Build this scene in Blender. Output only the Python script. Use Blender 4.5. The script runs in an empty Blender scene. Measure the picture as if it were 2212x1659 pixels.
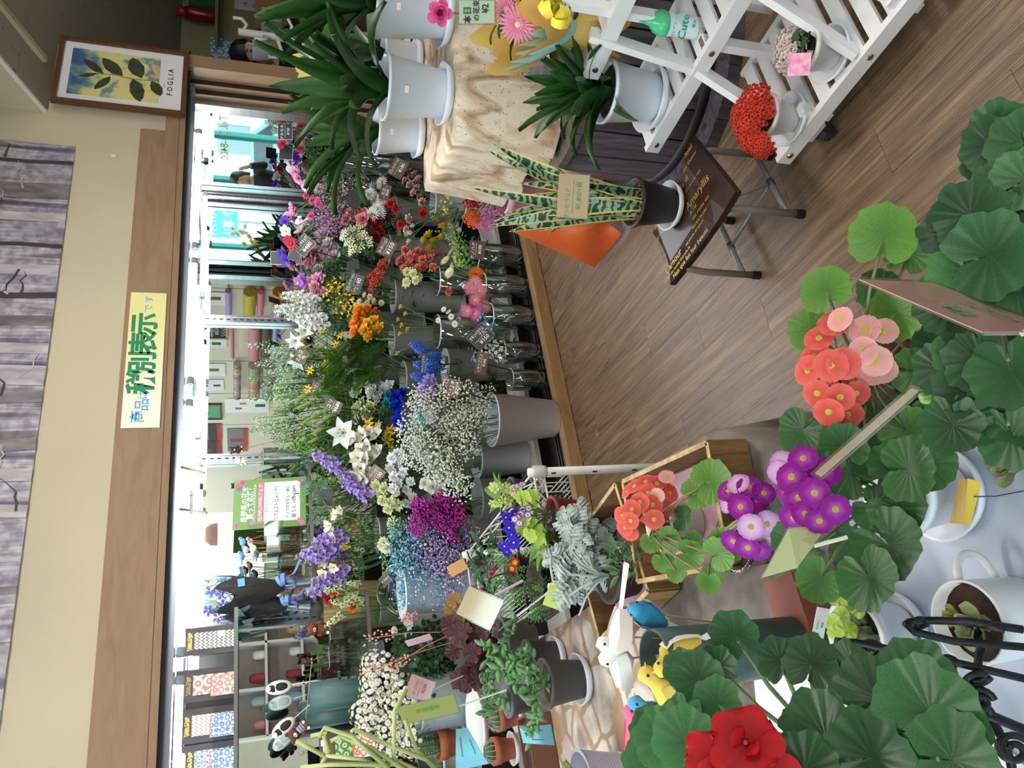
import bpy, math, random
from mathutils import Vector, Matrix, Quaternion
R = math.radians; sin = math.sin; cos = math.cos; pi = math.pi
rnd = random.Random(7)
SC = bpy.context.scene
COL = SC.collection
# camera (portrait phone held sideways: the frame is rolled 90 degrees)
F = 1680.0; CAMZ = 1.5
PITCH = math.atan(581 / F); AZ = R(61.5)
FH = Vector((cos(AZ), sin(AZ), 0)); RT = Vector((sin(AZ), -cos(AZ), 0)); UP = Vector((0,0,1))
FW = FH * cos(PITCH) - UP * sin(PITCH); DN = -UP * cos(PITCH) - FH * sin(PITCH)
CAM = Vector((0,0, CAMZ))
cd = bpy.data.cameras.new('camera'); co = bpy.data.objects.new('camera', cd); COL.objects.link(co)
cd.sensor_width = 36; cd.lens = F / 2212 * 36; cd.clip_start = 0.02; cd.clip_end = 200
co.matrix_world = Matrix((( DN.x, RT.x, -FW.x, 0), (DN.y, RT.y, -FW.y, 0), (DN.z, RT.z, -FW.z, CAMZ),(0,0,0,1)))
SC.camera = co
# world, exposure
w = bpy.data.worlds.new('sky'); SC.world = w; w.use_nodes = True
bg = w.node_tree.nodes['Background']; bg.inputs[0].default_value = (0.80,0.90,1.0,1); bg.inputs[1].default_value = 8.0
SC.view_settings.view_transform = 'Standard'; SC.view_settings.look = 'None'
SC.view_settings.exposure = 0.2; SC.view_settings.gamma = 1.0; SC.view_settings.use_curve_mapping = False
SC.cycles.max_bounces = 7; SC.cycles.diffuse_bounces = 3; SC.cycles.glossy_bounces = 4; SC.cycles.adaptive_threshold = .03
SC.cycles.transmission_bounces = 6; SC.cycles.transparent_max_bounces = 12
SC.cycles.caustics_reflective = False; SC.cycles.caustics_refractive = False
SC.cycles.sample_clamp_indirect = 4.0
def area(name, loc, rot, sx, sy, power, col=(1,1,1), portal=False):
 l = bpy.data.lights.new(name, 'AREA'); l.shape = 'RECTANGLE'; l.size = sx; l.size_y = sy; l.energy = power; l.color = col
 if portal: l.cycles.is_portal = True
 o = bpy.data.objects.new(name, l); COL.objects.link(o); o.location = loc; o.rotation_euler = rot
 return o
# daylight from the street windows in the left wall (x = -2.6) comes in through these portals
for k in range(3):
 area('window_portal', (-2.55,-4.2 + 2.5 * k, 1.45),(0, R(-90), 0), 2.1,2.3,1, portal=True)
# unseen fill lamps added to brighten the shop (raised ceiling at 2.9 m)
FILL_LAMPS = [(-0.2,1.75),(1.7,1.75),(-0.6,-1.2),(1.8,-1.4)]
for x, y in FILL_LAMPS:
 area('ceiling_fill_light', (x, y, 2.80),(0,0,0), 1.2,0.28,25,(1,0.97,0.92))
# pixel rays: a pixel gives a direction, the touched plane gives the distance
def ray(px, py):
 return FW + RT * ((1659 - py - 829.5) / F) + DN * ((px - 1106) / F)
def PT(px, py, t): return CAM + ray(px, py) * t
def PZ(px, py, z): d = ray(px, py); return CAM + d * ((z - CAMZ) / d.z)
def PY(px, py, y): d = ray(px, py); return CAM + d * (y / d.y)
def PX(px, py, x): d = ray(px, py); return CAM + d * (x / d.x)
def depth(p): return (p - CAM).dot(FW)
# materials
def lin(h):
 h = h.lstrip('#'); c = [int(h[i:i + 2], 16) / 255 for i in (0,2,4)]
 return tuple((x / 12.92 if x <= .04045 else ((x + .055) / 1.055) ** 2.4) for x in c) + (1,)
MATS = {}
def nt(name):
 m = bpy.data.materials.new(name); m.use_nodes = True
 n = m.node_tree.nodes; l = m.node_tree.links
 return m, n, l, n['Principled BSDF']
def mat(c, rough=.5, metal=0, var=.12, scale=8, bump=0, c2=None, spec=.5, trans=0, emit=0, stretch=None, alpha=1, sheen=0):
 """plain surface with a little procedural colour variation"""
 key = (c, rough, metal, var, scale, bump, c2, spec, trans, emit, stretch, alpha)
 if key in MATS: return MATS[key]
 m, n, l, b = nt('surface_' + c.strip('#'))
 b.inputs['Roughness'].default_value = rough; b.inputs['Metallic'].default_value = metal
 b.inputs['Specular IOR Level'].default_value = spec
 tc = n.new('ShaderNodeTexCoord'); mp = n.new('ShaderNodeMapping'); l.new(tc.outputs['Object'], mp.inputs[0])
 if stretch: mp.inputs['Scale'].default_value = stretch
 nz = n.new('ShaderNodeTexNoise'); nz.inputs['Scale'].default_value = scale; nz.inputs['Detail'].default_value = 3
 l.new(mp.outputs[0], nz.inputs[0])
 rp = n.new('ShaderNodeValToRGB'); l.new(nz.outputs[0], rp.inputs[0])
 a = lin(c); d = lin(c2) if c2 else tuple(x * (1 - var) for x in a[:3]) + (1,)
 e = a if c2 else tuple(min(1, x * (1 + var * .5)) for x in a[:3]) + (1,)
 rp.color_ramp.elements[0].position = .3; rp.color_ramp.elements[1].position = .7
 rp.color_ramp.elements[0].color = d; rp.color_ramp.elements[1].color = e
 l.new(rp.outputs[0], b.inputs['Base Color'])
 if bump:
  bp = n.new('ShaderNodeBump'); bp.inputs['Strength'].default_value = bump; bp.inputs['Distance'].default_value = .01
  l.new(nz.outputs[0], bp.inputs['Height']); l.new(bp.outputs[0], b.inputs['Normal'])
 if emit:
  l.new(rp.outputs[0], b.inputs['Emission Color']); b.inputs['Emission Strength'].default_value = emit
 if trans:
  tr = n.new('ShaderNodeBsdfTranslucent'); mx = n.new('ShaderNodeMixShader'); mx.inputs[0].default_value = trans
  l.new(rp.outputs[0], tr.inputs[0]); l.new(b.outputs[0], mx.inputs[1]); l.new(tr.outputs[0], mx.inputs[2])
  l.new(mx.outputs[0], n['Material Output'].inputs[0])
 if alpha < 1: b.inputs['Alpha'].default_value = alpha
 MATS[key] = m
 return m
def gmat(c0, c1, p0=.3, p1=.7, rough=.5, trans=.2, stripes=0, sc=None, spec=.4, noise=.15):
 """two-colour leaf or petal: the mesh attribute g runs from the middle (0) to the rim (1)"""
 key = ('g', c0, c1, p0, p1, rough, trans, stripes, sc, spec, noise)
 if key in MATS: return MATS[key]
 m, n, l, b = nt('petal_' + c0.strip('#') + '_' + c1.strip('#'))
 at = n.new('ShaderNodeAttribute'); at.attribute_name = 'g'
 rp = n.new('ShaderNodeValToRGB'); l.new(at.outputs['Fac'], rp.inputs[0])
 rp.color_ramp.elements[0].position = p0; rp.color_ramp.elements[0].color = lin(c0)
 rp.color_ramp.elements[1].position = max(p1, p0 + .001); rp.color_ramp.elements[1].color = lin(c1)
 col = rp.outputs[0]
 tc = n.new('ShaderNodeTexCoord')
 nz = n.new('ShaderNodeTexNoise'); nz.inputs['Scale'].default_value = 30; nz.inputs['Detail'].default_value = 2
 l.new(tc.outputs['Object'], nz.inputs[0])
 mr = n.new('ShaderNodeMapRange'); l.new(nz.outputs[0], mr.inputs[0])
 mr.inputs[1].default_value = .3; mr.inputs[2].default_value = .7; mr.inputs[3].default_value = 1 - noise; mr.inputs[4].default_value = 1 + noise * .6
 mu = n.new('ShaderNodeMix'); mu.data_type = 'RGBA'; mu.blend_type = 'MULTIPLY'; mu.inputs[0].default_value = 1
 l.new(col, mu.inputs[6]); l.new(mr.outputs[0], mu.inputs[7]); col = mu.outputs[2]
 if sc:   # cross bands (snake plant)
  wv = n.new('ShaderNodeTexWave'); wv.bands_direction = 'Z'; wv.inputs['Scale'].default_value = 14; wv.inputs['Distortion'].default_value = 9
  wv.inputs['Detail'].default_value = 3; wv.inputs['Detail Scale'].default_value = 2.5
  l.new(tc.outputs['Object'], wv.inputs[0])
  wr = n.new('ShaderNodeValToRGB'); l.new(wv.outputs[0], wr.inputs[0])
  wr.color_ramp.elements[0].position = .35; wr.color_ramp.elements[0].color = lin(sc); wr.color_ramp.elements[1].position = .6
  wr.color_ramp.elements[1].color = lin(c0)
  rp2 = n.new('ShaderNodeValToRGB'); l.new(at.outputs['Fac'], rp2.inputs[0])
  rp2.color_ramp.elements[0].position = p0; rp2.color_ramp.elements[1].position = p1
  m2 = n.new('ShaderNodeMix'); m2.data_type = 'RGBA'; l.new(rp2.outputs[0], m2.inputs[0]); l.new(wr.outputs[0], m2.inputs[6]); m2.inputs[7].default_value = lin(c1)
  col = m2.outputs[2]
 l.new(col, b.inputs['Base Color']); b.inputs['Roughness'].default_value = rough; b.inputs['Specular IOR Level'].default_value = spec
 if trans:
  tr = n.new('ShaderNodeBsdfTranslucent'); mx = n.new('ShaderNodeMixShader'); mx.inputs[0].default_value = trans
  l.new(col, tr.inputs[0]); l.new(b.outputs[0], mx.inputs[1]); l.new(tr.outputs[0], mx.inputs[2])
  l.new(mx.outputs[0], n['Material Output'].inputs[0])
 MATS[key] = m
 return m
def glassmat(c='#eef6f4', a=.12, rough=.03):
 """thin clear glass or film: mostly see-through with a mirror-like sheen"""
 key = ('glass', c, a, rough)
 if key in MATS: return MATS[key]
 m, n, l, b = nt('clear_' + c.strip('#'))
 tr = n.new('ShaderNodeBsdfTransparent'); tr.inputs[0].default_value = lin(c)
 gl = n.new('ShaderNodeBsdfGlossy'); gl.inputs['Roughness'].default_value = rough
 fr = n.new('ShaderNodeLayerWeight'); fr.inputs[0].default_value = .35
 mr = n.new('ShaderNodeMapRange'); l.new(fr.outputs['Facing'], mr.inputs[0]); mr.inputs[3].default_value = a * .5; mr.inputs[4].default_value = min(1, a * 4)
 mx = n.new('ShaderNodeMixShader'); l.new(mr.outputs[0], mx.inputs[0]); l.new(tr.outputs[0], mx.inputs[1]); l.new(gl.outputs[0], mx.inputs[2])
 l.new(mx.outputs[0], n['Material Output'].inputs[0])
 n.remove(b)
 MATS[key] = m
 return m
# mesh builder
class MB:
 def __init__(s): s.v = []; s.f = []; s.m = []; s.g = []
 def add(s, vs, fs, mi=0, gs=None):
  o = len(s.v); s.v += [tuple(p) for p in vs]; s.f += [tuple(i + o for i in f) for f in fs]; s.m += [mi] * len(fs)
  s.g += list(gs) if gs else [0.0] * len(vs)
  return s
 def merge(s, b, M=None, mi=None):
  vs = [M @ Vector(p) for p in b.v] if M is not None else b.v
  o = len(s.v); s.v += [tuple(p) for p in vs]; s.f += [tuple(i + o for i in f) for f in b.f]
  s.m += (b.m if mi is None else [mi] * len(b.f)); s.g += b.g
  return s
 def box(s, c, d, rz=0, mi=0, rot=None):
  c = Vector(c); x, y, z = d[0] / 2, d[1] / 2, d[2] / 2
  M = rot.to_matrix() if rot is not None else Matrix.Rotation(rz, 3, 'Z')
  vs = [c + M @ Vector((sx * x, sy * y, sz * z)) for sx in (-1,1) for sy in (-1,1) for sz in (-1,1)]
  return s.add(vs, [(0,1,3,2),(4,6,7,5),(0,4,5,1),(2,3,7,6),(0,2,6,4),(1,5,7,3)], mi)
 def bar(s, a, b, wd, th, up=(0,0,1), mi=0):
  """square bar from a to b"""
  a = Vector(a); b = Vector(b); d = (b - a); L = d.length; d.normalize()
  y = Vector(up).cross(d)
  if y.length < 1e-4: y = Vector((1,0,0)).cross(d)
  y.normalize(); z = d.cross(y)
  M = Matrix((d, y, z)).transposed(); c = (a + b) / 2
  vs = [c + M @ Vector((sx * L / 2, sy * wd / 2, sz * th / 2)) for sx in (-1,1) for sy in (-1,1) for sz in (-1,1)]
  return s.add(vs, [(0,1,3,2),(4,6,7,5),(0,4,5,1),(2,3,7,6),(0,2,6,4),(1,5,7,3)], mi)
 def tube(s, pts, r, n=6, mi=0, cap=True, flat=1.0):
  pts = [Vector(p) for p in pts]; k = len(pts)
  rs = r if isinstance(r, (list, tuple)) else [r] * k
  vs = []; fs = []; nrm = None
  for i, p in enumerate(pts):
   d = (pts[min(i + 1, k - 1)] - pts[max(i - 1,0)])
   if d.length < 1e-9: d = Vector((0,0,1))
   d.normalize()
   if nrm is None:
    nrm = d.cross(Vector((0.0,0.0,1.0)))
    if nrm.length < .05: nrm = d.cross(Vector((1.0,0,0)))
   nrm = nrm - d * nrm.dot(d); nrm.normalize(); bn = d.cross(nrm)
   for j in range(n):
    a = 2 * pi * j / n
    vs.append(p + nrm * (cos(a) * rs[i]) + bn * (sin(a) * rs[i] * flat))
  for i in range(k - 1):
   for j in range(n):
    j2 = (j + 1) % n
    fs.append((i * n + j, i * n + j2,(i + 1) * n + j2,(i + 1) * n + j))
  if cap: fs.append(tuple(range(n - 1,-1,-1))); fs.append(tuple((k - 1) * n + j for j in range(n)))
  return s.add(vs, fs, mi)
 def lathe(s, prof, n=24, mi=0, c=(0,0,0), cap0=True, cap1=False, sx=1, sy=1):
  """profile [(r, z)]"""
  vs = []; fs = []; k = len(prof)
  for r, z in prof:
   for j in range(n):
    a = 2 * pi * j / n; vs.append((c[0] + r * cos(a) * sx, c[1] + r * sin(a) * sy, c[2] + z))
  for i in range(k - 1):
   for j in range(n):
    j2 = (j + 1) % n; fs.append((i * n + j, i * n + j2,(i + 1) * n + j2,(i + 1) * n + j))
  if cap0: fs.append(tuple(range(n - 1,-1,-1)))
  if cap1: fs.append(tuple((k - 1) * n + j for j in range(n)))
  return s.add(vs, fs, mi)
 def ball(s, c, r, nu=8, nv=5, mi=0, sc=(1,1,1), g=0):
  c = Vector(c); vs = [c + Vector((0,0,-r * sc[2]))]; fs = []
  for i in range(1, nv):
   ph = -pi / 2 + pi * i / nv
   for j in range(nu):
    a = 2 * pi * j / nu
    vs.append(c + Vector((r * sc[0] * cos(ph) * cos(a), r * sc[1] * cos(ph) * sin(a), r * sc[2] * sin(ph))))
  vs.append(c + Vector((0,0, r * sc[2]))); T = len(vs) - 1
  for j in range(nu):
   j2 = (j + 1) % nu
   fs.append((0,1 + j2,1 + j)); fs.append((T, 1 + (nv - 2) * nu + j, 1 + (nv - 2) * nu + j2))
   for i in range(nv - 2):
    fs.append((1 + i * nu + j, 1 + i * nu + j2,1 + (i + 1) * nu + j2,1 + (i + 1) * nu + j))
  return s.add(vs, fs, mi, [g] * len(vs))
 def grid(s, rows, mi=0, gs=None, wrap=False):
  n = len(rows[0]); vs = [p for r in rows for p in r]; fs = []
  for i in range(len(rows) - 1):
   for j in range(n if wrap else n - 1):
    j2 = (j + 1) % n; fs.append((i * n + j, i * n + j2,(i + 1) * n + j2,(i + 1) * n + j))
  return s.add(vs, fs, mi, [g for r in gs for g in r] if gs else None)
 def prism(s, poly, axis_o, ax, ay, th, mi=0):
  """flat outline poly [(a,b)] in the frame (axis_o, ax, ay) given thickness th along ax x ay"""
  ax = Vector(ax); ay = Vector(ay); nz = ax.cross(ay).normalized() * th; o = Vector(axis_o); k = len(poly)
  vs = [o + ax * a + ay * b for a, b in poly] + [o + ax * a + ay * b + nz for a, b in poly]
  fs = [tuple(range(k - 1,-1,-1)), tuple(range(k, 2 * k))] + [(i, (i + 1) % k, k + (i + 1) % k, k + i) for i in range(k)]
  return s.add(vs, fs, mi)
 def mesh(s, name, mats, smooth=True):
  me = bpy.data.meshes.new(name); me.from_pydata(s.v, [], s.f)
  for m in (mats if isinstance(mats, (list, tuple)) else [mats]): me.materials.append(m)
  if s.m and max(s.m): me.polygons.foreach_set('material_index', s.m)
  if smooth: me.polygons.foreach_set('use_smooth', [True] * len(s.f))
  if any(s.g):
   at = me.attributes.new('g', 'FLOAT', 'POINT'); at.data.foreach_set('value', s.g)
  me.update()
  return me
 def build(s, name, mats, parent=None, loc=None, smooth=False, **k):
  return obj(name, s.mesh(name, mats, smooth), parent, loc, **k)
def obj(name, me, parent=None, loc=None, rot=None, scale=None, **props):
 o = bpy.data.objects.new(name, me); COL.objects.link(o)
 if parent: o.parent = parent
 if loc is not None: o.location = loc
 if rot is not None:
  if isinstance(rot, Quaternion): o.rotation_mode = 'QUATERNION'; o.rotation_quaternion = rot
  else: o.rotation_euler = rot
 if scale is not None: o.scale = (scale,) * 3 if not hasattr(scale, '__len__') else scale
 for k, v in props.items(): o[k] = v
 return o
def thing(name, label, cat, loc=(0,0,0), rz=0, group=None):
 o = bpy.data.objects.new(name, None); COL.objects.link(o); o.empty_display_size = .02
 o.location = loc; o.rotation_euler = (0,0, rz); o['label'] = label; o['category'] = cat
 if group: o['group'] = group
 return o
def tag(o, label, cat, group=None):
 o['label'] = label; o['category'] = cat
 if group: o['group'] = group
 return o
def struct(o): o['kind'] = 'structure'; return o
def face_quat(axis, roll=0):
 q = Vector((0,0,1)).rotation_difference(Vector(axis).normalized())
 return q @ Quaternion((0,0,1), roll)
# lettering
TXT = {}
TS = bpy.data.scenes.new('lettering_workbench')      # letters are meshed here, the scene is removed at the end
def text_mesh(s, size=1.0, bold=0.0, ext=0.0):
 key = (s, bold, ext)
 if key not in TXT:
  c = bpy.data.curves.new('lettering', 'FONT'); c.body = s; c.align_x = 'CENTER'; c.align_y = 'CENTER'; c.size = 1; c.resolution_u = 2
  c.offset = bold; c.extrude = ext
  o = bpy.data.objects.new('lettering', c); TS.collection.objects.link(o)
  with bpy.context.temp_override(scene=TS, view_layer=TS.view_layers[0]): dg = bpy.context.evaluated_depsgraph_get()
  me = bpy.data.meshes.new_from_object(o.evaluated_get(dg)); bpy.data.objects.remove(o)
  TXT[key] = ([tuple(v.co) for v in me.vertices], [tuple(p.vertices) for p in me.polygons])
 return TXT[key]
def text_mb(lines, mb=None, mi=0, z=0.0):
 """lines: [(string, size, x, y, bold[, width])] in the plane z"""
 mb = mb or MB()
 for ln in lines:
  s, size, x, y = ln[:4]; bold = ln[4] if len(ln) > 4 else 0; wd = ln[5] if len(ln) > 5 else None
  vs, fs = text_mesh(s, 1, bold)
  if not vs: continue
  xs = [p[0] for p in vs]; k = size
  kx = (wd / (max(xs) - min(xs))) if wd else k
  mb.add([(x + p[0] * kx, y + p[1] * k, z) for p in vs], fs, mi)
 return mb
# SETTING
Y0 = 3.10; YB = 4.02; XR = 3.52; XL = -0.75; ZC = 1.765
def woodmat(name, cols, stretch=(14,1.2,14), scale=3.0, rough=.45, bump=.15, rand=.0, dist=1.2, fine=90):
 m, n, l, b = nt(name)
 tc = n.new('ShaderNodeTexCoord'); mp = n.new('ShaderNodeMapping'); mp.inputs['Scale'].default_value = stretch
 oi = n.new('ShaderNodeObjectInfo')
 ad = n.new('ShaderNodeVectorMath'); ad.operation = 'ADD'
 cm = n.new('ShaderNodeMath'); cm.operation = 'MULTIPLY'; cm.inputs[1].default_value = 37; l.new(oi.outputs['Random'], cm.inputs[0])
 l.new(tc.outputs['Object'], mp.inputs[0]); l.new(mp.outputs[0], ad.inputs[0]); l.new(cm.outputs[0], ad.inputs[1])
 nz = n.new('ShaderNodeTexNoise'); nz.inputs['Scale'].default_value = scale; nz.inputs['Detail'].default_value = 6; nz.inputs['Distortion'].default_value = dist
 l.new(ad.outputs[0], nz.inputs[0])
 rp = n.new('ShaderNodeValToRGB'); l.new(nz.outputs[0], rp.inputs[0])
 while len(rp.color_ramp.elements) < len(cols): rp.color_ramp.elements.new(.5)
 for i, c in enumerate(cols):
  rp.color_ramp.elements[i].position = .28 + .46 * i / max(1, len(cols) - 1); rp.color_ramp.elements[i].color = lin(c)
 hs = n.new('ShaderNodeHueSaturation'); l.new(rp.outputs[0], hs.inputs['Color'])
 mr = n.new('ShaderNodeMapRange'); l.new(oi.outputs['Random'], mr.inputs[0]); mr.inputs[3].default_value = 1 - rand; mr.inputs[4].default_value = 1 + rand
 l.new(mr.outputs[0], hs.inputs['Value'])
 l.new(hs.outputs[0], b.inputs['Base Color']); b.inputs['Roughness'].default_value = rough
 mp2 = n.new('ShaderNodeMapping'); mp2.inputs['Scale'].default_value = tuple(x / max(stretch) * fine * 2 if x == max(stretch) else x * 4 for x in stretch)
 l.new(tc.outputs['Object'], mp2.inputs[0])
 n2 = n.new('ShaderNodeTexNoise'); n2.inputs['Scale'].default_value = 2; l.new(mp2.outputs[0], n2.inputs[0])
 bp = n.new('ShaderNodeBump'); bp.inputs['Strength'].default_value = bump; bp.inputs['Distance'].default_value = .004
 l.new(n2.outputs[0], bp.inputs['Height']); l.new(bp.outputs[0], b.inputs['Normal'])
 return m
M_floor = woodmat('oak_floor', ['#4a3a2b', '#68523d', '#7b644c', '#947c60'], (20,.9,20), 3,.36,.45,.06,1.0)
M_fascia = woodmat('fascia_wood', ['#8a6a4e', '#94755a', '#9c7d61'], (1.5,6,9), 3,.5,.05,0)
M_thresh = woodmat('threshold_wood', ['#8a6a44', '#a27f57', '#b08d64'], (1.5,9,9), 3,.45,.05,0)
M_jamb = woodmat('jamb_wood', ['#8a6a4e', '#94755a', '#9c7d61'], (9,9,1.2), 3,.5,.05,0)
M_wall = mat('#cabda2', .85, var=.05, scale=2.5, bump=.02)
M_white = mat('#e9e9ea', .4, var=.03)
M_alu = mat('#b9bcc0', .22,1, var=.1, scale=5, stretch=(1,1,12))
M_alu2 = mat('#8f8a86', .3,1, var=.15, scale=5, stretch=(1,1,12))
M_black = mat('#15130f', .5, var=.1)
M_mirror = mat('#dfe6e2', .012,1, var=.01)
M_tile = None
# floor: slab plus single boards
mb = MB(); mb.box((2.3,-1.2,-.03),(10,11.2,.05)); floor = struct(mb.build('floor', mat('#4a3a2c', .8), None))
BA = R(-3.2); bdir = Vector((-sin(BA), cos(BA), 0)); bacr = Vector((cos(BA), sin(BA), 0))
pm = MB(); W_, L_ = .146,.91
e = .0005
pm.add([(-W_/2+e, -L_/2+e, 0), (W_/2-e, -L_/2+e, 0), (W_/2-e, L_/2-e, 0),(-W_/2+e, L_/2-e, 0)] + [(-W_/2,-L_/2,-.003), (W_/2,-L_/2,-.003), (W_/2, L_/2,-.003),(-W_/2, L_/2,-.003)],
 [(0,1,2,3),(4,5,1,0),(5,6,2,1),(6,7,3,2),(7,4,0,3)])
pme = pm.mesh('floor_board', M_floor, False)
for i in range(-9,33):
 off = (i * .37) % 1.0
 for j in range(-1,6):
  p = bacr * (i * W_) + bdir * ((j + off) * L_ - .2)
  if not (-1.3 < p.x < 4.3): continue
  a_ = p.y - L_/2; b_ = p.y + L_/2
  if b_ < -.6 or a_ > Y0 - .02: continue
  sc = 1
  if b_ > Y0 - .006:
   sc = (Y0 - .006 - a_) / L_; p = p - bdir * (b_ - Y0 + .006) / 2
  obj('floor_board', pme, floor, p, (0,0, BA),(1, sc, 1))
# walls
def wallbox(name, x0, x1, y0, y1, z0, z1, m, parent=None):
 mb = MB(); mb.box(((x0+x1)/2,(y0+y1)/2,(z0+z1)/2), (x1-x0, y1-y0, z1-z0)); o = mb.build(name, m, parent)
 return struct(o) if parent is None else o
wall_back = wallbox('wall_back', XL - 1.9,3.63, Y0, Y0 + .12, ZC + .012,2.95, M_wall)
# a chip in the plaster and a few scuffs
mb = MB(); mb.lathe([(.011,0),(.009,.001)], 9, cap1=True); o = mb.build('chip', mat('#efe9dc', .9), wall_back, PY(245,336, Y0 - .002) , rot=(R(90), .3,0))
wallbox('wall_back_left', XL - 1.9, XL, Y0, Y0 + .12,0, ZC + .012, M_wall)
# wooden fascia over the cooler, with the notch at its right end
mb = MB()
zt, zb = 1.955,1.772
yy = Y0 - .028
def pz(px, py): return PY(px, py, Y0 - .028)
poly = [(XL - 1.9, zb),(3.625, zb),(3.625,1.862),(3.19,1.862),(3.085,1.862),(3.085,1.925),(3.085,1.972), (XL - 1.9,1.985)]
mb.prism(poly, (0, Y0,0),(1,0,0),(0,0,1), .028)
fascia = struct(mb.build('trim_1', M_fascia))
mb = MB(); mb.box((1.15, yy - .0008,1.80),(4.9,.0012,.0022)); mb.build('seam', mat('#5d4632', .7), fascia)
mb = MB(); mb.box((1.05, Y0 + .02, ZC + .004),(5.3,.05,.014)); mb.build('shadow_gap', M_black, fascia)
# right jamb
mb = MB(); mb.box((3.597, Y0 + .05,.93),(.09,.17,1.86)); jamb = struct(mb.build('trim_2', M_jamb))
# sloped tile ceiling right of x = 3.17, riser and raised ceiling left of it
def zs(y): return 2.38 - .435 * (y - 3.1)
M_ctile = None
m, n, l, b = nt('acoustic_tile'); M_ctile = m
tc = n.new('ShaderNodeTexCoord'); mp = n.new('ShaderNodeMapping'); mp.inputs['Scale'].default_value = (60,22,22); l.new(tc.outputs['Object'], mp.inputs[0])
vz = n.new('ShaderNodeTexNoise'); vz.inputs['Scale'].default_value = 1.2; vz.inputs['Detail'].default_value = 2; l.new(mp.outputs[0], vz.inputs[0])
rp = n.new('ShaderNodeValToRGB'); l.new(vz.outputs[0], rp.inputs[0]); rp.color_ramp.elements[0].position = .27; rp.color_ramp.elements[0].color = lin('#5e564c')
rp.color_ramp.elements[1].position = .33; rp.color_ramp.elements[1].color = lin('#978c80'); l.new(rp.outputs[0], b.inputs['Base Color']); b.inputs['Roughness'].default_value = .9
cl = MB(); cl.add([(3.17,-3, zs(-3) + .02),(7.2,-3, zs(-3) + .02),(7.2,4.3, zs(4.3) + .02),(3.17,4.3, zs(4.3) + .02)], [(0,1,2,3)])
ceiling = struct(cl.build('ceiling', mat('#57504a', .9)))
TW, TL = .455,.90
tm = MB(); g_ = .003
tm.box((0,0,.006), (TL - g_, TW - g_, .012)); tme = tm.mesh('ceiling_tile', M_ctile, False)
sl = math.atan(.435); cy = cos(sl)
for j in range(9):
 for i in range(5):
  yc = 4.15 - (j + .5) * TW * cy; xc = 3.175 + (i + .5) * TL + (.45 if j % 2 else 0) - .45
  if xc < 3.5: continue
  obj('ceiling_tile', tme, ceiling, (xc, yc, zs(yc)),(-sl, 0,0))
 if j % 2 == 0:
  t2 = MB(); t2.box((0,0,.006),(.45 - g_, TW - g_, .012)); obj('ceiling_tile', t2.mesh('ceiling_tile_cut', M_ctile, False), ceiling, (3.4,4.15 - (j + .5) * TW * cy, zs(4.15 - (j + .5) * TW * cy)),(-sl, 0,0))
mb = MB(); mb.add([(3.165, Y0, zs(Y0)),(3.165,-3, zs(-3)),(3.165,-3,5.3),(3.165, Y0,2.96)], [(0,1,2,3)])
riser = struct(mb.build('wall_riser', M_wall))
mb = MB(); mb.bar((3.16, Y0, zs(Y0) + .01),(3.16,-1, zs(-1) + .01), .012,.02); mb.build('edge_strip', mat('#e8e4da', .5), riser)
raised = struct(wallbox('ceiling_raised', XL - 1.95,3.17,-6.6, Y0 + .12,2.92,3.0, mat('#d9d2c2', .9, var=.04)))
# slim ceiling batten and the hanging paper sheet near the riser
mb = MB(); a_ = Vector((3.42,2.72,0)); b_ = Vector((3.42,3.02,0)); a_.z = zs(a_.y) - .012; b_.z = zs(b_.y) - .012
mb.bar(a_, b_, .03,.022); tag(mb.build('ceiling_batten', mat('#b9ad92', .6), None), 'short beige batten screwed to the sloping tile ceiling', 'batten')
mb = MB(); q = [(3.25,2.2),(3.55,2.2),(3.5,2.62),(3.3,2.5)]
mb.add([(x, y, zs(y) - .035 - .02 * sin(9 * x)) for x, y in q] + [(x, y, zs(y) - .045 - .02 * sin(9 * x)) for x, y in q], [(0,1,2,3),(7,6,5,4),(0,4,5,1),(1,5,6,2),(2,6,7,3),(3,7,4,0)])
tag(mb.build('paper_banner', mat('#c9b9a4', .8, c2='#d9cdbd', scale=14)), 'pale paper banner hung under the sloping tile ceiling', 'banner')
# back work room behind the wall end
wallbox('wall_workroom', 3.63,7.2,4.15,4.25,0,2.1, mat('#94895f', .9, var=.06))
wallbox('wall_workroom_side', 3.55,3.63, Y0 + .12,4.15,0,2.4, M_wall)
wallbox('wall_far_right', 7.1,7.2,-3,4.2,0,4.4, M_wall)
# added walls that shut out sky light, then shop walls seen only in mirrors
wallbox('wall_light_seal', 4.3,7.2,-3.1,-3.0,0,5.2, M_wall)  # unseen, added so the work room stays dark
wallbox('wall_light_seal_top', 3.165,7.2,-3.05,-2.98,2.9,5.3, M_wall)
wall_right = wallbox('wall_right', 4.3,4.4,-4.0,2.1,0,5.0, mat('#d9cfba', .9, var=.03, scale=3))
for y in (1.92,1.30,.62,-.1,-.9):
 mb = MB(); mb.box((4.299, y, 1.4),(.002,.006,2.8)); mb.build('panel_joint', mat('#6d6558', .9), wall_right)
wallbox('wall_rear', -2.7,4.4,-6.7,-6.6,0,3.0, mat('#d5cbb6', .9, var=.04))
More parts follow.
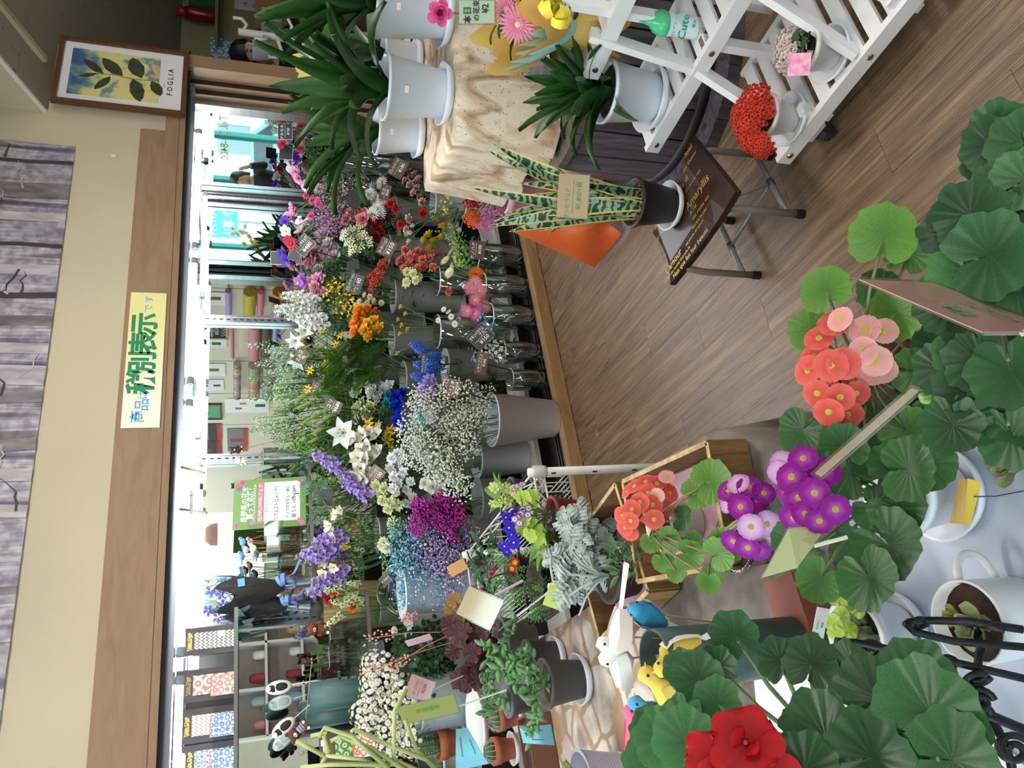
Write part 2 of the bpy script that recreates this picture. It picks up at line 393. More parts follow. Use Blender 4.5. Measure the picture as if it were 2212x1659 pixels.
# street wall x = -2.6 with teal window frames
mb = MB()
mb.box((-2.65,-1.6,.15),(.1,9.6,.3)); mb.box((-2.65,-1.6,2.78),(.1,9.6,.4)); mb.box((-2.65,2.6,1.45),(.1,1.2,2.9))
wall_left = struct(mb.build('wall_left', M_wall))
M_teal = mat('#1d9a92', .35, var=.08)
win = thing('window_1', '', ''); del win['label']; del win['category']; struct(win)
ys = [-6.2,-5.35,-4.35,-3.25,-2.55,-1.55,-.5,.7,1.95]
for y in ys:
 mb = MB(); mb.box((-2.62, y, 1.45),(.09,.085,2.32)); mb.box((-2.575, y - .01,1.45),(.02,.03,2.32)); mb.build('frame_post', M_teal, win)
for z in (.3,2.58):
 mb = MB(); mb.box((-2.62,-2.1, z),(.1,8.3,.08)); mb.build('frame_rail', M_teal, win)
for a_, b_ in zip(ys[:-1], ys[1:]):
 mb = MB(); mb.box((-2.63,(a_ + b_) / 2,1.44),(.006, b_ - a_ - .085,2.2)); mb.build('pane', glassmat('#f4fbfa', .05), win)
# street outside
tag(wallbox('street', -22,-2.75,-22,12,-.12,-.06, mat('#a9a9a6', .9), None), 'grey asphalt street in front of the shop windows', 'street');
# FLOWER COOLER
cooler = thing('flower_cooler', 'built-in mirrored flower cooler under the wooden fascia, sliding doors open', 'cooler', (0,0,0))
def part(name, m, parent, fn, smooth=False):
 mb = MB(); fn(mb); return mb.build(name, m, parent, smooth=smooth)
XM = (XL + XR) / 2; XW = XR - XL
part('threshold', M_thresh, cooler, lambda b: b.box((XM, Y0 + .03,.03), (XW + .1,.06,.06)))
for k in range(3):
 part('door_track', M_alu, cooler, lambda b: b.box((XM, Y0 + .075 + .03 * k, .032), (XW, .010,.05)))
part('base_panel', mat('#2a2623', .6), cooler, lambda b: b.box((XM, (Y0 + YB) / 2 + .02,.012), (XW, YB - Y0 - .06,.024)))
M_step = mat('#bfb9b4', .5, var=.05)
TIERS = [(.12, Y0 + .255, Y0 + .50),(.30, Y0 + .50, Y0 + .70),(.50, Y0 + .70, YB - .03)]
for z, ya, yb in TIERS:
 for k in range(5):
  xa = XL + .03 + k * XW / 5
  part('step_board', M_step, cooler, lambda b: b.box((xa + XW / 10,(ya + yb) / 2, z - .012), (XW / 5 - .004, yb - ya, .024)))
 part('step_riser', mat('#1b1714', .8), cooler, lambda b: b.box((XM, ya + .06, z / 2 - .006), (XW - .04,.02, z - .03)))
mir = part('mirror_back', M_mirror, cooler, lambda b: b.box((XM, YB + .01,.88), (XW, .02,1.76)))
part('mirror_side', M_mirror, cooler, lambda b: b.box((XR + .01,(Y0 + .12 + YB) / 2,.88),(.02, YB - Y0 - .12,1.76)))
part('side_panel', M_alu, cooler, lambda b: b.box((XL - .01,(Y0 + YB) / 2,.88),(.02, YB - Y0,1.76)))
part('top_panel', mat('#d5d8e2', .16,.9, var=.12, scale=2.2, stretch=(.5,6,1)), cooler, lambda b: b.box((XM, (Y0 + YB) / 2 + .06, ZC + .012), (XW, YB - Y0 - .12,.02)))
part('top_rail', mat('#c3cbe0', .2,.8, var=.15, scale=3), cooler, lambda b: [b.box((XM, Y0 + .09, ZC - .012), (XW, .05,.03)), b.box((XM, Y0 + .16, ZC - .006), (XW, .03,.02))])
for k, (m_, x_, w_) in enumerate([(M_black, 3.535,.035), (M_black, 3.495,.035), (M_alu, 3.455,.04)]):
 part('side_rail', m_, cooler, lambda b: b.box((x_, Y0 + .07 + .03 * k, ZC / 2), (w_, .05, ZC)))
 part('rail_lip', M_jamb if k < 2 else M_alu2, cooler, lambda b: b.box((x_ - .02, Y0 + .07 + .03 * k, ZC / 2),(.004,.055, ZC)))
# slotted standards on the back mirror
SX = [.0,.867,1.727,2.592]
slot = MB(); slot.box((0,0,0),(.006,.003,.02)); slme = slot.mesh('slot', M_black, False)
def standard(x, y, rz=0, w=.05):
 o = part('standard', M_alu, cooler, lambda b: [b.box((0,0,0), (w, .022,1.68)), b.box((w / 2 - .006,-.006,0),(.01,.02,1.68)), b.box((-w / 2 + .006,-.006,0),(.01,.02,1.68))])
 o.location = (x, y, .9); o.rotation_euler = (0,0, rz)
 for k in range(44): obj('slot', slme, o, (0,-.0125,-.80 + k * .037))
for x in SX: standard(x, YB - .014)
standard(XR - .05, YB - .016,0,.07); standard(XR - .014, YB - .06, R(-90), .07)
part('corner_post', M_alu2, cooler, lambda b: [b.tube([(XR - .04, YB - .05,.06), (XR - .04, YB - .05,1.74)], .022,10), b.box((XR - .02, YB - .02,.9),(.05,.05,1.7))])
# fluorescent lamps inside the cooler
M_tube = mat('#f6faff', .4, var=0, emit=48)
def lamp(xa, xb, y, z, lab):
 t = thing('fluorescent_lamp', lab, 'lamp', ((xa + xb) / 2, y, z), 0, None)
 h = (xb - xa) / 2
 part('tube', M_tube, t, lambda b: b.tube([(-h + .03,0,0), (h - .03,0,0)], .014,10), True)
 for s in (-1,1):
  part('end_cap', M_white, t, lambda b: b.tube([(s * h, 0,0), (s * (h - .035), 0,0)], .016,10))
  part('holder', M_alu, t, lambda b: b.box((s * (h - .015), 0,.019),(.02,.02,.024)))
 return t
for k, (xa, xb) in enumerate([(-.6,.55),(.62,1.72),(1.80,2.50),(2.56,3.36)]):
 lamp(xa, xb, Y0 + .22, ZC - .04, ['white fluorescent tube above the patterned gift boxes', 'white fluorescent tube above the wrapped bouquet shelf', 'white fluorescent tube above the lilies', 'white fluorescent tube over the anemones by the jamb'][k])
lamp(2.64,3.40, YB - .16, ZC - .05, 'second fluorescent tube close to the mirrored corner')
lamp(1.78,2.56, YB - .16, ZC - .05, 'second fluorescent tube close to the mirror, over the stocks')
lamp(.6,1.66, YB - .16, ZC - .05, 'second fluorescent tube close to the mirror, over the shelf sign')
# glass shelves on brackets
M_shelf = glassmat('#d9efe6', .10); M_edge = mat('#8b8d88', .25,.8, var=.1)
def shelf(x0, x1, z, yf, lab):
 t = thing('glass_shelf', lab, 'shelf', ((x0 + x1) / 2, YB - .03, z))
 h = (x1 - x0) / 2; d = YB - .03 - yf
 part('pane', M_shelf, t, lambda b: b.box((0,-d / 2,-.004),(2 * h, d, .008)))
 part('front_edge', M_edge, t, lambda b: b.box((0,-d, -.004),(2 * h, .006,.016)))
 for s in (-1,1):
  part('bracket', M_alu2, t, lambda b: b.prism([(0,0),(-d * .92,0),(-d * .92,-.012),(0,-.07)], (s * (h - .006), 0,-.009),(0,1,0),(0,0,1), .004))
 return t
ZS_UP = PY(508,1340,3.62).z; ZS_MID = PY(672,1150,3.72).z; ZS_LOW = PY(793,1340,3.62).z
shelf(.02,.86, ZS_UP, 3.62, 'upper glass shelf carrying the patterned gift boxes')
shelf(.875,1.72, ZS_MID, 3.72, 'glass shelf carrying the flower sale sign and the wrapped bouquets')
shelf(-.05,.86, ZS_LOW, 3.60, 'lower glass shelf carrying the dark green vases')
# PLANT LIBRARY
def prof(kind, t):
 if kind == 'oval': return max(.06, sin(pi * min(1,.06 + .94 * t) ** .9) ** .75)
 if kind == 'spoon': return .22 + .78 * sin(pi * min(1, t * .97) * .62) ** 1.3 if t < .97 else .75
 if kind == 'wedge': return .12 + .88 * t ** .7 if t < .8 else (.98 - 1.3 * (t - .8) ** 1.0)
 if kind == 'ray': return .55 + .45 * sin(pi * t) if t < .99 else .3
 if kind == 'point': return max(.02, sin(pi * (t ** .75 * .92 + .08)) ** .9) if t < .995 else .02
 if kind == 'strap': return max(.03, min(1,(.55 + 2.2 * t)) * (1 - max(0, t - .45) / .55) ** .62)
 if kind == 'blade': return max(.02,(.75 + .5 * t if t < .5 else 1.0) * (1 - max(0, t - .55) / .45) ** .7)
 return 1
def petal(mb, L, W, a0, a1, phi=0, r0=0, z0=0, cup=.0, ruf=0, notch=0, kind='oval', nl=4, nw=3, mi=0, gmode='t', M=None, twist=0, rk=3, seed=0, rd=None):
 """one petal or leaf: starts at radius r0, leaves at angle a0 over the horizontal and bends to a1"""
 rows = []; gs = []; x = r0; z = z0; st = L / nl
 if rd is None: rd = .2 if kind == 'wedge' else 0
 for i in range(nl + 1):
  t = i / nl; a = a0 + (a1 - a0) * t
  if i: x += cos(a) * st; z += sin(a) * st
  w_ = prof(kind, t) * W / 2; row = []; gr = []
  for j in range(nw + 1):
   s_ = -1 + 2 * j / nw
   k = notch * (1 - abs(s_)) * L * max(0,(t - .6) / .4) if notch else 0
   if rd: k += rd * L * s_ * s_ * max(0,(t - .35) / .65) ** 2
   dz = cup * W * (s_ * s_) * (1 if kind != 'blade' else (1 - t * .5)) + ruf * sin(rk * pi * s_ + seed * 1.7 + 5 * t) * t
   px_ = x - k * cos(a) - dz * sin(a); pz_ = z - k * sin(a) + dz * cos(a); py_ = s_ * w_
   if twist:
    ca, sa = cos(twist * t), sin(twist * t); pz_ += py_ * sa; py_ *= ca
   row.append((px_ * cos(phi) - py_ * sin(phi), px_ * sin(phi) + py_ * cos(phi), pz_)); gr.append(t if gmode == 't' else abs(s_))
  rows.append(row); gs.append(gr)
 if M is not None: rows = [[M @ Vector(p) for p in r] for r in rows]
 mb.grid(rows, mi, gs)
def whorl(mb, n, L, W, a0, a1, rot=0, jit=.08, **k):
 for i in range(n):
  petal(mb, L * rnd.uniform(1 - jit, 1 + jit), W * rnd.uniform(1 - jit, 1 + jit), R(a0 + rnd.uniform(-60,60) * jit), R(a1 + rnd.uniform(-60,60) * jit), rot + 2 * pi * (i + rnd.uniform(-.3,.3) * jit * 2) / n, seed=i + rot, **k)
GREEN = '#3f6b2c'
M_stem = mat('#4f7a3a', .5, var=.2, trans=.05)
M_stemd = mat('#33502a', .5, var=.2)
M_cal = mat('#6f9a4a', .5, var=.2)
BL = {}
def bloom(key, mats, fn, nvar=3):
 """variants of a flower head, each one mesh shared by its copies"""
 if key not in BL:
  BL[key] = []
  for k in range(nvar):
   mb = MB(); fn(mb); BL[key].append(mb.mesh('bloom_' + key, mats, True))
 return rnd.choice(BL[key])
# every head has unit radius about 1 and opens along +z
def f_carnation(mb):
 for k, (n, L, a0, a1) in enumerate([(9,.98,4,14),(9,.86,26,26),(8,.74,46,40),(6,.62,66,62),(4,.5,84,86)]):
  whorl(mb, n, L, .62, a0 + 20, a1, rot=k * .4, jit=.14, r0=.06, z0=.05 + .08 * k, ruf=.10, kind='wedge', nl=3, nw=4, rk=3)
 mb.lathe([(.09,-.55),(.16,-.2),(.2,.12)], 7,1)
def f_lisi(mb):
 for k, (n, L, a0, a1) in enumerate([(7,1.0,30,8),(7,.9,50,32),(6,.8,68,55),(5,.65,82,84)]):
  whorl(mb, n, L, .75, a0, a1, rot=k * .5, jit=.1, r0=.05, z0=.02 * k, ruf=.07, kind='wedge', nl=4, nw=4)
 mb.lathe([(.05,-.5),(.14,-.1),(.12,.1)], 6,1)
def f_rose(mb):
 for k, (n, L, a0, a1) in enumerate([(5,.95,60,5),(5,.95,72,40),(5,.9,82,66),(4,.86,90,88),(3,.82,96,100)]):
  whorl(mb, n, L, .95 - .1 * k, a0, a1, rot=k * .6, jit=.07, r0=.16 - .03 * k, z0=.0 + .03 * k, cup=.12, kind='wedge', nl=4, nw=4)
 whorl(mb, 5,.45,.16,-30,-50, r0=.08, z0=-.05, kind='point', nl=2, nw=2, mi=1)
 mb.lathe([(.06,-.4),(.13,-.15),(.16,.05)], 6,1)
def f_gerbera(mb, n=26):
 whorl(mb, n, .82,.125,16,2, jit=.09, r0=.18, z0=0, kind='ray', nl=3, nw=2, cup=.1)
 whorl(mb, n - 6,.64,.11,30,18, rot=.1, jit=.1, r0=.16, z0=.03, kind='ray', nl=3, nw=2, cup=.1)
 whorl(mb, 18,.28,.09,40,50, rot=.1, jit=.15, r0=.14, z0=.05, kind='ray', nl=2, nw=1)
 mb.lathe([(.0,.10),(.10,.095),(.17,.07),(.19,.02)][::-1], 12,1, cap0=False)
 mb.lathe([(.05,-.3),(.22,-.06),(.24,.01)], 8,2)
def f_mum(mb):
 for k, (n, L, a0, a1) in enumerate([(18,.92,10,-4),(17,.86,24,16),(14,.72,44,36),(11,.5,64,66)]):
  whorl(mb, n, L, .2, a0, a1, rot=k * .2, jit=.08, r0=.08, z0=.03 * k, kind='ray', nl=3, nw=2, cup=.12)
 mb.lathe([(.16,.10),(.1,.17),(.0,.19)], 8,1, cap0=False)
 mb.lathe([(.05,-.3),(.2,-.05),(.2,.02)], 7,2)
def f_daisy(mb, n=13):
 whorl(mb, n, .72,.28,4,-10, jit=.06, r0=.26, kind='ray', nl=2, nw=2)
 mb.lathe([(.34,-.02),(.33,.10),(.2,.22),(0,.26)], 10,1)
 mb.lathe([(.04,-.3),(.22,-.06),(.26,.0)], 6,2)
def f_primula(mb):
 for i in range(5):
  petal(mb, .88,1.22, R(10), R(-6), 2 * pi * i / 5, r0=.10, notch=.16, kind='wedge', nl=5, nw=6, ruf=.035, seed=i, rd=.27)
 mb.lathe([(.2,.015),(.12,.05),(.05,.02)], 10,1, cap0=False, cap1=True)
 mb.lathe([(.06,-.5),(.08,-.05),(.14,.0)], 6,2)
def f_anemone(mb):
 whorl(mb, 6,.9,.85,38,8, jit=.1, r0=.1, kind='wedge', nl=4, nw=3, cup=.06)
 whorl(mb, 5,.82,.75,50,22, rot=.5, jit=.1, r0=.1, z0=.03, kind='wedge', nl=4, nw=3, cup=.06)
 mb.ball((0,0,.12), .16,8,4,1)
 for i in range(14): a = i * 2.4; mb.box((cos(a) * .24, sin(a) * .24,.13),(.03,.03,.1), a, 1)
def f_lily(mb):
 whorl(mb, 3,1.25,.62,66,-14, jit=.06, r0=.05, kind='point', nl=6, nw=3, cup=.12)
 whorl(mb, 3,1.25,.78,64,-6, rot=pi / 3, jit=.06, r0=.05, kind='point', nl=6, nw=3, cup=.12)
 for i in range(6):
  a = i * pi / 3 + .2; mb.tube([(0,0,.1), (cos(a) * .12, sin(a) * .12,.55), (cos(a) * .26, sin(a) * .26,.78)], .012,4,2)
  mb.box((cos(a) * .27, sin(a) * .27,.80),(.14,.035,.03), a + pi / 2,1)
 mb.tube([(0,0,.1),(0.02,0,.9)], [.02,.03], 5,2)
 mb.lathe([(.03,-.25),(.06,.0),(.1,.2)], 6,2)
def f_alstro(mb):
 whorl(mb, 3,.98,.85,58,10, jit=.08, r0=.06, kind='oval', nl=4, nw=3, cup=.05)
 whorl(mb, 3,.98,.6,60,18, rot=pi / 3, jit=.08, r0=.06, z0=.02, kind='point', nl=4, nw=3, mi=1)
 for i in range(5): a = i * 1.3; mb.tube([(0,0,.1), (cos(a) * .1, sin(a) * .1,.6)], .012,4,2)
 mb.lathe([(.04,-.3),(.08,0),(.1,.12)], 6,2)
def f_tulip(mb):
 whorl(mb, 3,1.2,.85,84,80, jit=.06, r0=.22, kind='oval', nl=5, nw=3, cup=.16)
 whorl(mb, 3,1.1,.80,92,96, rot=pi / 3, jit=.06, r0=.20, kind='oval', nl=5, nw=3, cup=.16)
 mb.lathe([(.06,-.2),(.14,-.03),(.24,.1)], 7,1)
def f_peony(mb):
 for k, (n, L, a0, a1) in enumerate([(6,1.0,48,24),(6,.95,64,48),(5,.9,78,72),(4,.8,90,95)]):
  whorl(mb, n, L, .8, a0, a1, rot=k * .55, jit=.12, r0=.1, cup=.16, kind='wedge', nl=4, nw=3)
 mb.lathe([(.06,-.3),(.14,-.05),(.16,.1)], 6,1)
def f_five(mb):
 whorl(mb, 5,.78,.72,14,2, jit=.05, r0=.12, kind='wedge', nl=3, nw=3, ruf=.03)
 mb.lathe([(.14,.03),(.07,.10),(0,.11)], 6,1, cap0=False); mb.tube([(0,0,-.4),(0,0,0)], .04,4,2)
def f_star(mb):
 whorl(mb, 6,.85,.36,10,-4, jit=.05, r0=.1, kind='point', nl=3, nw=2)
 mb.lathe([(.12,0),(.15,.22),(.2,.3)], 8,1, cap0=False); mb.tube([(0,0,-.4),(0,0,0)], .04,4,2)
def f_oncid(mb):
 petal(mb, .95,1.0, R(10), R(-10), 0, r0=.05, notch=.2, kind='wedge', nl=3, nw=4, ruf=.06)
 whorl(mb, 4,.45,.22,30,20, rot=.7, jit=.1, r0=.05, kind='point', nl=2, nw=2)
 mb.ball((0,0,.06), .11,6,4,1)
def f_orchid(mb):
 for a, L, W, kd in [(.0,.95,1.0, 'oval'), (pi, .95,1.0, 'oval'), (pi / 2,.9,.6, 'oval'),(-2.3,.85,.55, 'oval'),(-.85,.85,.55, 'oval')]:
  petal(mb, L, W, R(14), R(-4), a, r0=.06, kind=kd, nl=4, nw=3)
 petal(mb, .5,.4, R(60), R(-30), -pi / 2, r0=.04, z0=.05, kind='oval', nl=4, nw=2, mi=1); mb.ball((0,0,.1), .1,6,4,1)
def f_pansy(mb):
 for a, L, W in [(pi / 2 + .5,.85,.95), (pi / 2 - .5,.85,.95), (pi + .1,.8,.85),(-.1,.8,.85),(-pi / 2,.9,1.25)]:
  petal(mb, L, W, R(12), R(-8), a, r0=.05, z0=rnd.uniform(0,.03), kind='wedge', nl=4, nw=4, ruf=.05)
 mb.ball((0,0,.03), .14,8,4,1,(1,1,.4))
def f_gera(mb):
 whorl(mb, 5,1.05,1.35,26,-4, jit=.06, r0=.06, kind='wedge', nl=5, nw=6, ruf=.05, cup=.02, rd=.4)
 whorl(mb, 2,.55,.7,60,40, rot=.6, jit=.08, r0=.05, z0=.04, kind='wedge', nl=4, nw=4, ruf=.04, rd=.4)
 mb.ball((0,0,.1), .08,6,4,1); mb.tube([(0,0,-.5),(0,0,0)], .05,5,2)
def f_bellis(mb):
 for k in range(4):
  whorl(mb, 20,.75 - .1 * k, .12,20 + 20 * k, 30 + 18 * k, rot=k * .2, jit=.06, r0=.12, z0=.05 * k, kind='ray', nl=2, nw=1, cup=.1)
 mb.lathe([(.05,-.3),(.25,-.05),(.25,.05)], 7,1)
def f_kal(mb):
 for k, (n, L, a0, a1) in enumerate([(4,.8,30,5),(4,.7,50,30),(4,.5,70,70)]):
  whorl(mb, n + 1, L * 1.05,.8, a0, a1, rot=k * .75, jit=.1, r0=.05, z0=.04 * k, kind='oval', nl=2, nw=2)
PETAL = {}
def pm_(c0, c1=None, p0=.1, p1=.8, tr=.25): return gmat(c0, c1 or c0, p0, p1,.55, tr, spec=.25)
M_yc = mat('#e2c22c', .7, var=.2); M_dk = mat('#1c1530', .6); M_lg = mat('#b9c46a', .7, var=.2)
def head(kind, c0, c1=None, ctr=None, p0=.1, p1=.8, tr=.25):
 fn = {'carnation': f_carnation, 'lisi': f_lisi, 'rose': f_rose, 'gerbera': f_gerbera, 'mum': f_mum, 'daisy': f_daisy, 'primula': f_primula, 'anemone': f_anemone, 'lily': f_lily,
  'alstro': f_alstro, 'tulip': f_tulip, 'peony': f_peony, 'five': f_five, 'star': f_star, 'oncid': f_oncid, 'orchid': f_orchid, 'pansy': f_pansy, 'gera': f_gera, 'bellis': f_bellis, 'kal': f_kal}[kind]
 P = pm_(c0, c1, p0, p1, tr); C = mat(ctr, .7, var=.2) if ctr else M_yc
 if kind in ('carnation', 'lisi', 'rose', 'tulip', 'peony', 'bellis'): ms = [P, M_cal]
 elif kind == 'alstro': ms = [P, pm_(c0, ctr or '#e8d24a', .2,.9), M_cal]
 elif kind == 'lily': ms = [P, mat('#6b3a1c', .8), M_lg]
 elif kind == 'kal': ms = [P]
 else: ms = [P, C, M_cal]
 return lambda: bloom(kind + c0 + (c1 or '') + (ctr or ''), ms, fn)
# ---- clusters
def cluster_mesh(key, mats, fn):
 if key not in BL:
  BL[key] = []
  for k in range(2): mb = MB(); fn(mb); BL[key].append(mb.mesh('bloom_' + key, mats, True))
 return rnd.choice(BL[key])
def small5(mb, M, L=1, mi=0, n=5, W=.75):
 for i in range(n):
  petal(mb, L, W * L, R(20), R(0), 2 * pi * i / n, kind='wedge', nl=2, nw=2, mi=mi, M=M)
def spike(kind, c0, c1=None, n=26, len_=4.0, r=.75, fl=.62, ctr=None):
 """spike of florets (stock, delphinium, snapdragon): height len_, unit floret"""
 def fn(mb):
  for i in range(n):
   t = i / n; a = i * 2.4; rr = r * (1 - .55 * t)
   p = Vector((cos(a) * rr * .55, sin(a) * rr * .55, t * len_)); ax = Vector((cos(a), sin(a), .55 + t * .6))
   s_ = fl * (1.05 - .5 * t)
   M = Matrix.Translation(p) @ face_quat(ax, i).to_matrix().to_4x4() @ Matrix.Diagonal((s_, s_, s_, 1))
   if t > .86: mb.merge_ball(M, 1); continue
   if kind == 'ruf':
    for q in range(7): petal(mb, 1,.8, R(rnd.uniform(10,70)), R(rnd.uniform(-5,70)), 2 * pi * q / 7 * 2, kind='wedge', nl=2, nw=2, ruf=.1, seed=q, M=M)
   elif kind == 'five':
    small5(mb, M, 1.15)
    b = MB(); b.ball((0,0,.1), .2,5,3); mb.merge(b, M, 2)
   elif kind == 'snap':
    for q in range(3): petal(mb, 1,.9, R(40), R(-20), q * 2.1, kind='wedge', nl=2, nw=2, ruf=.05, M=M)
    b = MB(); b.ball((0,0,-.2), .42,6,4, sc=(.8,.8,1.2)); mb.merge(b, M, 0)
   elif kind == 'bell':
    b = MB(); b.ball((0,0,0), .5,6,4, sc=(.8,.8,1.3)); mb.merge(b, M, 0)
  mb.tube([(0,0,-.6),(0,0, len_)], [.09,.03], 5,1)
 return lambda: cluster_mesh('spike' + kind + c0 + str(len_) + str(n), [pm_(c0, c1), M_cal, mat(ctr or '#f0f0ff', .6)], fn)
def _mball(self, M, mi):
 b = MB(); b.ball((0,0,0), .38,5,3, sc=(.8,.8,1.3)); self.merge(b, M, mi)
MB.merge_ball = _mball
def gyp(c0, n=90, c1=None, rad=1.0):
 """airy branch of tiny blooms"""
 def fn(mb):
  for i in range(n):
   a = rnd.uniform(0,6.28); rr = rad * rnd.random() ** .55; z = rnd.uniform(-.75,.75) * (1.15 - rr * .5) + .2
   p = Vector((cos(a) * rr, sin(a) * rr, z))
   q = Vector((p.x * .45, p.y * .45, z - .55 - .2 * rnd.random()))
   if i % 2 == 0: mb.tube([q, p], .008,3,1, False)
   if i % 9 == 0: mb.tube([(0,0,-1.3), q * .8 + Vector((0,0,-.1)), q], .011,3,1, False)
   s_ = rnd.uniform(.045,.075); mi = 0 if rnd.random() < .7 else 2
   for k in range(2): mb.ball(p + Vector((rnd.uniform(-1,1), rnd.uniform(-1,1), rnd.uniform(-1,1))) * s_ * .5, s_ * (1 - .25 * k), 5,3, mi, (1,1,.7))
 return lambda: cluster_mesh('gyp' + c0 + str(n), [mat(c0,.8, var=.05, trans=.2), mat('#5d7f45', .6), mat(c1 or c0,.8, var=.1, trans=.2)], fn)
def berries(c0, c2='#5f8b3d', n=26):
 def fn(mb):
  for i in range(n):
   a = i * 2.4; rr = .9 * math.sqrt((i + .5) / n); z = .35 * (1 - rr * rr) + rnd.uniform(-.12,.12)
   p = Vector((cos(a) * rr, sin(a) * rr, z)); mb.tube([(p.x * .35, p.y * .35,-.6), p], .02,3,1, False)
   mb.ball(p, .15,7,5,0,(1,1,1.15)); mb.lathe([(.02,-.16),(.15,-.12),(.16,-.06)], 5,1, tuple(p), cap0=False)
  for i in range(8): petal(mb, .55,.28, R(20), R(-20), i * .8, r0=.25, z0=-.4 + .05 * i, kind='point', nl=3, nw=2, mi=1)
  mb.tube([(0,0,-1.2),(0,0,-.5)], .04,4,1)
 return lambda: cluster_mesh('berry' + c0, [mat(c0,.3, var=.1), mat(c2,.5, var=.2)], fn)
def umbel(kindfn, mats, key, n=24, fl=.3, dome=.6):
 """dome of florets"""
 def fn(mb):
  for i in range(n):
   rr = math.sqrt((i + .5) / n); a = i * 2.4; z = dome * (1 - rr * rr)
   ax = Vector((cos(a) * rr * 1.1, sin(a) * rr * 1.1,.75)); p = Vector((cos(a) * rr, sin(a) * rr, z + rnd.uniform(-.05,.05)))
   s_ = fl * rnd.uniform(.85,1.15)
   b = MB(); kindfn(b)
   mb.merge(b, Matrix.Translation(p) @ face_quat(ax, i).to_matrix().to_4x4() @ Matrix.Diagonal((s_, s_, s_, 1)))
 return lambda: cluster_mesh('umbel' + key, mats, fn)
def statice(c0):
 def fn(mb):
  for i in range(60):
   a = i * 2.4; rr = .95 * math.sqrt((i + .5) / 60); p = Vector((cos(a) * rr, sin(a) * rr, .5 - .3 * rr + rnd.uniform(-.3,.3)))
   for k in range(3): mb.ball(p + Vector((rnd.uniform(-.1,.1), rnd.uniform(-.1,.1), rnd.uniform(-.08,.08))), rnd.uniform(.07,.12), 5,3,0)
   if i % 3 == 0: mb.tube([(p.x * .3, p.y * .3,-.7), p], .025,3,1, False)
  mb.tube([(0,0,-1.4),(0,0,-.5)], .05,4,1)
 return lambda: cluster_mesh('stat' + c0, [mat(c0,.7, var=.25, scale=20), mat('#4b6b35', .6)], fn)
def sprig(c0, c1=None, n=40, L=.32, W=.10, kind='point', height=2.0, rad=.7, fl=None):
 """leafy branch"""
 def fn(mb):
  for i in range(n):
   t = i / n; a = i * 2.4; h = t * height; rr = rad * (1 - .75 * t)
   M = Matrix.Translation((cos(a) * rr * .25, sin(a) * rr * .25, h)) @ Matrix.Rotation(a, 4, 'Z')
   petal(mb, L * (1.1 - .4 * t), W, R(35 + 30 * t), R(5), 0, r0=.03, kind=kind, nl=3, nw=2, gmode='s', M=M)
   if fl and i % 4 == 0 and t > .35: mb.ball((cos(a) * rr * .5, sin(a) * rr * .5, h + .1), .06,5,3,1)
  mb.tube([(0,0,-.5),(0,0, height * .98)], [.04,.012], 4,2)
 return lambda: cluster_mesh('sprig' + c0 + str(n) + str(L) + str(W) + str(fl), [gmat(c0, c1 or c0,.2,.95,.5,.2), mat(fl or c0,.7), M_stem], fn)
def frond(c0, n=16, L=1.0):
 """fern or thuja spray: flat branching"""
 def fn(mb):
  for s in (-1,1):
   for i in range(n):
    t = (i + .5) / n; ln = .55 * sin(pi * (t * .85 + .12)) + .06
    x0 = 0; z0 = t * 2.0; a = R(38) * s
    for q in range(7):
     tt = (q + .5) / 7; px_ = s * ln * tt * cos(R(35)); pz_ = z0 + ln * tt * sin(R(35))
     for u in (-1,1):
      d = Vector((s * cos(R(35) + u * .7), rnd.uniform(-.15,.15), sin(R(35) + u * .7))) * .14 * (1.1 - tt)
      p = Vector((px_, .06 * sin(4 * t + q), pz_)); e_ = p + d; o_ = Vector((-d.z, 0, d.x)) * .22
      mb.add([p - o_, p + o_, e_ + o_ * .6, e_ - o_ * .6], [(0,1,2,3)])
  mb.tube([(0,0,-.5),(0,0,2.0)], [.03,.008], 4,1)
 return lambda: cluster_mesh('frond' + c0 + str(n), [mat(c0,.6, var=.35, scale=6, trans=.15), M_stemd], fn)
# ---- cut stems
CAMDIR = Vector((-.35,-1,.12))
def curve_pts(a, b, bow=.25, n=5, up=None):
 a = Vector(a); b = Vector(b); L = (b - a).length
 up = Vector((0,0,1)) if up is None else Vector(up)
 c = a + up * L * .55 * (1 - bow) + (b - a) * .15
 out = []
 for i in range(n):
  t = i / (n - 1); out.append(a * (1 - t) ** 2 + c * (2 * t * (1 - t)) + b * t * t)
 return out
LEAFS = {}
def leaf_me(key, c0, c1, L, W, a0, a1, kind='point', nl=4, nw=2, cup=.15, p0=.3, p1=.9, tr=.15, rough=.45, ruf=0, sc=None, twist=0):
 if key not in LEAFS:
  mb = MB(); petal(mb, L, W, R(a0), R(a1), kind=kind, nl=nl, nw=nw, cup=cup, gmode='s', ruf=ruf, twist=twist)
  LEAFS[key] = mb.mesh('leaf_' + key, gmat(c0, c1, p0, p1, rough, tr, sc=sc), True)
 return LEAFS[key]
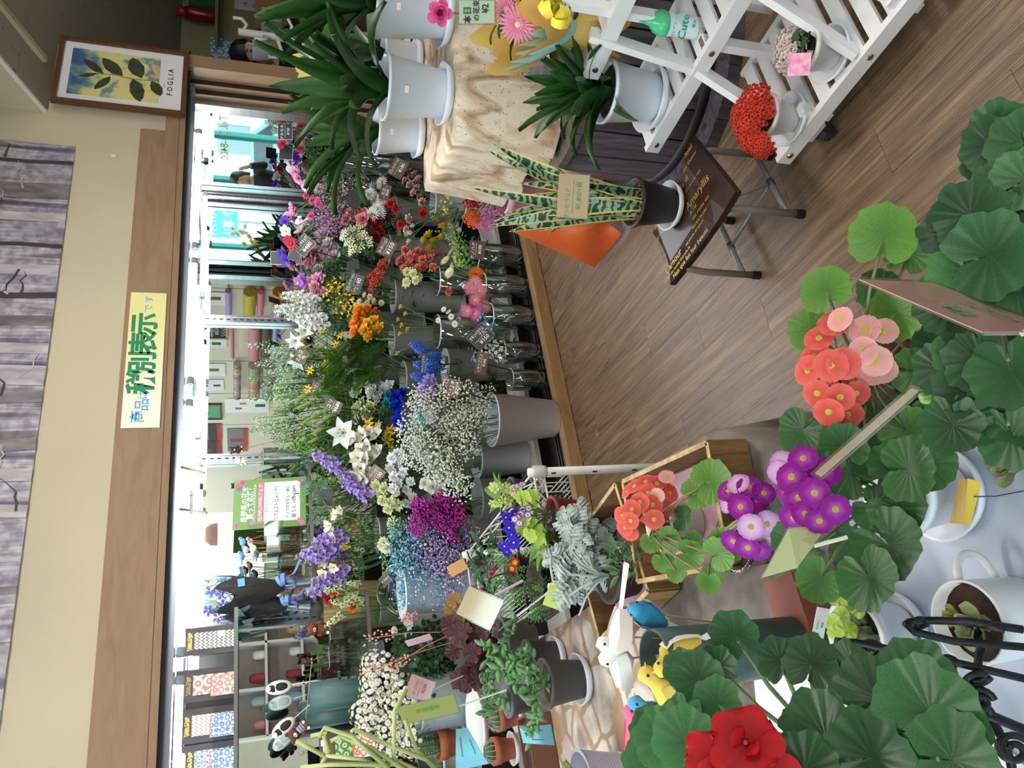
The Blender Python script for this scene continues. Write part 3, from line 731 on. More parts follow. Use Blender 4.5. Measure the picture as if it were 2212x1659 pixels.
def cut_stem(name, label, group, cat, base, tip, hd, size, axis=None, leaf=None, nleaf=0, r=.0022, sm=None, bow=.3, hs=None, lsize=1.0):
 base = Vector(base); tip = Vector(tip)
 if axis is None:
  d = tip - base; axis = Vector((d.x, d.y, .3 * abs(d.z))) * .6 + CAMDIR * (.25 * d.length) + Vector((0,0,.25 * d.length)) + Vector((rnd.uniform(-1,1), rnd.uniform(-1,1), rnd.uniform(-.5,.5))) * .18 * d.length
 t = thing(name, label, cat, base, 0, group)
 ax = Vector(axis).normalized()
 end = tip - base - ax * size * (hs if hs is not None else .2)
 pts = curve_pts((0,0,0), end, bow, 6)
 mb = MB(); mb.tube(pts, r, 4); mb.build('stem', sm or M_stem, t, smooth=True)
 obj('bloom', hd(), t, tip - base, face_quat(ax, rnd.uniform(0,6.28)), size * rnd.uniform(.92,1.08))
 for k in range(nleaf):
  q = pts[min(len(pts) - 1,2 + k % 3)]
  obj('leaf', leaf, t, q, (0,0, rnd.uniform(0,6.28)), lsize * rnd.uniform(.8,1.2))
 return t
# VESSELS AND CUT FLOWERS IN THE COOLER
M_bgrey = mat('#cdd0d8', .42, var=.04); M_bgrey2 = mat('#a6a4a2', .45, var=.05); M_bwhite = mat('#dfe3e8', .35, var=.03)
M_glass = glassmat('#eef4f2', .2); M_water = glassmat('#dfeae0', .05)
class Ves: pass
def inc(px, py, Y, xm=XR - .08):
 q = PY(px, py, Y)
 return PX(px, py, xm) if q.x > xm and Y > 3.15 else q      # stay clear of the side mirror
def pot_mb(r1, r0, h, th=.004, lip=.004, n=28):
 mb = MB()
 mb.lathe([(r0 * .96,0), (r0,.004), (r1, h - lip * 2.2), (r1 + lip, h - lip * 2), (r1 + lip, h), (r1 - th, h), (r0 - th, .012),(0.0,.011)], n)
 return mb
def bucket(px, py, Y, r, zf, lab, m=None, tap=.78, name='flower_bucket', cat='bucket', group=None):
 c = inc(px, py, Y, XR - .03 - r); v = Ves(); v.c = c; v.r = r; v.h = c.z - zf; v.zf = zf; v.b = Vector((c.x, c.y, zf))
 t = thing(name, lab, cat, v.b, 0, group)
 pot_mb(r, r * tap, v.h, lip=.0035).build('shell', m or M_bgrey, t, smooth=True)
 mb = MB(); mb.lathe([(0.001,0), (r * (tap + (1 - tap) * .45) - .006,0)], 20, cap0=False); mb.build('water', mat('#3b463c', .15, var=.1), t, (0,0, v.h * .45))
 return v
def glass_vase(px, py, Y, r, zf, lab, tap=.9, group=None, sq=False, h=None):
 c = inc(px, py, Y, XR - .03 - r); v = Ves(); v.c = c; v.r = r; v.zf = zf; v.h = c.z - zf; v.b = Vector((c.x, c.y, zf))
 if h: v.c = Vector((c.x, c.y, zf + h)); v.h = h
 t = thing('glass_vase', lab, 'vase', v.b, 0, group)
 n = 4 if sq else 26
 mb = MB(); mb.lathe([(0.001,.0), (r * tap, 0), (r * tap + .002,.003), (r, v.h), (r - .003, v.h + .001), (r * tap - .002,.012),(.001,.012)], n, cap0=False)
 o = mb.build('glass', M_glass, t, smooth=not sq)
 mb = MB(); mb.lathe([(r + .0012, v.h - .003), (r + .0014, v.h + .002), (r - .003, v.h + .003)], n, cap0=False); mb.build('rim', mat('#cfd8d6', .15,.3), t, smooth=not sq)
 mb = MB(); mb.lathe([(r * tap - .004,.013), (r * .95 - .004, v.h * .3),(.001, v.h * .3)], n, cap0=False); mb.build('water', M_water, t, smooth=not sq)
 if sq: t.rotation_euler = (0,0, R(45))
 return v
def vpos(v, f=.5, h=.04):
 a = rnd.uniform(0,6.28); q = v.r * f * rnd.random() ** .5
 return v.b + Vector((cos(a) * q, sin(a) * q, h))
def flowers(name, lab, grp, v, Y, hd, size, pts, cat='flower', jy=.03, **k):
 if len(lab.split()) < 4: lab += ' standing in a grey bucket'
 if name != 'gypsophila_stem': size *= 1.2
 for p in pts:
  y = Y + (p[2] if len(p) > 2 else rnd.uniform(-jy, jy))
  tip = inc(p[0], p[1], y); b = vpos(v)
  cut_stem(name, lab, grp, cat, b, tip, hd, size, **k)
LF_car = leaf_me('slim', '#7d9c7a', '#6f9070', .09,.006,60,10, 'point')
LF_rose = leaf_me('rose', '#2f5a2c', '#24481f', .055,.035,35,-10, 'point', ruf=.002)
LF_lily = leaf_me('lily', '#3f7a2d', '#4f8a38', .11,.018,55,-10, 'point')
LF_broad = leaf_me('broad', '#3a6b2d', '#315c26', .085,.045,45,-15, 'point')
LF_tul = leaf_me('tulip', '#6d8f62', '#7a9a6a', .15,.03,75,20, 'point', cup=.3)
ZF = .06
b_gyp = bucket(1060,906,3.185,.128, ZF, 'tall grey bucket of white baby\'s breath standing on the threshold', M_bgrey, .70)
v1 = glass_vase(1028,552,3.24,.072,.035, 'clear glass vase of rape blossom stems, furthest along by the orange wrap', .95)
v2 = glass_vase(1043,616,3.24,.066,.035, 'clear glass vase holding the orange gerbera and pale yellow gerberas', .95)
v3 = glass_vase(1058,684,3.24,.072,.035, 'clear glass vase holding the pink gerberas', .9)
v4 = glass_vase(1085,760,3.24,.060,.035, 'clear glass vase holding small white star flowers', .92)
v5 = glass_vase(1102,820,3.24,.057,.035, 'clear glass vase of fern beside the tall grey bucket', .92)
b2 = bucket(1028,990,3.50,.105,.12, 'light grey bucket behind the white rack post, with white roses', M_bgrey, .8)
b3 = bucket(934,440,3.46,.085,.12, 'light grey bucket of red and white edged carnations', M_bgrey, .8)
b3b = bucket(1000,440,3.40,.075,.12, 'pale grey bucket of white tulips beside the yellow orchid sprays', M_bwhite, .85)
v6 = glass_vase(944,606,3.46,.085,.12, 'wide clear glass vase of coral spray carnations', .8)
v7 = glass_vase(944,716,3.46,.092,.12, 'wide clear glass vase of yellow freesias', .8)
v8 = bucket(960,790,3.46,.09,.12, 'grey bucket of blue delphinium and violet carnations', M_bgrey2,.8)
b5 = bucket(1030,1078,3.45,.10,.12, 'frosted grey bucket of magenta statice', mat('#9aa1a0', .3, alpha=.6), .85)
b6 = bucket(866,1282,3.56,.115,.30, 'white bucket of dyed blue and lilac baby\'s breath', M_bwhite, .9)
b7 = bucket(814,1156,3.72,.085,.30, 'grey bucket of lilac stock below the sale sign', M_bgrey2,.85)
b8 = bucket(832,1245,3.74,.085,.30, 'grey bucket of striped green leaves', M_bgrey2,.85)
b9 = bucket(850,1005,3.66,.09,.30, 'grey bucket of white alstroemeria', M_bgrey2,.85)
b10 = bucket(860,905,3.66,.09,.30, 'grey bucket of blue roses', M_bgrey2,.85)
b11 = bucket(870,820,3.66,.10,.30, 'grey bucket of feathery green foliage', M_bgrey2,.85)
b12 = bucket(845,735,3.66,.09,.30, 'grey bucket of orange and yellow tulips', M_bgrey2,.85)
b13 = bucket(848,640,3.66,.095,.30, 'grey bucket of red hypericum berries', M_bgrey2,.85)
b14 = bucket(838,540,3.68,.09,.30, 'grey bucket of white hypericum berries', M_bgrey2,.85)
b15 = bucket(850,455,3.68,.09,.30, 'grey bucket of white chrysanthemums', M_bgrey2,.85)
b16 = bucket(760,600,3.86,.085,.50, 'grey bucket of pink lisianthus by the mirror', M_bgrey2,.85)
b17 = bucket(760,700,3.86,.085,.50, 'grey bucket of white stock by the mirror', M_bgrey2,.85)
b18 = bucket(765,800,3.86,.085,.50, 'grey bucket of trumpet lilies by the mirror', M_bgrey2,.85)
b19 = bucket(770,900,3.86,.085,.50, 'grey bucket of budded lilies by the mirror', M_bgrey2,.85)
b20 = bucket(775,1000,3.86,.085,.50, 'grey bucket of green gladiolus spikes by the mirror', M_bgrey2,.85)
b21 = bucket(790,420,3.80,.08,.50, 'grey bucket of pink baby\'s breath by the mirrored corner', M_bgrey2,.85)
v9 = glass_vase(735,345,3.62,.075,.42, 'clear glass vase of anemones by the jamb', .9)
v10 = glass_vase(738,400,3.66,.075,.42, 'clear glass vase of purple and pink anemones by the corner post', .9)
b22 = bucket(880,1345,3.62,.10,.30, 'grey bucket of white leafy chrysanthemums', M_bgrey, .85)
b23 = bucket(900,1520,3.48,.115,.30, 'pale blue-white bucket of chamomile', mat('#c4d3da', .35, var=.03), .9)
b24 = bucket(815,1310,3.80,.08,.50, 'grey bucket of lime snapdragons and dark red blooms', M_bgrey2,.85)
# ---- white baby's breath
pts = [(rnd.uniform(885,1050), rnd.uniform(835,1050)) for _ in range(60)]
pts = [p for p in pts if not (p[0] > 1010 and (p[1] < 860 or p[1] > 975)) and not (p[0] < 905 and p[1] < 880)][:34]
flowers('gypsophila_stem', 'white baby\'s breath spray in the tall grey bucket on the threshold', 'white baby\'s breath', b_gyp, 3.18, gyp('#f6f8f0', 110, '#dfe6cf'), .075, pts, jy=.09, r=.0012, hs=1.2)
flowers('gypsophila_stem', 'dyed blue baby\'s breath spray in the white bucket', 'blue baby\'s breath', b6,3.52, gyp('#4fb0d8', 110, '#cfe6f2'), .075, [(870,1180),(885,1210),(905,1170),(880,1245),(905,1235),(930,1270),(900,1280),(875,1150),(940,1250),(960,1285),(868,1215),(925,1290),(890,1260),(915,1255),(860,1190),(895,1190),(945,1275),(985,1280),(880,1285)], jy=.05, r=.0012, hs=1.2)
flowers('gypsophila_stem', 'dyed lilac baby\'s breath spray in the white bucket', 'lilac baby\'s breath', b6,3.47, gyp('#b79add', 115, '#efe6fa'), .075, [(930,1165),(955,1150),(980,1160),(945,1195),(975,1195),(1000,1180),(955,1225),(990,1225),(930,1210),(1005,1150),(1000,1245),(970,1255),(925,1145),(915,1185),(960,1175),(985,1210),(940,1230),(1010,1205),(950,1250)], jy=.05, r=.0012, hs=1.2)
flowers('gypsophila_stem', 'dusty pink baby\'s breath spray beside the corner post', 'pink baby\'s breath', b21,3.60, gyp('#d8b0bf', 90, '#f3e0e4'), .07, [(705,395),(725,385),(745,372),(765,365),(700,420),(725,415),(750,400),(775,385),(700,450),(725,445),(745,430),(715,470),(740,465)], jy=.06, r=.0012, hs=1.2)
flowers('gypsophila_stem', 'mauve baby\'s breath spray beside the corner post', 'mauve baby\'s breath', b21,3.58, gyp('#b06aa8', 90, '#e4b8dc'), .065, [(695,460),(710,480),(730,470),(700,490),(725,490)], jy=.05, r=.0012, hs=1.2)
# ---- front glass vases
G_pk = head('gerbera', '#f7b3bf', '#f4a3b4', '#d9d58a'); G_hp = head('gerbera', '#f7c7d2', '#f06fae', '#e6d65a'); G_or = head('gerbera', '#e8741c', '#ee7f22', '#7a5a1c'); G_ye = head('gerbera', '#f2eebc', '#f4f0cf', '#d5cf7a')
flowers('gerbera', 'soft pink gerbera in the clear front vase', 'pink gerberas', v3,3.22, G_pk, .036, [(1027,612,-.02),(1018,622),(1035,628,-.03),(1048,632),(1045,662,0)], r=.0028, axis=Vector((-.45,-1,.25)), bow=.45)
flowers('gerbera', 'bright pink gerbera with a pale eye in the clear front vase', 'bright pink gerberas', v3,3.20, G_hp, .034, [(1026,648,-.03),(1008,672,-.01),(1026,678,0)], r=.0028, axis=Vector((-.55,-1,.2)), bow=.45)
flowers('gerbera', 'orange gerbera above the pink gerberas', 'orange gerberas', v2,3.22, G_or, .036, [(1028,592),(1040,596,.03)], r=.0028, axis=Vector((-.1,-1,.5)), bow=.4)
flowers('gerbera', 'pale yellow gerbera leaning over the clear front vase', 'pale yellow gerberas', v2,3.27, G_ye, .030, [(975,545),(962,563),(985,556),(996,570),(1010,553),(971,590),(978,578)], r=.0026, bow=.4)
RAPE = sprig('#7fae4c', '#8cb85a', 30,.3,.12, 'oval', 1.8,.6, '#e6d03a')
flowers('rape_blossom', 'rape blossom stem with yellow buds in the glass vase by the orange wrap', 'rape blossom stems', v1,3.24, RAPE, .06, [(985,520),(1005,530),(1002,545),(1015,555),(1000,515),(1015,570)], leaf=LF_broad, nleaf=3, r=.003, hs=.2)
STARW = head('five', '#f3f6ee', '#ffffff', '#d8dc8a')
flowers('white_star_flower', 'small white star flower sprig in the clear front vase', 'white star flower sprigs', v4,3.22, umbel(f_five, [pm_('#f3f6ee', '#ffffff'), mat('#d8dc8a', .7), M_cal], 'wstar', 9,.3,.5), .035, [(1050,750),(1065,757),(1075,765),(1078,745),(1060,735),(1085,768)], leaf=LF_broad, nleaf=3, r=.0018, lsize=.6)
OXY = umbel(f_five, [pm_('#7db3e8', '#8fc0f0'), mat('#3a5f9a', .7), M_cal], 'oxy', 8,.34,.4)
flowers('oxypetalum', 'pale blue star flower sprig above the black price card', 'pale blue star flowers', v4,3.20, OXY, .028, [(1042,683),(1050,697),(1062,706),(1030,775)], leaf=LF_broad, nleaf=2, r=.0018, lsize=.6)
FERN = frond('#2f5a24', 14)
flowers('fern_frond', 'dark leather fern frond in the glass vase beside the tall grey bucket', 'leather fern fronds', v5,3.22, FERN, .075, [(1075,815),(1070,825),(1085,835),(1065,805),(1080,845),(1090,810),(1060,838)], 'foliage', r=.0018, hs=.2, axis=Vector((-.3,-.5,.3)))
MARG = head('daisy', '#f6f6f2', '#ffffff', '#c9c25a')
flowers('marguerite', 'thin white marguerite beside the pink gerberas', 'thin white marguerites', v7,3.36, MARG, .016, [(958,668),(968,673),(974,684),(990,690),(946,692),(982,700)], leaf=LF_car, nleaf=2, r=.001)
# ---- middle row
COR = head('carnation', '#d8564e', '#ee8a78'); LIME = head('carnation', '#dfe68f', '#f2f3bd')
flowers('spray_carnation', 'coral spray carnation in the wide glass vase', 'coral spray carnations', v6,3.42, COR, .026, [(878,540),(872,560),(865,565),(890,552),(905,545),(920,550),(898,565),(885,572),(915,562),(930,560),(905,580),(920,578),(938,578),(875,580),(890,560),(935,552),(950,552),(972,630)], leaf=LF_car, nleaf=3, r=.0017)
flowers('spray_carnation', 'pale lime carnation below the coral carnations', 'pale lime carnations', v6,3.40, LIME, .024, [(882,588),(895,592),(905,598),(880,610),(900,606)], leaf=LF_car, nleaf=2, r=.0017)
YTU = head('peony', '#f0c512', '#f6d93a'); WTU = head('tulip', '#eef0dc', '#f8f8f2')
flowers('yellow_tulip', 'yellow double tulip beside the coral carnations', 'yellow double tulips', v6,3.48, YTU, .034, [(947,476),(960,494),(957,516),(930,512),(940,524),(922,520),(935,538)], leaf=LF_tul, nleaf=1, r=.003)
flowers('white_tulip', 'white tulip next to the yellow tulips', 'white tulips', b3b, 3.46, WTU, .027, [(895,486),(890,503),(886,518),(984,402),(998,415),(988,430),(1003,405),(990,480),(995,492)], leaf=LF_tul, nleaf=1, r=.003)
RWC = head('carnation', '#cf2338', '#f6dfe0', p0=.55, p1=.95)
flowers('spray_carnation', 'red carnation with white rim in the light grey bucket', 'red carnations with white rims', b3,3.46, RWC, .025, [(882,374),(890,382),(898,378),(878,392),(888,400),(900,395),(902,408),(895,418),(909,426),(914,438),(905,388),(886,472),(880,496)], leaf=LF_car, nleaf=3, r=.0017)
REDC = head('carnation', '#b3141f', '#d0202c')
flowers('red_carnation', 'plain red carnation beside the white-rimmed carnations', 'plain red carnations', b3,3.47, REDC, .026, [(916,460),(858,452),(846,440),(868,485)], leaf=LF_car, nleaf=2, r=.0017)
ONC = umbel(f_oncid, [pm_('#dcd84a', '#ece87a'), mat('#a8961c', .7), M_cal], 'oncpale', 9,.4,.4)
flowers('orchid_spray', 'pale yellow orchid spray in front of the light grey bucket', 'pale yellow orchid sprays', b3b, 3.38, ONC, .036, [(985,362),(975,385),(972,400),(965,418),(962,432),(958,455),(1000,372)], r=.0015)
SWP = head('peony', '#c9a0c6', '#dcc0dc')
flowers('sweet_pea', 'lilac sweet pea behind the brown price card', 'lilac sweet peas', b3,3.40, SWP, .026, [(938,350),(950,362),(930,375),(955,378),(900,318),(893,308),(965,368)], r=.0013)
FRE = spike('bell', '#f0c92a', '#f6dc5a', 9,3.2,.5,.6)
flowers('yellow_freesia', 'yellow freesia spray in the wide glass vase', 'yellow freesias', v7,3.44, FRE, .017, [(868,660),(878,675),(862,688),(870,700),(882,708),(866,718),(860,760)], leaf=LF_car, nleaf=1, r=.0017, axis=Vector((-.6,-.5,.35)))
DEL = spike('five', '#2f62d8', '#4d7ff0', 18,3.2,.9,.62)
flowers('delphinium', 'bright blue delphinium spray above the baby\'s breath', 'blue delphinium sprays', v8,3.38, DEL, .026, [(905,748),(918,760),(930,770),(940,785),(915,790),(935,805),(948,795),(910,815),(945,770)], leaf=LF_broad, nleaf=2, r=.002, axis=Vector((-.2,-.5,.5)))
VIO = head('carnation', '#9a78d6', '#c9aef0'); AQ = head('carnation', '#2fa9b8', '#7fd6d8'); WC = head('carnation', '#eceade', '#fbfbf6'); TEAL = head('carnation', '#0f7f9c', '#2aa3b8')
flowers('carnation', 'violet carnation behind the white baby\'s breath', 'violet carnations', v8,3.36, VIO, .034, [(915,845),(925,833),(912,862),(932,850),(908,895),(930,822)], r=.002)
flowers('carnation', 'lilac carnation behind the white baby\'s breath', 'lilac carnations', b2,3.40, head('carnation', '#a99ae0', '#cdbff0'), .034, [(918,930),(922,950),(915,975),(928,985),(910,960)], r=.002)
flowers('carnation', 'dyed aqua carnation beside the violet carnations', 'aqua carnations', v8,3.36, AQ, .032, [(915,895),(912,912)], r=.002)
flowers('carnation', 'large white carnation beside the aqua carnation', 'white carnations by the aqua ones', v8,3.34, WC, .036, [(938,880),(932,897)], r=.002)
BRO = head('rose', '#0d1bb0', '#2238d8', tr=.12)
flowers('blue_rose', 'deep blue dyed rose', 'deep blue roses', b10,3.60, BRO, .038, [(872,855),(862,880),(872,892),(882,905),(865,910),(858,860)], leaf=LF_rose, nleaf=2, r=.0025)
flowers('carnation', 'teal dyed carnation beside the blue roses', 'teal carnations', b10,3.60, TEAL, .028, [(842,853),(848,866),(838,872)], r=.002)
flowers('carnation', 'white carnation above the blue roses', 'white carnations above the blue roses', b10,3.62, head('carnation', '#f1efe2', '#ffffff'), .038, [(822,805),(818,825),(835,840),(808,850),(822,858),(845,838),(805,835)], leaf=LF_car, nleaf=2, r=.002)
flowers('carnation', 'pale green carnation beside the white carnations', 'pale green carnations', b10,3.64, head('carnation', '#c9d88c', '#e4ebb8'), .036, [(773,848),(785,872),(775,885),(795,892),(805,880)], r=.002)
THU = frond('#4f7d1f', 18)
flowers('thuja_branch', 'feathery yellow-green conifer branch', 'feathery conifer branches', b11,3.62, THU, .10, [(735,770),(750,745),(770,725),(790,735),(745,795),(770,770),(795,760),(820,770),(760,810),(785,795),(810,800),(730,815),(835,790),(800,720),(755,780),(825,745)], 'foliage', r=.002, hs=.2, axis=Vector((-.7,-.5,.5)), jy=.07)
OTU = head('peony', '#ec8a1c', '#f59a2e'); YTU2 = head('peony', '#f3b01c', '#f8c53e')
flowers('orange_tulip', 'orange parrot tulip', 'orange parrot tulips', b12,3.58, OTU, .034, [(780,672),(775,690),(770,705),(790,680),(800,672),(815,676),(772,718),(788,700),(822,684)], leaf=LF_tul, nleaf=1, r=.003)
flowers('yellow_tulip', 'golden yellow tulip under the orange tulips', 'golden yellow tulips', b12,3.56, YTU2,.033, [(797,700),(812,696),(790,715),(805,718),(820,712),(800,728)], leaf=LF_tul, nleaf=1, r=.003)
flowers('hypericum', 'red hypericum berry stem', 'red hypericum stems', b13,3.58, berries('#b8321f'), .035, [(812,592),(800,602),(822,595),(806,628),(832,578),(810,612),(826,570)], 'berries', leaf=LF_broad, nleaf=3, r=.002)
flowers('hypericum', 'creamy white hypericum berry stem', 'white hypericum stems', b14,3.60, berries('#e6e6c2'), .036, [(745,508),(760,500),(775,495),(755,522),(770,518),(785,512),(762,540),(778,535),(798,522),(790,490)], 'berries', leaf=LF_broad, nleaf=3, r=.002)
flowers('spray_chrysanthemum', 'cream button chrysanthemum above the orange tulips', 'cream button chrysanthemums', b13,3.58, head('bellis', '#efe2b8', '#f6eed0'), .022, [(790,638),(800,642),(778,652),(785,662),(775,668),(810,650),(825,655),(795,655),(770,660)], leaf=LF_broad, nleaf=1, r=.0018)
ONC2 = umbel(f_oncid, [pm_('#f0cf12', '#f8e02a'), mat('#8a5a12', .7), M_cal], 'onc', 10,.36,.4)
flowers('oncidium', 'bright yellow dancing-lady orchid spray', 'bright yellow orchid sprays', b13,3.66, ONC2,.042, [(712,622),(725,615),(735,625),(745,645),(755,640),(742,655),(758,655),(728,660),(738,670),(760,680),(705,635)], r=.0013)
flowers('chrysanthemum', 'white daisy chrysanthemum by the dark price card', 'white daisy chrysanthemums', b15,3.58, head('mum', '#f4f3e4', '#ffffff', '#c5cf6a'), .038, [(805,405),(800,420),(825,395),(812,430),(826,432),(816,452),(805,462),(822,462)], leaf=LF_rose, nleaf=2, r=.0025)
flowers('red_rose', 'dark red rose', 'dark red roses', b15,3.60, head('rose', '#8c0a18', '#b01422'), .036, [(806,472),(818,478),(812,492),(822,500),(835,465),(815,508)], leaf=LF_rose, nleaf=4, r=.0025)
flowers('pink_rose', 'salmon pink rose beside the dark red roses', 'salmon pink roses', b15,3.60, head('rose', '#d86a78', '#f0a3a8'), .036, [(752,475),(760,462),(772,468),(780,455),(790,462),(785,475)], leaf=LF_rose, nleaf=3, r=.0025)
# ---- upper rows by the mirror
flowers('lisianthus', 'rosy pink frilled lisianthus', 'rosy pink lisianthus', b16,3.74, head('lisi', '#c9648e', '#e6a3bd'), .040, [(655,560),(668,552),(682,548),(672,568),(690,560),(690,605),(683,620),(690,632),(675,610)], leaf=LF_broad, nleaf=2, r=.002, lsize=.7)
flowers('lisianthus', 'pale pink frilled lisianthus', 'pale pink lisianthus', b16,3.74, head('lisi', '#d8b8c4', '#eedde2'), .042, [(715,540),(708,552),(725,545),(722,556),(700,515),(690,585),(712,530)], leaf=LF_broad, nleaf=2, r=.002, lsize=.7)
flowers('alstroemeria', 'pale pink alstroemeria by the corner post', 'pale pink alstroemeria', b16,3.74, head('alstro', '#f2dde4', '#f7ecef', '#e8a0b8'), .038, [(655,488),(668,482),(680,490),(650,502),(668,498),(692,506),(705,500)], r=.002)
flowers('orchid', 'violet orchid bloom above the white stock', 'violet orchids', b16,3.76, head('orchid', '#9a4fb8', '#b56ad0'), .034, [(650,600),(655,612),(645,608)], r=.002)
WST = spike('ruf', '#f4f5ea', '#ffffff', 28,4.4,.85,.62); LST = spike('ruf', '#9a7fd0', '#c3a8ea', 28,4.2,.85,.62)
flowers('stock', 'white stock spike', 'white stock spikes', b17,3.74, WST, .031, [(655,640),(672,645),(690,650),(665,668),(685,672),(700,660),(640,668),(660,685),(680,692),(700,688),(705,705)], leaf=LF_lily, nleaf=2, r=.003, axis=Vector((-.3,-.45,.7)), hs=.0)
LILY = head('lily', '#f5f5e6', '#ffffff')
def f_bud(mb): mb.lathe([(.04,-.2),(.10,0),(.2,.5),(.2,.9),(.12,1.4),(.02,1.7)], 6)
BUD = lambda: bloom('bud', [gmat('#9ab24a', '#c3cf7a', .2,.9,.45,.1)], f_bud)
TRUM = spike('bell', '#9ec06a', None, 4,.5)
flowers('trumpet_lily', 'white trumpet lily bloom against the mirror', 'white trumpet lilies', b18,3.74, LILY, .042, [(640,735),(660,712),(645,778)], leaf=LF_lily, nleaf=4, r=.003, axis=Vector((-.9,-.6,.5)))
flowers('lily_bud', 'green lily bud stem beside the trumpet lilies', 'lily bud stems by the trumpet lilies', b18,3.72, BUD, .030, [(660,690),(668,725),(655,750),(672,745),(638,770),(675,765),(625,640),(618,655),(632,665)], leaf=LF_lily, nleaf=5, r=.003, axis=Vector((-.6,-.2,.8)), hs=.2)
flowers('lily', 'large open white lily with brown stamens', None, b19,3.60, LILY, .058, [(742,935)], leaf=LF_lily, nleaf=5, r=.003, axis=Vector((-.45,-1,.3)))
flowers('lily_bud', 'plump green lily bud stem in front of the brown cards', 'plump green lily buds', b19,3.62, BUD, .036, [(668,850),(680,865),(700,850),(712,868),(665,872),(690,895),(672,905),(745,880),(700,925),(690,945),(705,978),(720,895)], leaf=LF_lily, nleaf=6, r=.003, axis=Vector((-.5,-.25,.8)), hs=.2)
ALW = head('alstro', '#f6f4e6', '#ffffff', '#eadf8a')
flowers('alstroemeria', 'white alstroemeria bloom', 'white alstroemeria', b9,3.56, ALW, .040, [(770,950),(785,940),(800,935),(815,940),(822,928),(780,970),(795,965),(812,975),(775,990),(790,995),(805,990),(818,975),(780,1012),(795,1020),(785,1035),(800,1005),(770,1030)], leaf=LF_lily, nleaf=2, r=.0022)
flowers('daffodil', 'yellow daffodil beside the white alstroemeria', 'yellow daffodils', b9,3.60, head('star', '#f0c81a', '#f7dc42', '#e8a81a'), .036, [(800,905),(815,918),(842,930),(838,950),(845,965),(795,918),(835,935)], leaf=LF_tul, nleaf=1, r=.0025)
flowers('daffodil', 'small golden daffodil among the grey-green sprays', 'small golden daffodils', b18,3.70, head('star', '#f2b81c', '#f7cf3a', '#e89a12'), .024, [(725,745),(718,768),(705,785),(702,795),(735,725),(665,840),(670,800),(695,715)], r=.002)
WSC = head('carnation', '#efece2', '#ffffff')
flowers('spray_carnation', 'small white spray carnation left of the baby\'s breath', 'small white spray carnations', b9,3.50, WSC, .024, [(862,980),(868,992),(848,990),(845,1010),(872,1020),(852,1030),(862,1045),(858,1062),(888,1040),(880,1055),(892,1072),(880,1085),(850,1055),(868,1028)], leaf=LF_car, nleaf=2, r=.0017)
flowers('spray_carnation', 'lime green spray carnation beside the white spray carnations', 'lime green spray carnations', b9,3.52, head('carnation', '#cfd98a', '#e9eebc'), .027, [(825,1038),(815,1048),(832,1055),(838,1072),(828,1080),(845,1085),(840,1098),(862,1088),(825,1065)], leaf=LF_car, nleaf=2, r=.0017)
flowers('stock', 'lilac stock spike leaning over the lime carnations', 'leaning lilac stock', b7,3.54, LST, .034, [(800,1075),(790,1060),(775,1040),(735,1012)], r=.003, axis=Vector((.4,-.3,.8)), hs=0)
flowers('stock', 'lilac stock spike under the sale sign', 'lilac stock under the sale sign', b7,3.62, LST, .032, [(735,1155),(742,1165),(705,1185),(720,1195),(738,1185),(730,1240),(738,1255),(725,1262),(745,1235)], leaf=LF_lily, nleaf=3, r=.003, axis=Vector((-.3,-.4,.8)), hs=0)
flowers('white_freesia', 'white freesia among the lilac stock', 'white freesias among the stock', b7,3.60, head('alstro', '#f3f3e4', '#fdfdf6', '#ead96a'), .030, [(728,1112),(738,1102),(712,1135),(716,1150),(722,1160),(705,1215),(722,1225),(700,1240),(718,1250),(695,1205)], leaf=LF_lily, nleaf=3, r=.002)
flowers('yellow_freesia', 'pale yellow freesia beside the lilac stock', 'pale yellow freesias by the stock', b7,3.60, FRE, .016, [(748,1175),(758,1180)], r=.0018)
flowers('bird_of_paradise', 'orange pointed bloom behind the lilac stock', 'orange pointed blooms', b7,3.70, head('star', '#e0701c', '#f08a2a', '#d8601a'), .026, [(768,1128),(775,1160),(765,1140)], r=.0025)
flowers('statice', 'magenta statice spray', 'magenta statice sprays', b5,3.38, statice('#a3238c'), .045, [(912,1095),(930,1110),(950,1090),(970,1105),(985,1092),(945,1125),(965,1130),(905,1135),(975,1150),(990,1115),(960,1085)], leaf=LF_car, nleaf=3, r=.002, hs=1.0)
flowers('white_rose', 'cream white rose beside the statice', 'cream white roses', b2,3.42, head('rose', '#f0ecd2', '#fbfaf0'), .032, [(922,1045),(935,1050),(952,1058)], leaf=LF_rose, nleaf=1, r=.0025)
flowers('hypericum', 'pale green hypericum berry stem over the grey bucket', 'pale green hypericum stems', b7,3.56, berries('#cdd69a'), .028, [(862,1135),(852,1150),(848,1128)], 'berries', leaf=LF_broad, nleaf=2, r=.002)
flowers('spray_carnation', 'cream green carnation drooping over the grey bucket', 'drooping cream green carnations', b7,3.55, head('carnation', '#dfe6a3', '#f0f2cc'), .025, [(830,1170),(838,1182),(828,1178)], r=.0017)
GRN = sprig('#7fae72', '#94bd84', 46,.24,.12, 'oval', 2.4,.9, '#e8ecd8')
GRN2 = sprig('#5f9a4a', '#7fb562', 44,.28,.10, 'oval', 2.4,.9, '#dfe9c4')
pts = [(rnd.uniform(605,715), rnd.uniform(740,960)) for _ in range(30)]
flowers('green_filler_sprig', 'airy grey-green filler sprig with white dots against the mirror', 'airy green filler sprigs', b18,3.84, GRN, .060, pts[:15], 'foliage', r=.0015, jy=.05, hs=.0, axis=Vector((-.2,-.2,1)))
flowers('green_filler_sprig', 'fresh green filler sprig among the lilies', 'fresh green filler sprigs', b19,3.82, GRN2,.060, pts[15:], 'foliage', r=.0015, jy=.05, hs=.0, axis=Vector((-.2,-.2,1)))
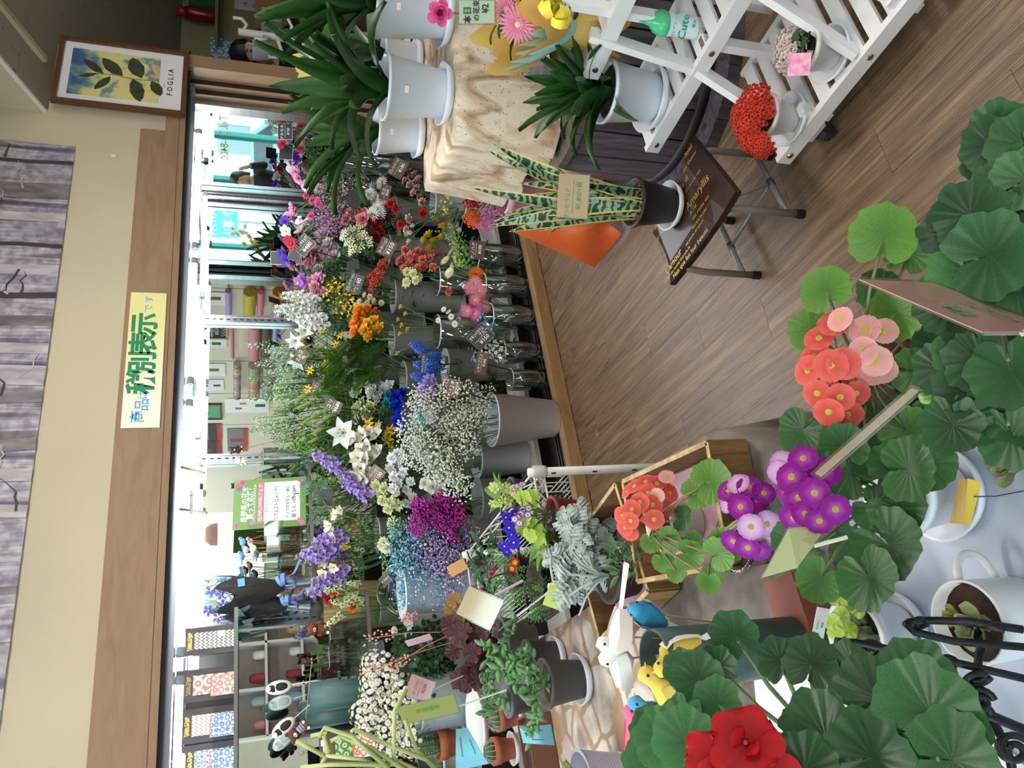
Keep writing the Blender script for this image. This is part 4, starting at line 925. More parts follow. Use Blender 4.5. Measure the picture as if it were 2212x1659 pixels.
GLAD = spike('bell', '#5f9438', '#8ab85a', 16,6.0,.35,.62)
flowers('gladiolus', 'green gladiolus spike leaning past the bear picks', 'green gladiolus spikes', b20,3.66, GLAD, .026, [(690,945),(680,958),(700,970),(720,985),(735,1000),(690,975)], leaf=LF_tul, nleaf=2, r=.003, axis=Vector((.05,-.15,1)), hs=.0)
LB = sprig('#3f6e22', '#5a8a34', 18,.8,.10, 'point', 2.4,.5)
flowers('ruscus_branch', 'dark glossy leaf branch behind the dark blank card', 'dark glossy leaf branches', b20,3.74, LB, .055, [(715,1030),(725,1050),(740,1070),(700,1060),(750,1045),(735,1095),(720,1110),(755,1090),(760,1120),(770,1150)], 'foliage', r=.002, hs=0, axis=Vector((-.2,-.4,.8)))
ANP = head('anemone', '#d86aa3', '#f0a8c4', '#1c1530'); ANV = head('anemone', '#4a24a0', '#5f38c0', '#1c1530'); ANW = head('anemone', '#f0f2ea', '#ffffff', '#b8c45a'); ANL = head('anemone', '#c9a0c4', '#ead4e2', '#2a1a3a'); ANR = head('anemone', '#b01c3a', '#d83a5a', '#1c1530')
for lab, hd_, ps, vv in [('pink anemone', ANP, [(658,328),(650,345),(640,372),(646,385),(662,362),(635,450),(625,470),(640,455)], v9), ('violet anemone', ANV, [(645,340),(637,350),(648,355),(618,478),(612,548),(618,560)], v10),
     ('white anemone', ANW, [(632,352),(630,362),(620,500),(626,345)], v10), ('pale mauve anemone with dark eye', ANL, [(675,388),(690,408),(680,395),(698,412),(662,400)], v9), ('red anemone', ANR, [(625,520),(632,525),(612,310),(655,320)], v10)]:
 flowers('anemone', lab + ' by the mirrored corner', lab + 's', vv, 3.62, hd_, .034, ps, leaf=LF_car, nleaf=2, r=.0022)
flowers('pink_carnation', 'small hot pink carnation beside the pink baby\'s breath', 'small hot pink carnations', v10,3.58, head('carnation', '#d8307a', '#f07aa8'), .024, [(665,422),(676,434),(688,436),(674,466),(690,440)], leaf=LF_car, nleaf=2, r=.0017)
DKF = sprig('#274a22', '#34602c', 26,.5,.2, 'point', 2.0,.8)
for b__, ps in ((b12, [(800,745),(820,735),(835,750),(790,690)]), (b13, [(770,600),(790,620),(820,610),(835,630),(760,650),(745,665)]), (b14, [(790,540),(805,530),(770,545),(815,550)]), (b15, [(835,480),(825,500),(845,470),(850,495),(840,515),(800,440)]), (b16, [(700,560),(715,585),(735,570),(725,600),(690,590)]), (b17, [(715,690),(730,700),(720,660),(740,715)]), (b10, [(850,885),(830,900),(850,920),(815,890)]), (v9, [(690,335),(700,350),(680,360),(705,375)])):
 flowers('leaf_branch', 'dark green leaf branch filling in between the cut flowers', 'dark filler leaf branches', b__, 3.76 if b__ in (b16, b17) else 3.66, DKF, .05, ps, 'foliage', r=.002, hs=.2, axis=Vector((-.3,-.5,.7)))
# left end of the cooler
flowers('chrysanthemum', 'white budded chrysanthemum with dark leaves', 'white budded chrysanthemums', b22,3.56, head('bellis', '#e9e8d4', '#fbfaf0'), .024, [(890,1340),(910,1345),(855,1362),(862,1372),(918,1358),(890,1455),(925,1350)], leaf=LF_rose, nleaf=0, r=.002)
DKL = sprig('#1f3f1f', '#2a4f28', 34,.42,.22, 'oval', 2.0,1.0)
flowers('chrysanthemum_leaves', 'dark lobed chrysanthemum foliage stem', 'dark chrysanthemum foliage', b22,3.54, DKL, .085, [(920,1360),(905,1385),(930,1400),(940,1350),(955,1380),(945,1420),(925,1440),(965,1440),(880,1375),(915,1420),(940,1470),(960,1410),(975,1360)], 'foliage', r=.002, hs=.6, axis=Vector((-.4,-.6,.3)))
CHA = umbel(f_daisy, [pm_('#f8f8f2', '#ffffff'), M_yc, M_cal], 'cham', 13,.235,.35)
pts = [(795,1425),(800,1450),(820,1430),(835,1455),(815,1475),(845,1480),(800,1490),(830,1500),(860,1490),(790,1515),(815,1520),(845,1520),(870,1515),(790,1540),(820,1545),(850,1545),(880,1540),(830,1570),(860,1570),(885,1565),(840,1600),(865,1595),(890,1600),(775,1545),(785,1575),(850,1625),(880,1620),(805,1555),(795,1470),(855,1460),(872,1580),(830,1620)]
flowers('chamomile', 'white chamomile spray with yellow eyes', 'chamomile sprays', b23,3.44, CHA, .045, pts, jy=.07, r=.0012, hs=.3, leaf=LF_car, nleaf=2)
flowers('snapdragon', 'lime bells spike behind the striped leaves', 'lime bells spikes', b24,3.62, spike('snap', '#cfdc9a', '#e4ebc0', 14,3.6,.8,.5), .026, [(735,1270),(750,1275),(770,1285),(760,1300),(740,1300),(735,1330),(775,1262),(785,1300)], leaf=LF_lily, nleaf=2, r=.002, hs=0)
flowers('ranunculus', 'dark red ranunculus at the shelf end', 'dark red ranunculus', b24,3.64, head('rose', '#7a0f1c', '#a81f2c'), .030, [(708,1270),(712,1285),(720,1295)], r=.002)
flowers('ranunculus', 'orange ranunculus at the shelf end', 'orange ranunculus', b24,3.63, head('rose', '#e0681c', '#f08a30'), .028, [(722,1265),(725,1278),(765,1310)], r=.002)
LFV = leaf_me('varieg', '#4f7a2e', '#e8e6b4', .19,.035,70,-35, 'strap', nl=6, cup=.2, p0=.45, p1=.6)
t = thing('variegated_plant', 'cream striped ribbon-leaf plant arching beside the white bucket', 'plant', b8.b + Vector((0,0,.05)))
for k in range(18): obj('leaf', LFV, t, Vector((rnd.uniform(-.03,.03), rnd.uniform(-.03,.03), b8.h - .08)),(0, rnd.uniform(-.3,.3), R(-170 + 130 * k / 17 + rnd.uniform(-20,20))), rnd.uniform(.6,1.1))
# PRICE CARDS
def vec(dx, dy, t): return (DN * dx - RT * dy) * (t / F)
M_chalk = mat('#f2f2ee', .8, var=.05)
def card(px, py, ax, ay, Y, lines, c='#3d332e', lab='', tc=None, stick=None, P=None, group=None, edge=None, line=None, name='price_card', th=.0016, sleeve=False, rim=None, plane=None):
 """ax, ay: photo offsets of half the text width (towards text right) and half the height (towards text top)"""
 C = P if P is not None else inc(px, py, Y); t_ = depth(C); a = vec(*ax, t_); b = vec(*ay, t_)
 if plane is not None:                     # turn the card out of the picture plane
  nrm = a.cross(b).normalized(); b = b + nrm * plane * b.length
 b = b - a * (a.dot(b) / a.dot(a)) * .6
 hw, hh = a.length, b.length; X = a.normalized(); Yv = (b - X * b.dot(X)).normalized(); Z = X.cross(Yv)
 M = Matrix((X, Yv, Z)).transposed()
 o = thing(name, lab, 'card', C, 0, group); o.rotation_mode = 'QUATERNION'; o.rotation_quaternion = M.to_quaternion()
 mb = MB(); mb.box((0,0,0), (hw * 2, hh * 2, th)); mb.build('board', mat(c, .45, var=.06), o)
 if sleeve:
  mb = MB(); mb.box((0,0,0), (hw * 2 + .008, hh * 2 + .008, th * 2.2)); mb.build('sleeve', glassmat('#f3f6f6', .16,.08), o)
 if rim:
  mb = MB()
  for s in (-1,1):
   mb.box((0, s * (hh + .0008), 0), (hw * 2 + .003,.0016, th * 1.4)); mb.box((s * (hw + .0008), 0,0),(.0016, hh * 2, th * 1.4))
  mb.build('rim', mat(rim, .3), o)
 if lines:
  L = [(s, sz * hh, x * hw, y * hh) + tuple(r) for s, sz, x, y, *r in lines]
  L = [l_[:5] + ((l_[5] * hw,) if len(l_) > 5 else ()) for l_ in L]
  tm_ = text_mb(L, z=th * (1.3 if sleeve else .62))
  if line is not None: tm_.box((0, line * hh, th * .62), (hw * 1.6,.0012,.0003))
  tm_.build('lettering', tc or M_chalk, o)
 if stick is not None:
  s0 = M.transposed() @ (Vector(stick) - C); e_ = Vector((0,-hh * .9,-.004)) if abs(s0.x) < 1 else Vector((0,0,-.004))
  mb = MB(); mb.tube([e_, s0], .0028 if not sleeve else .0022,5); mb.build('stick', M_black if not sleeve else mat('#c9ccc6', .3), o)
 return o
BR = '#5a463c'
def sk(v, dz=.02): return v.b + Vector((rnd.uniform(-.3,.3) * v.r, -.3 * v.r, v.h * .3))
card(657,530,(13,-15),(-14,-9), 3.62, [('トルコキキョウ', .62,0,.45,.01,1.7), ('¥480', .75,.1,-.45,.01)], '#4f4643', 'brown card lettered トルコキキョウ ¥480 among the lisianthus', stick=sk(b16), line=0, rim='#cfcac4')
card(835,535,(9,-17),(-15,-10), 3.56, [('カーネーション', .55,0,.45,.01,1.7), ('¥150', .75,.1,-.45,.01)], '#57463d', 'brown card lettered カーネーション ¥150 beside the yellow tulips', stick=sk(b14), line=0)
card(765,612,(7,-20),(-17,-7), 3.60, [('スプレーカーネーション', .5,0,.45,.01,1.8), ('¥180', .7,.05,-.45,.01)], '#4b423e', 'dark card lettered スプレーカーネーション ¥180 above the oncidium', stick=sk(b13), line=0)
card(763,573,(13,-3),(-12,12), 3.62, None, '#17130f', 'blank black card seen from behind beside the red berries', stick=sk(b13))
card(750,767,(13,-9),(-15,-6), 3.58, [('ソリダゴ', .6,0,.4,.01), ('¥150', .7,.1,-.45,.01)], '#55504b', 'grey card lettered ソリダゴ ¥150 in the feathery conifer', stick=sk(b11), line=0)
card(720,875,(5,-11),(-16,-10), 3.58, [('ユリ', .55,0,.4,.01), ('¥680', .6,0,-.45,.01)], '#5d4f3c', 'olive brown card on a long dark stick in front of the lily buds', stick=sk(b19), line=0)
card(685,842,(4,-13),(-12,-8), 3.66, [('ユリ', .7,0,.3,.01), ('80', .6,0,-.45,.01)], '#5a4030', 'brown card half hidden behind the lily buds', stick=sk(b19), line=0)
card(650,770,(6,-14),(-13,-6), 3.70, [('ナルコ', .6,0,.3,.01), ('70', .6,0,-.45,.01)], '#4a382c', 'dark brown card tucked in the grey-green sprays', stick=sk(b18), line=0)
card(810,1027,(12,-16),(-14,-8), 3.50, [('カーネーション', .55,0,.4,.01,1.7), ('¥100', .7,.1,-.45,.01)], '#7a6a5f', 'taupe card lettered カーネーション ¥100 over the alstroemeria', stick=sk(b9), line=0)
card(702,1074,(2,-17),(-16,-2), 3.70, None, '#0f0d0c', 'blank black card in the dark green leaves under the sale sign', stick=sk(b20))
card(980,840,(6,-19),(-15,-4), 3.08, [('カスミ草', .55,0,.35,.01), ('¥250', .65,.1,-.45,.01)], '#6b4a3c', 'brown card lettered カスミ草 ¥250 standing in the white baby\'s breath', stick=sk(b_gyp), line=0)
card(905,955,(4,-18),(-11,-3), 3.30, [('カーネ', .6,0,.3,.01)], '#6f5348', 'brown card half hidden behind the baby\'s breath', stick=sk(b2))
card(1040,785,(4,-24),(-12,-3), 3.16, [('レザーファン', .6,0,.35,.01,1.6), ('¥100', .65,.1,-.5,.01)], '#64483c', 'reddish brown card lettered レザーファン ¥100 in front of the fern vase', stick=sk(v5), line=0)
card(1038,727,(16,-17),(-19,-9), 3.14, [('オキシペタラム', .5,-.05,.5,.01,1.7), ('ブルー', .4,.5,.1,.01), ('¥150', .6,.1,-.5,.01)], '#383230', 'black card lettered オキシペタラム ブルー ¥150 beside the pale blue star flowers', stick=sk(v4), line=-.1, rim='#8a8682')
card(917,787,(2,-23),(-8,-2), 3.34, [('デルフィニウム', .6,0,.4,.01,1.6), ('スプレー', .5,0,-.35,.01)], '#232633', 'navy card lettered デルフィニウム beside the blue delphinium', stick=sk(v8))
card(1030,540,(2,-20),(-17,-3), 3.15, [('ナノハナ', .55,-.1,.45,.01), ('¥100', .55,.1,-.4,.01)], '#4a4038', 'dark card lettered ナノハナ ¥100 hung on the rape blossom vase', stick=sk(v1), line=.1)
card(860,363,(10,-18),(-14,-10), 3.44, [('スプレーカーネーション', .5,0,.5,.01,1.8), ('¥180', .6,.2,-.4,.01)], '#4f3f37', 'brown card lettered スプレーカーネーション ¥180 over the white-rimmed carnations', stick=sk(b3), line=0)
card(937,375,(0,-21),(-12,-1), 3.34, [('スイートピー', .6,-.2,.3,.01,1.3), ('¥130', .65,.1,-.5,.01)], '#5c4334', 'brown card lettered スイートピー ¥130 in front of the lilac sweet peas', stick=sk(b3), line=-.1)
card(832,415,(4,-16),(-10,-6), 3.52, [('キク', .7,0,.3,.01), ('¥200', .6,0,-.45,.01)], '#5a4538', 'brown card half hidden behind the white chrysanthemums', stick=sk(b15), line=0)
card(766,430,(12,-11),(-14,-11), 3.52, None, '#14110f', 'blank black card on a long stick over the pink baby\'s breath', stick=sk(b15))
card(616,284,(0,-17),(-15,0), 3.60, [('アネモネ', .55,-.1,.4,.01), ('¥150', .5,0,-.45,.01)], '#2f302f', 'stand-in for a mirrored charcoal card with pale rim lettered アネモネ at the jamb side', stick=sk(v9), line=0, rim='#d8dad6')  # this and the next two are solid stand-ins for mirror images
card(648,300,(2,-16),(-11,-2), 3.58, [('ラナンキュ', .6,0,.2,.01,1.5)], '#6b4f44', 'stand-in for a mirrored brown card below the charcoal anemone card', stick=sk(v9), line=-.4)
card(618,328,(1,-16),(-14,-1), 3.68, None, '#1a1c1d', 'stand-in for a mirrored blank dark card with pale rim behind the pink anemones', stick=sk(v9), rim='#cfd2d0')
card(598,557,(0,-14),(-13,-1), 3.80, None, '#1c1e20', 'stand-in for a mirrored blank dark card with pale rim behind the lisianthus', stick=sk(b16), rim='#cfd2d0')  # solid card added in place of a mirror image
card(637,548,(3,-14),(-12,-6), 3.70, None, '#5a5450', 'grey brown card behind the トルコキキョウ card', stick=sk(b16), rim='#cfcac4')
card(596,680,(4,-10),(-11,-2), 3.86, [('¥', .7,.4,.3,.01), ('150', .6,0,-.4,.01)], '#3d3b3a', 'small dark card by the standard above the white stock', stick=sk(b17), line=.1)
card(915,1402,(21,-9),(-8,-19), 3.42, [('マーガレット', .42,0,.45,.01,1.4), ('¥220', .42,.1,-.35,.01)], '#3f3733', 'dark card lettered マーガレット over the dark chrysanthemum leaves', stick=sk(b22), line=0, rim='#8e8a84')
card(833,1252,(8,-8),(-8,-8), 3.62, [('ドラセナ', .5,0,0,.01)], '#5a534c', 'small grey card in the striped leaves', stick=sk(b8))
# RIGHT SIDE: drum, cloth, white stand, stool
M_pot = mat('#e6e9f1', .32, var=.02); M_soil = mat('#3a2a20', .95, var=.4, scale=60, bump=.5)
M_cloth_bark = None
m, n, l, b = nt('bark_print_cloth'); M_cloth_bark = m
tc = n.new('ShaderNodeTexCoord'); mp = n.new('ShaderNodeMapping'); mp.inputs['Scale'].default_value = (3,3,1.6); l.new(tc.outputs['Object'], mp.inputs[0])
nz = n.new('ShaderNodeTexNoise'); nz.inputs['Scale'].default_value = 3.2; nz.inputs['Detail'].default_value = 7; nz.inputs['Distortion'].default_value = 1.4; l.new(mp.outputs[0], nz.inputs[0])
rp = n.new('ShaderNodeValToRGB'); l.new(nz.outputs[0], rp.inputs[0]); cr = rp.color_ramp
for pos, c in ((.30, '#8a755f'),(.38, '#b3957a'),(.47, '#ceb798'),(.56, '#e0d3c0'),(.7, '#d3c0a4')):
 e_ = cr.elements.new(pos); e_.color = lin(c)
cr.elements.remove(cr.elements[0]); cr.elements.remove(cr.elements[-1])
v_ = n.new('ShaderNodeTexVoronoi'); v_.inputs['Scale'].default_value = 60; l.new(tc.outputs['Object'], v_.inputs[0])
r2 = n.new('ShaderNodeValToRGB'); l.new(v_.outputs['Distance'], r2.inputs[0]); r2.color_ramp.elements[0].position = .10; r2.color_ramp.elements[0].color = lin('#8a7358'); r2.color_ramp.elements[1].position = .16
mu = n.new('ShaderNodeMix'); mu.data_type = 'RGBA'; mu.blend_type = 'MULTIPLY'; mu.inputs[0].default_value = 1; l.new(rp.outputs[0], mu.inputs[6]); l.new(r2.outputs[0], mu.inputs[7])
l.new(mu.outputs[2], b.inputs['Base Color']); b.inputs['Roughness'].default_value = .75
def pot_thing(name, label, cat, loc, r1, r0, h, pm=None, group=None, soil=True, rim=.005, part_name='pot'):
 t = thing(name, label, cat, loc, 0, group)
 pot_mb(r1, r0, h, lip=rim).build(part_name, pm or M_pot, t, smooth=True)
 if soil:
  mb = MB(); mb.lathe([(.001, h * .86 + .004), (r1 * .6, h * .86), (r1 * .95 - .004, h * .84)][::-1], 18, cap0=False); mb.build('soil', M_soil, t)
 return t
def saucer(loc, r, label, h=.028, m=None, group=None):
 t = MB(); t.lathe([(r * .82,0), (r * .86,.002), (r, h), (r - .005, h), (r * .82,.006),(.001,.006)], 32)
 return tag(t.build('saucer', m or M_pot, None, loc, smooth=True), label, 'saucer', group)
def strap_leaves(t, base, n, L, W, c0, c1, seed, key, lo=35, hi=85, az=None, kind='strap', drop=95, nl=7):
 rr = random.Random(seed)
 for k in range(n):
  a0 = rr.uniform(lo, hi); ln = rr.uniform(.75,1.12) * L
  vk = key + str(k % 6)
  if vk not in LEAFS:
   mb = MB(); petal(mb, L, W, R(78 - 5 * (k % 6)), R(78 - 5 * (k % 6) - drop * (.15 + .14 * (k % 6))), kind=kind, nl=nl, nw=2, cup=.22, gmode='s', twist=.5 * ((k % 3) - 1))
   LEAFS[vk] = mb.mesh('leaf_' + vk, gmat(c0, c1,.0,.7,.35,.12), True)
  ang = rr.uniform(0,6.28) if az is None else R(rr.uniform(*az))
  obj('leaf', LEAFS[vk], t, Vector(base) + Vector((cos(ang), sin(ang), 0)) * .012 + Vector((0,0, rr.uniform(-.01,.05))), (rr.uniform(-.12,.12), rr.uniform(-.25,.15), ang), ln / L)
# cable drum
M_drum = woodmat('drum_wood', ['#3b363c', '#524c54', '#6b646e'], (10,10,1.2), 3,.55,.2,.1)
M_drumt = woodmat('drum_top_wood', ['#4a423c', '#5f554c', '#71675d'], (1.5,12,12), 3,.55,.2,.1)
DC = Vector((2.22,1.70,0))
drum = thing('cable_drum', 'dark stained wooden cable drum used as a display table', 'cable drum', DC)
def disc(nm, r, z0, z1, m):
 k = 7; w_ = 2 * r / k
 for i in range(k):
  ya = -r + i * w_ + .0012; yb = -r + (i + 1) * w_ - .0012
  poly = []
  for j in range(7):
   y_ = ya + (yb - ya) * j / 6; poly.append((math.sqrt(max(1e-6, r * r - y_ * y_)), y_))
  for j in range(7):
   y_ = yb + (ya - yb) * j / 6; poly.append((-math.sqrt(max(1e-6, r * r - y_ * y_)), y_))
  mb = MB(); mb.prism(poly, (0,0, z0),(1,0,0),(0,1,0), z1 - z0); mb.build(nm, m, drum)
disc('top_plank', .415,.462,.488, M_drumt); disc('base_plank', .47,0,.045, M_drum)
for k in range(22):
 a = 2 * pi * k / 22; w_ = 2 * pi * .37 / 22
 o = MB().box((0,0,0),(.022, w_ * .97,.417)).build('stave', M_drum, drum, Vector((cos(a) * .37, sin(a) * .37,.2535)), rot=(0,0, a))
part('band', mat('#3a3538', .5,.2), drum, lambda b: b.lathe([(.378,.048),(.392,.05),(.392,.075),(.382,.078)], 44, cap0=False), True)
for a in (150,200,250,300):
 part('bolt', mat('#6b6a6a', .4,.8), drum, lambda b: b.lathe([(.012,0),(.010,.008),(0.001,.009)], 6,0,(cos(R(a)) * .42, sin(R(a)) * .42,.045)))
# cloth draped over the box on the drum
ZT = .84; cz = .495
nl_ = PZ(990,292, ZT); fl_ = PZ(917,338, ZT); nr_ = PZ(980,10, ZT)
ex = (nr_ - nl_); ey = (fl_ - nl_); ey = ey - ex * ey.dot(ex) / ex.dot(ex); ex = ex.normalized(); ey = ey.normalized(); LX, LY = .72, max(.3,(fl_ - nl_).length)
def cloth_box(name, label, o, ex, ey, lx, ly, zt, zb, m, fold=.02, nf=11, flare=.03, seed=1, rad=.03, cat='cloth', hem=None):
 """a cloth lying on a box top and hanging in folds on all four sides"""
 rr = random.Random(seed); per = []
 N = 26
 for s in range(4):
  for k in range(N):
   f_ = k / N
   if s == 0: p, d = (f_ * lx, 0),(0,-1)
   elif s == 1: p, d = (lx, f_ * ly),(1,0)
   elif s == 2: p, d = ((1 - f_) * lx, ly),(0,1)
   else: p, d = (0,(1 - f_) * ly),(-1,0)
   per.append((p, d, s, f_))
 T = len(per); rows = []
 cx, cy = lx / 2, ly / 2
 for sc_ in (.0,.35,.7,.93):
  rows.append([o + ex * (cx + (p[0] - cx) * sc_) + ey * (cy + (p[1] - cy) * sc_) + UP * (zt - o.z + .003 * sin(9 * p[0] * sc_ + 5 * p[1])) for p, d, s, f_ in per])
 nz_ = 7
 for i in range(nz_ + 1):
  t_ = i / nz_; row = []
  for k, (p, d, s, f_) in enumerate(per):
   ph = 2 * pi * nf * k / T + .8 * sin(3.0 * k / T * 6.28 + seed)
   w_ = fold * t_ * (.5 + .5 * sin(ph)) + flare * t_ * t_ * .6 + (rad * .25 * (1 - abs(2 * t_ - 1)) * .2)
   cr_ = .0
   if f_ < .06 or f_ > .94: w_ += flare * t_ * .6
   zz = zt - .006 - (zt - zb) * t_ * (1 + (hem or 0) * .06 * sin(ph * .5))
   row.append(o + ex * (p[0] + d[0] * w_) + ey * (p[1] + d[1] * w_) + UP * (zz - o.z))
  rows.append(row)
 mb = MB(); mb.grid(rows, wrap=True)
 return tag(mb.build(name, m, smooth=True), label, cat)
part('crate_under_cloth', M_drum, None, lambda b: b.add([nl_ + ex * x + ey * y + UP * (z - ZT) for x in (.03, LX - .03) for y in (.03, LY - .03) for z in (cz, ZT - .012)], [(0,1,3,2),(4,6,7,5),(0,4,5,1),(2,3,7,6),(0,2,6,4),(1,5,7,3)]))
tag(bpy.data.objects['crate_under_cloth'], 'dark wooden crate on the cable drum, hidden by the bark-print cloth', 'crate')
bpy.data.objects['crate_under_cloth'].name = 'wooden_crate'
cloth_box('table_cloth', 'beige bark-print cloth hanging in folds over the crate on the drum', nl_, ex, ey, LX, LY, ZT + .004, cz + .02, M_cloth_bark, .022,13,.03,3, hem=1)
# dracaenas in white pots on the cloth
def dracaena(pxc, pyc, z, r1, r0, h, lab, nleaf, L, W, seed, sl, **k):
 p = PZ(pxc, pyc, z); saucer(p + Vector((0,0,.008)), r0 * 1.42, sl)
 t = pot_thing('potted_dracaena', lab, 'potted plant', p + Vector((0,0,.016)), r1, r0, h)
 strap_leaves(t, (0,0, h * .86), nleaf, L, W, '#1c3d17', '#2f5a24', seed, 'drac', **k)
 mb = MB(); mb.box((0,0,0),(.022,.001,.012)); c_ = (CAM - p); a = math.atan2(c_.y, c_.x)
 mb.build('price_sticker', mat('#f2dcdc', .6), t, Vector((cos(a) * r1 * .965, sin(a) * r1 * .965, h * .72)), rot=(0,0, a + pi / 2))
 return p
dracaena(973,205, ZT, .103,.073,.21, 'dark green dracaena in the white pot at the cloth edge', 24,.36,.075,11, 'white saucer under the dracaena at the cloth edge', lo=30, hi=80)
dracaena(915,292, ZT, .088,.064,.17, 'dracaena in the white pot behind, next to the cooler jamb', 12,.28,.065,12, 'white saucer at the corner of the bark-print cloth')
dracaena(975,32, ZT, .108,.078,.25, 'tallest dracaena in a white pot with a red price sticker', 22,.42,.08,13, 'white saucer under the tallest dracaena', lo=30, hi=80)
dracaena(912,130, ZT, .07,.055,.14, 'small white pot dracaena between the two larger ones', 8,.26,.06,14, 'white saucer between the two large dracaenas')
# yellow moth orchid behind the dracaenas
b_ = PZ(880,150, ZT)
t = thing('moth_orchid', 'yellow moth orchid spray behind the dracaena leaves', 'orchid', b_)
tips = [PT(668,118,3.4), PT(655,135,3.35), PT(675,140,3.4), PT(668,95,3.42), PT(680,105,3.45), PT(660,155,3.35)]
mb = MB(); mb.tube(curve_pts((0,0,0), tips[5] - b_, .1,8), .003,5); mb.build('stem', M_stem, t, smooth=True)
hd_ = head('orchid', '#f2d88a', '#e8cf5a', '#b8402c')
for q in tips: obj('bloom', hd_(), t, q - b_, face_quat(CAM - q + Vector((rnd.uniform(-1,1), rnd.uniform(-1,1), 0))), .052)
b_ = PZ(905,95, ZT)
t = thing('moth_orchid', 'single white moth orchid bloom on a bent stem between the pots', 'orchid', b_)
q = PT(885,95,3.3); mb = MB(); mb.tube(curve_pts((0,0,0), q - b_, .3,6), .002,5); mb.build('stem', M_stem, t, smooth=True)
obj('bloom', head('orchid', '#f3f0e6', '#fbfaf4', '#d8cf8a')(), t, q - b_, face_quat(CAM - q + Vector((0,1,1))), .03)
# white stepped plant stand
M_wpaint = mat('#e6e5e6', .42, var=.05, scale=12, bump=.03)
M_screw = mat('#9a948a', .3,1)
stand = thing('plant_stand', 'white painted wooden stepped plant stand on castors', 'plant stand', (1.6,1.1,0))
def sp(name, a, b, w_, th, up=(0,0,1)):
 mb = MB(); o_ = Vector((1.6,1.1,0)); mb.bar(Vector(a) - o_, Vector(b) - o_, w_, th, up); return mb.build(name, M_wpaint, stand)
SHELF = [(1.37,1.70,.135,.62,1.255),(1.572,1.80,.385,.62,1.455),(1.64,1.84,.635,.62,1.285)]
for x0, x1, z, ya, yb in SHELF:
 for x in (x0, x1):
  r_ = sp('rail', (x, ya, z - .02), (x, yb, z - .02), .018,.042)
  for y in (yb - .03, yb - .35):
   mb = MB(); mb.lathe([(.009,0),(.007,.003),(.0005,.0035)], 10, cap0=True); mb.build('screw', M_screw, stand, Vector((x - .0095 - 1.6, y - 1.1, z - .02)), rot=(0, R(-90), 0)) if x == x0 else None
 k = 0; y = yb - .03
 while y > ya:
  sp('slat', (x0 + .008, y, z - .006), (x1 - .008, y, z - .006), .040,.012); y -= .062
def post(y, x, z0, z1): return sp('post', (x, y, z0), (x, y, z1), .034,.022,(0,1,0))
for y in (.78,1.10):
 post(y, 1.392,.07,.16); post(y, 1.60,.12,.385); post(y, 1.665,.36,.80); post(y, 1.80,.10,.80)
 sp('brace', (1.39, y, .14),(1.66, y, .63), .032,.02,(0,1,0)) if y == .78 else None
for y in (1.17,.92):                         # the leaning side boards between the steps
 sp('side_board', (1.385, y, .13),(1.585, y, .37), .042,.018,(0,1,0)); sp('side_board', (1.585, y, .37),(1.655, y, .66), .042,.018,(0,1,0))
sp('foot_block', (1.40,1.19,.085),(1.40,1.13,.085), .035,.05)
for y in (1.165,.70):
 mb = MB(); mb.tube([(0,-.012,0),(0,.012,0)], .028,14); mb.build('castor', mat('#2b2c2e', .5), stand, Vector((1.405 - 1.6, y - 1.1,.028)), smooth=False)
 mb = MB(); mb.box((0,0,.01),(.03,.036,.026)); mb.build('castor_fork', mat('#35373a', .5), stand, Vector((1.405 - 1.6, y - 1.1,.03)))
# dracaena on the second step
z2 = .387
p = PZ(1415,212, z2); saucer(p, .098, 'white double saucer on the second step of the stand')
t = pot_thing('potted_dracaena', 'dracaena in the white pot on the second step of the stand', 'potted plant', p + Vector((0,0,.01)), .084,.066,.155)
strap_leaves(t, (0,0,.12), 54,.23,.05, '#1d4018', '#2f5c26', 21, 'drac2', lo=30, hi=85)
card(1165,150,(3,-26),(-33,-4), 0, [('ドラセナ', .38,-.25,.55,.01), ('コンシンネ', .38,.1,.1,.01), ('¥2,750', .42,.1,-.45,.01)], '#e3bedd', 'lilac price card lettered ドラセナ ¥2,750', tc=mat('#2f9a7a', .6), P=PT(1165,150,2.15), stick=p + Vector((0,0,.12)), sleeve=True)
# small kalanchoes on the lowest step
def kal_plant(px, py, z, r, h, lab, hd, heads, lab2, tagc, sl, name='potted_kalanchoe'):
 p = PZ(px, py, z); saucer(p, r * 1.35, sl, .018)
 t = pot_thing(name, lab, 'potted plant', p + Vector((0,0,.007)), r, r * .72, h, mat('#d9d9d6', .4, var=.03))
 lf = leaf_me('kal', '#2f5a28', '#274d20', .05,.036,30,-10, 'oval', cup=.1)
 for k in range(12): obj('leaf', lf, t, (0,0, h * .85 + .003 * k),(0,-.2, k * 2.4), rnd.uniform(.7,1.1))
 for q, s_ in heads:
  mb = MB(); mb.tube(curve_pts((0,0, h * .8), q - p, .3,5), .0025,5); mb.build('flower_stem', M_stem, t, smooth=True)
  ax = (q - p); ax.z *= .6; ax = ax + (CAM - q).normalized() * .06
  obj('bloom', hd(), t, q - p - Vector((0,0,.007)), face_quat(ax, rnd.uniform(0,6)), s_)
 if tagc:
  mb = MB(); mb.box((0,0,0),(.05,.05,.001)); a = CAM - p
  o = mb.build('plant_tag', mat(tagc, .4, c2='#f6c9d4', scale=60), t, (PT(*lab2, depth(p) - .06) - p), rot=face_quat(a, .8))
 return t
K_red = umbel(f_kal, [pm_('#d83a2a', '#ea5a42')], 'kred', 40,.24,.6); K_pk = umbel(f_kal, [pm_('#ecd0cc', '#f6e8e2')], 'kpk', 26,.3,.7)
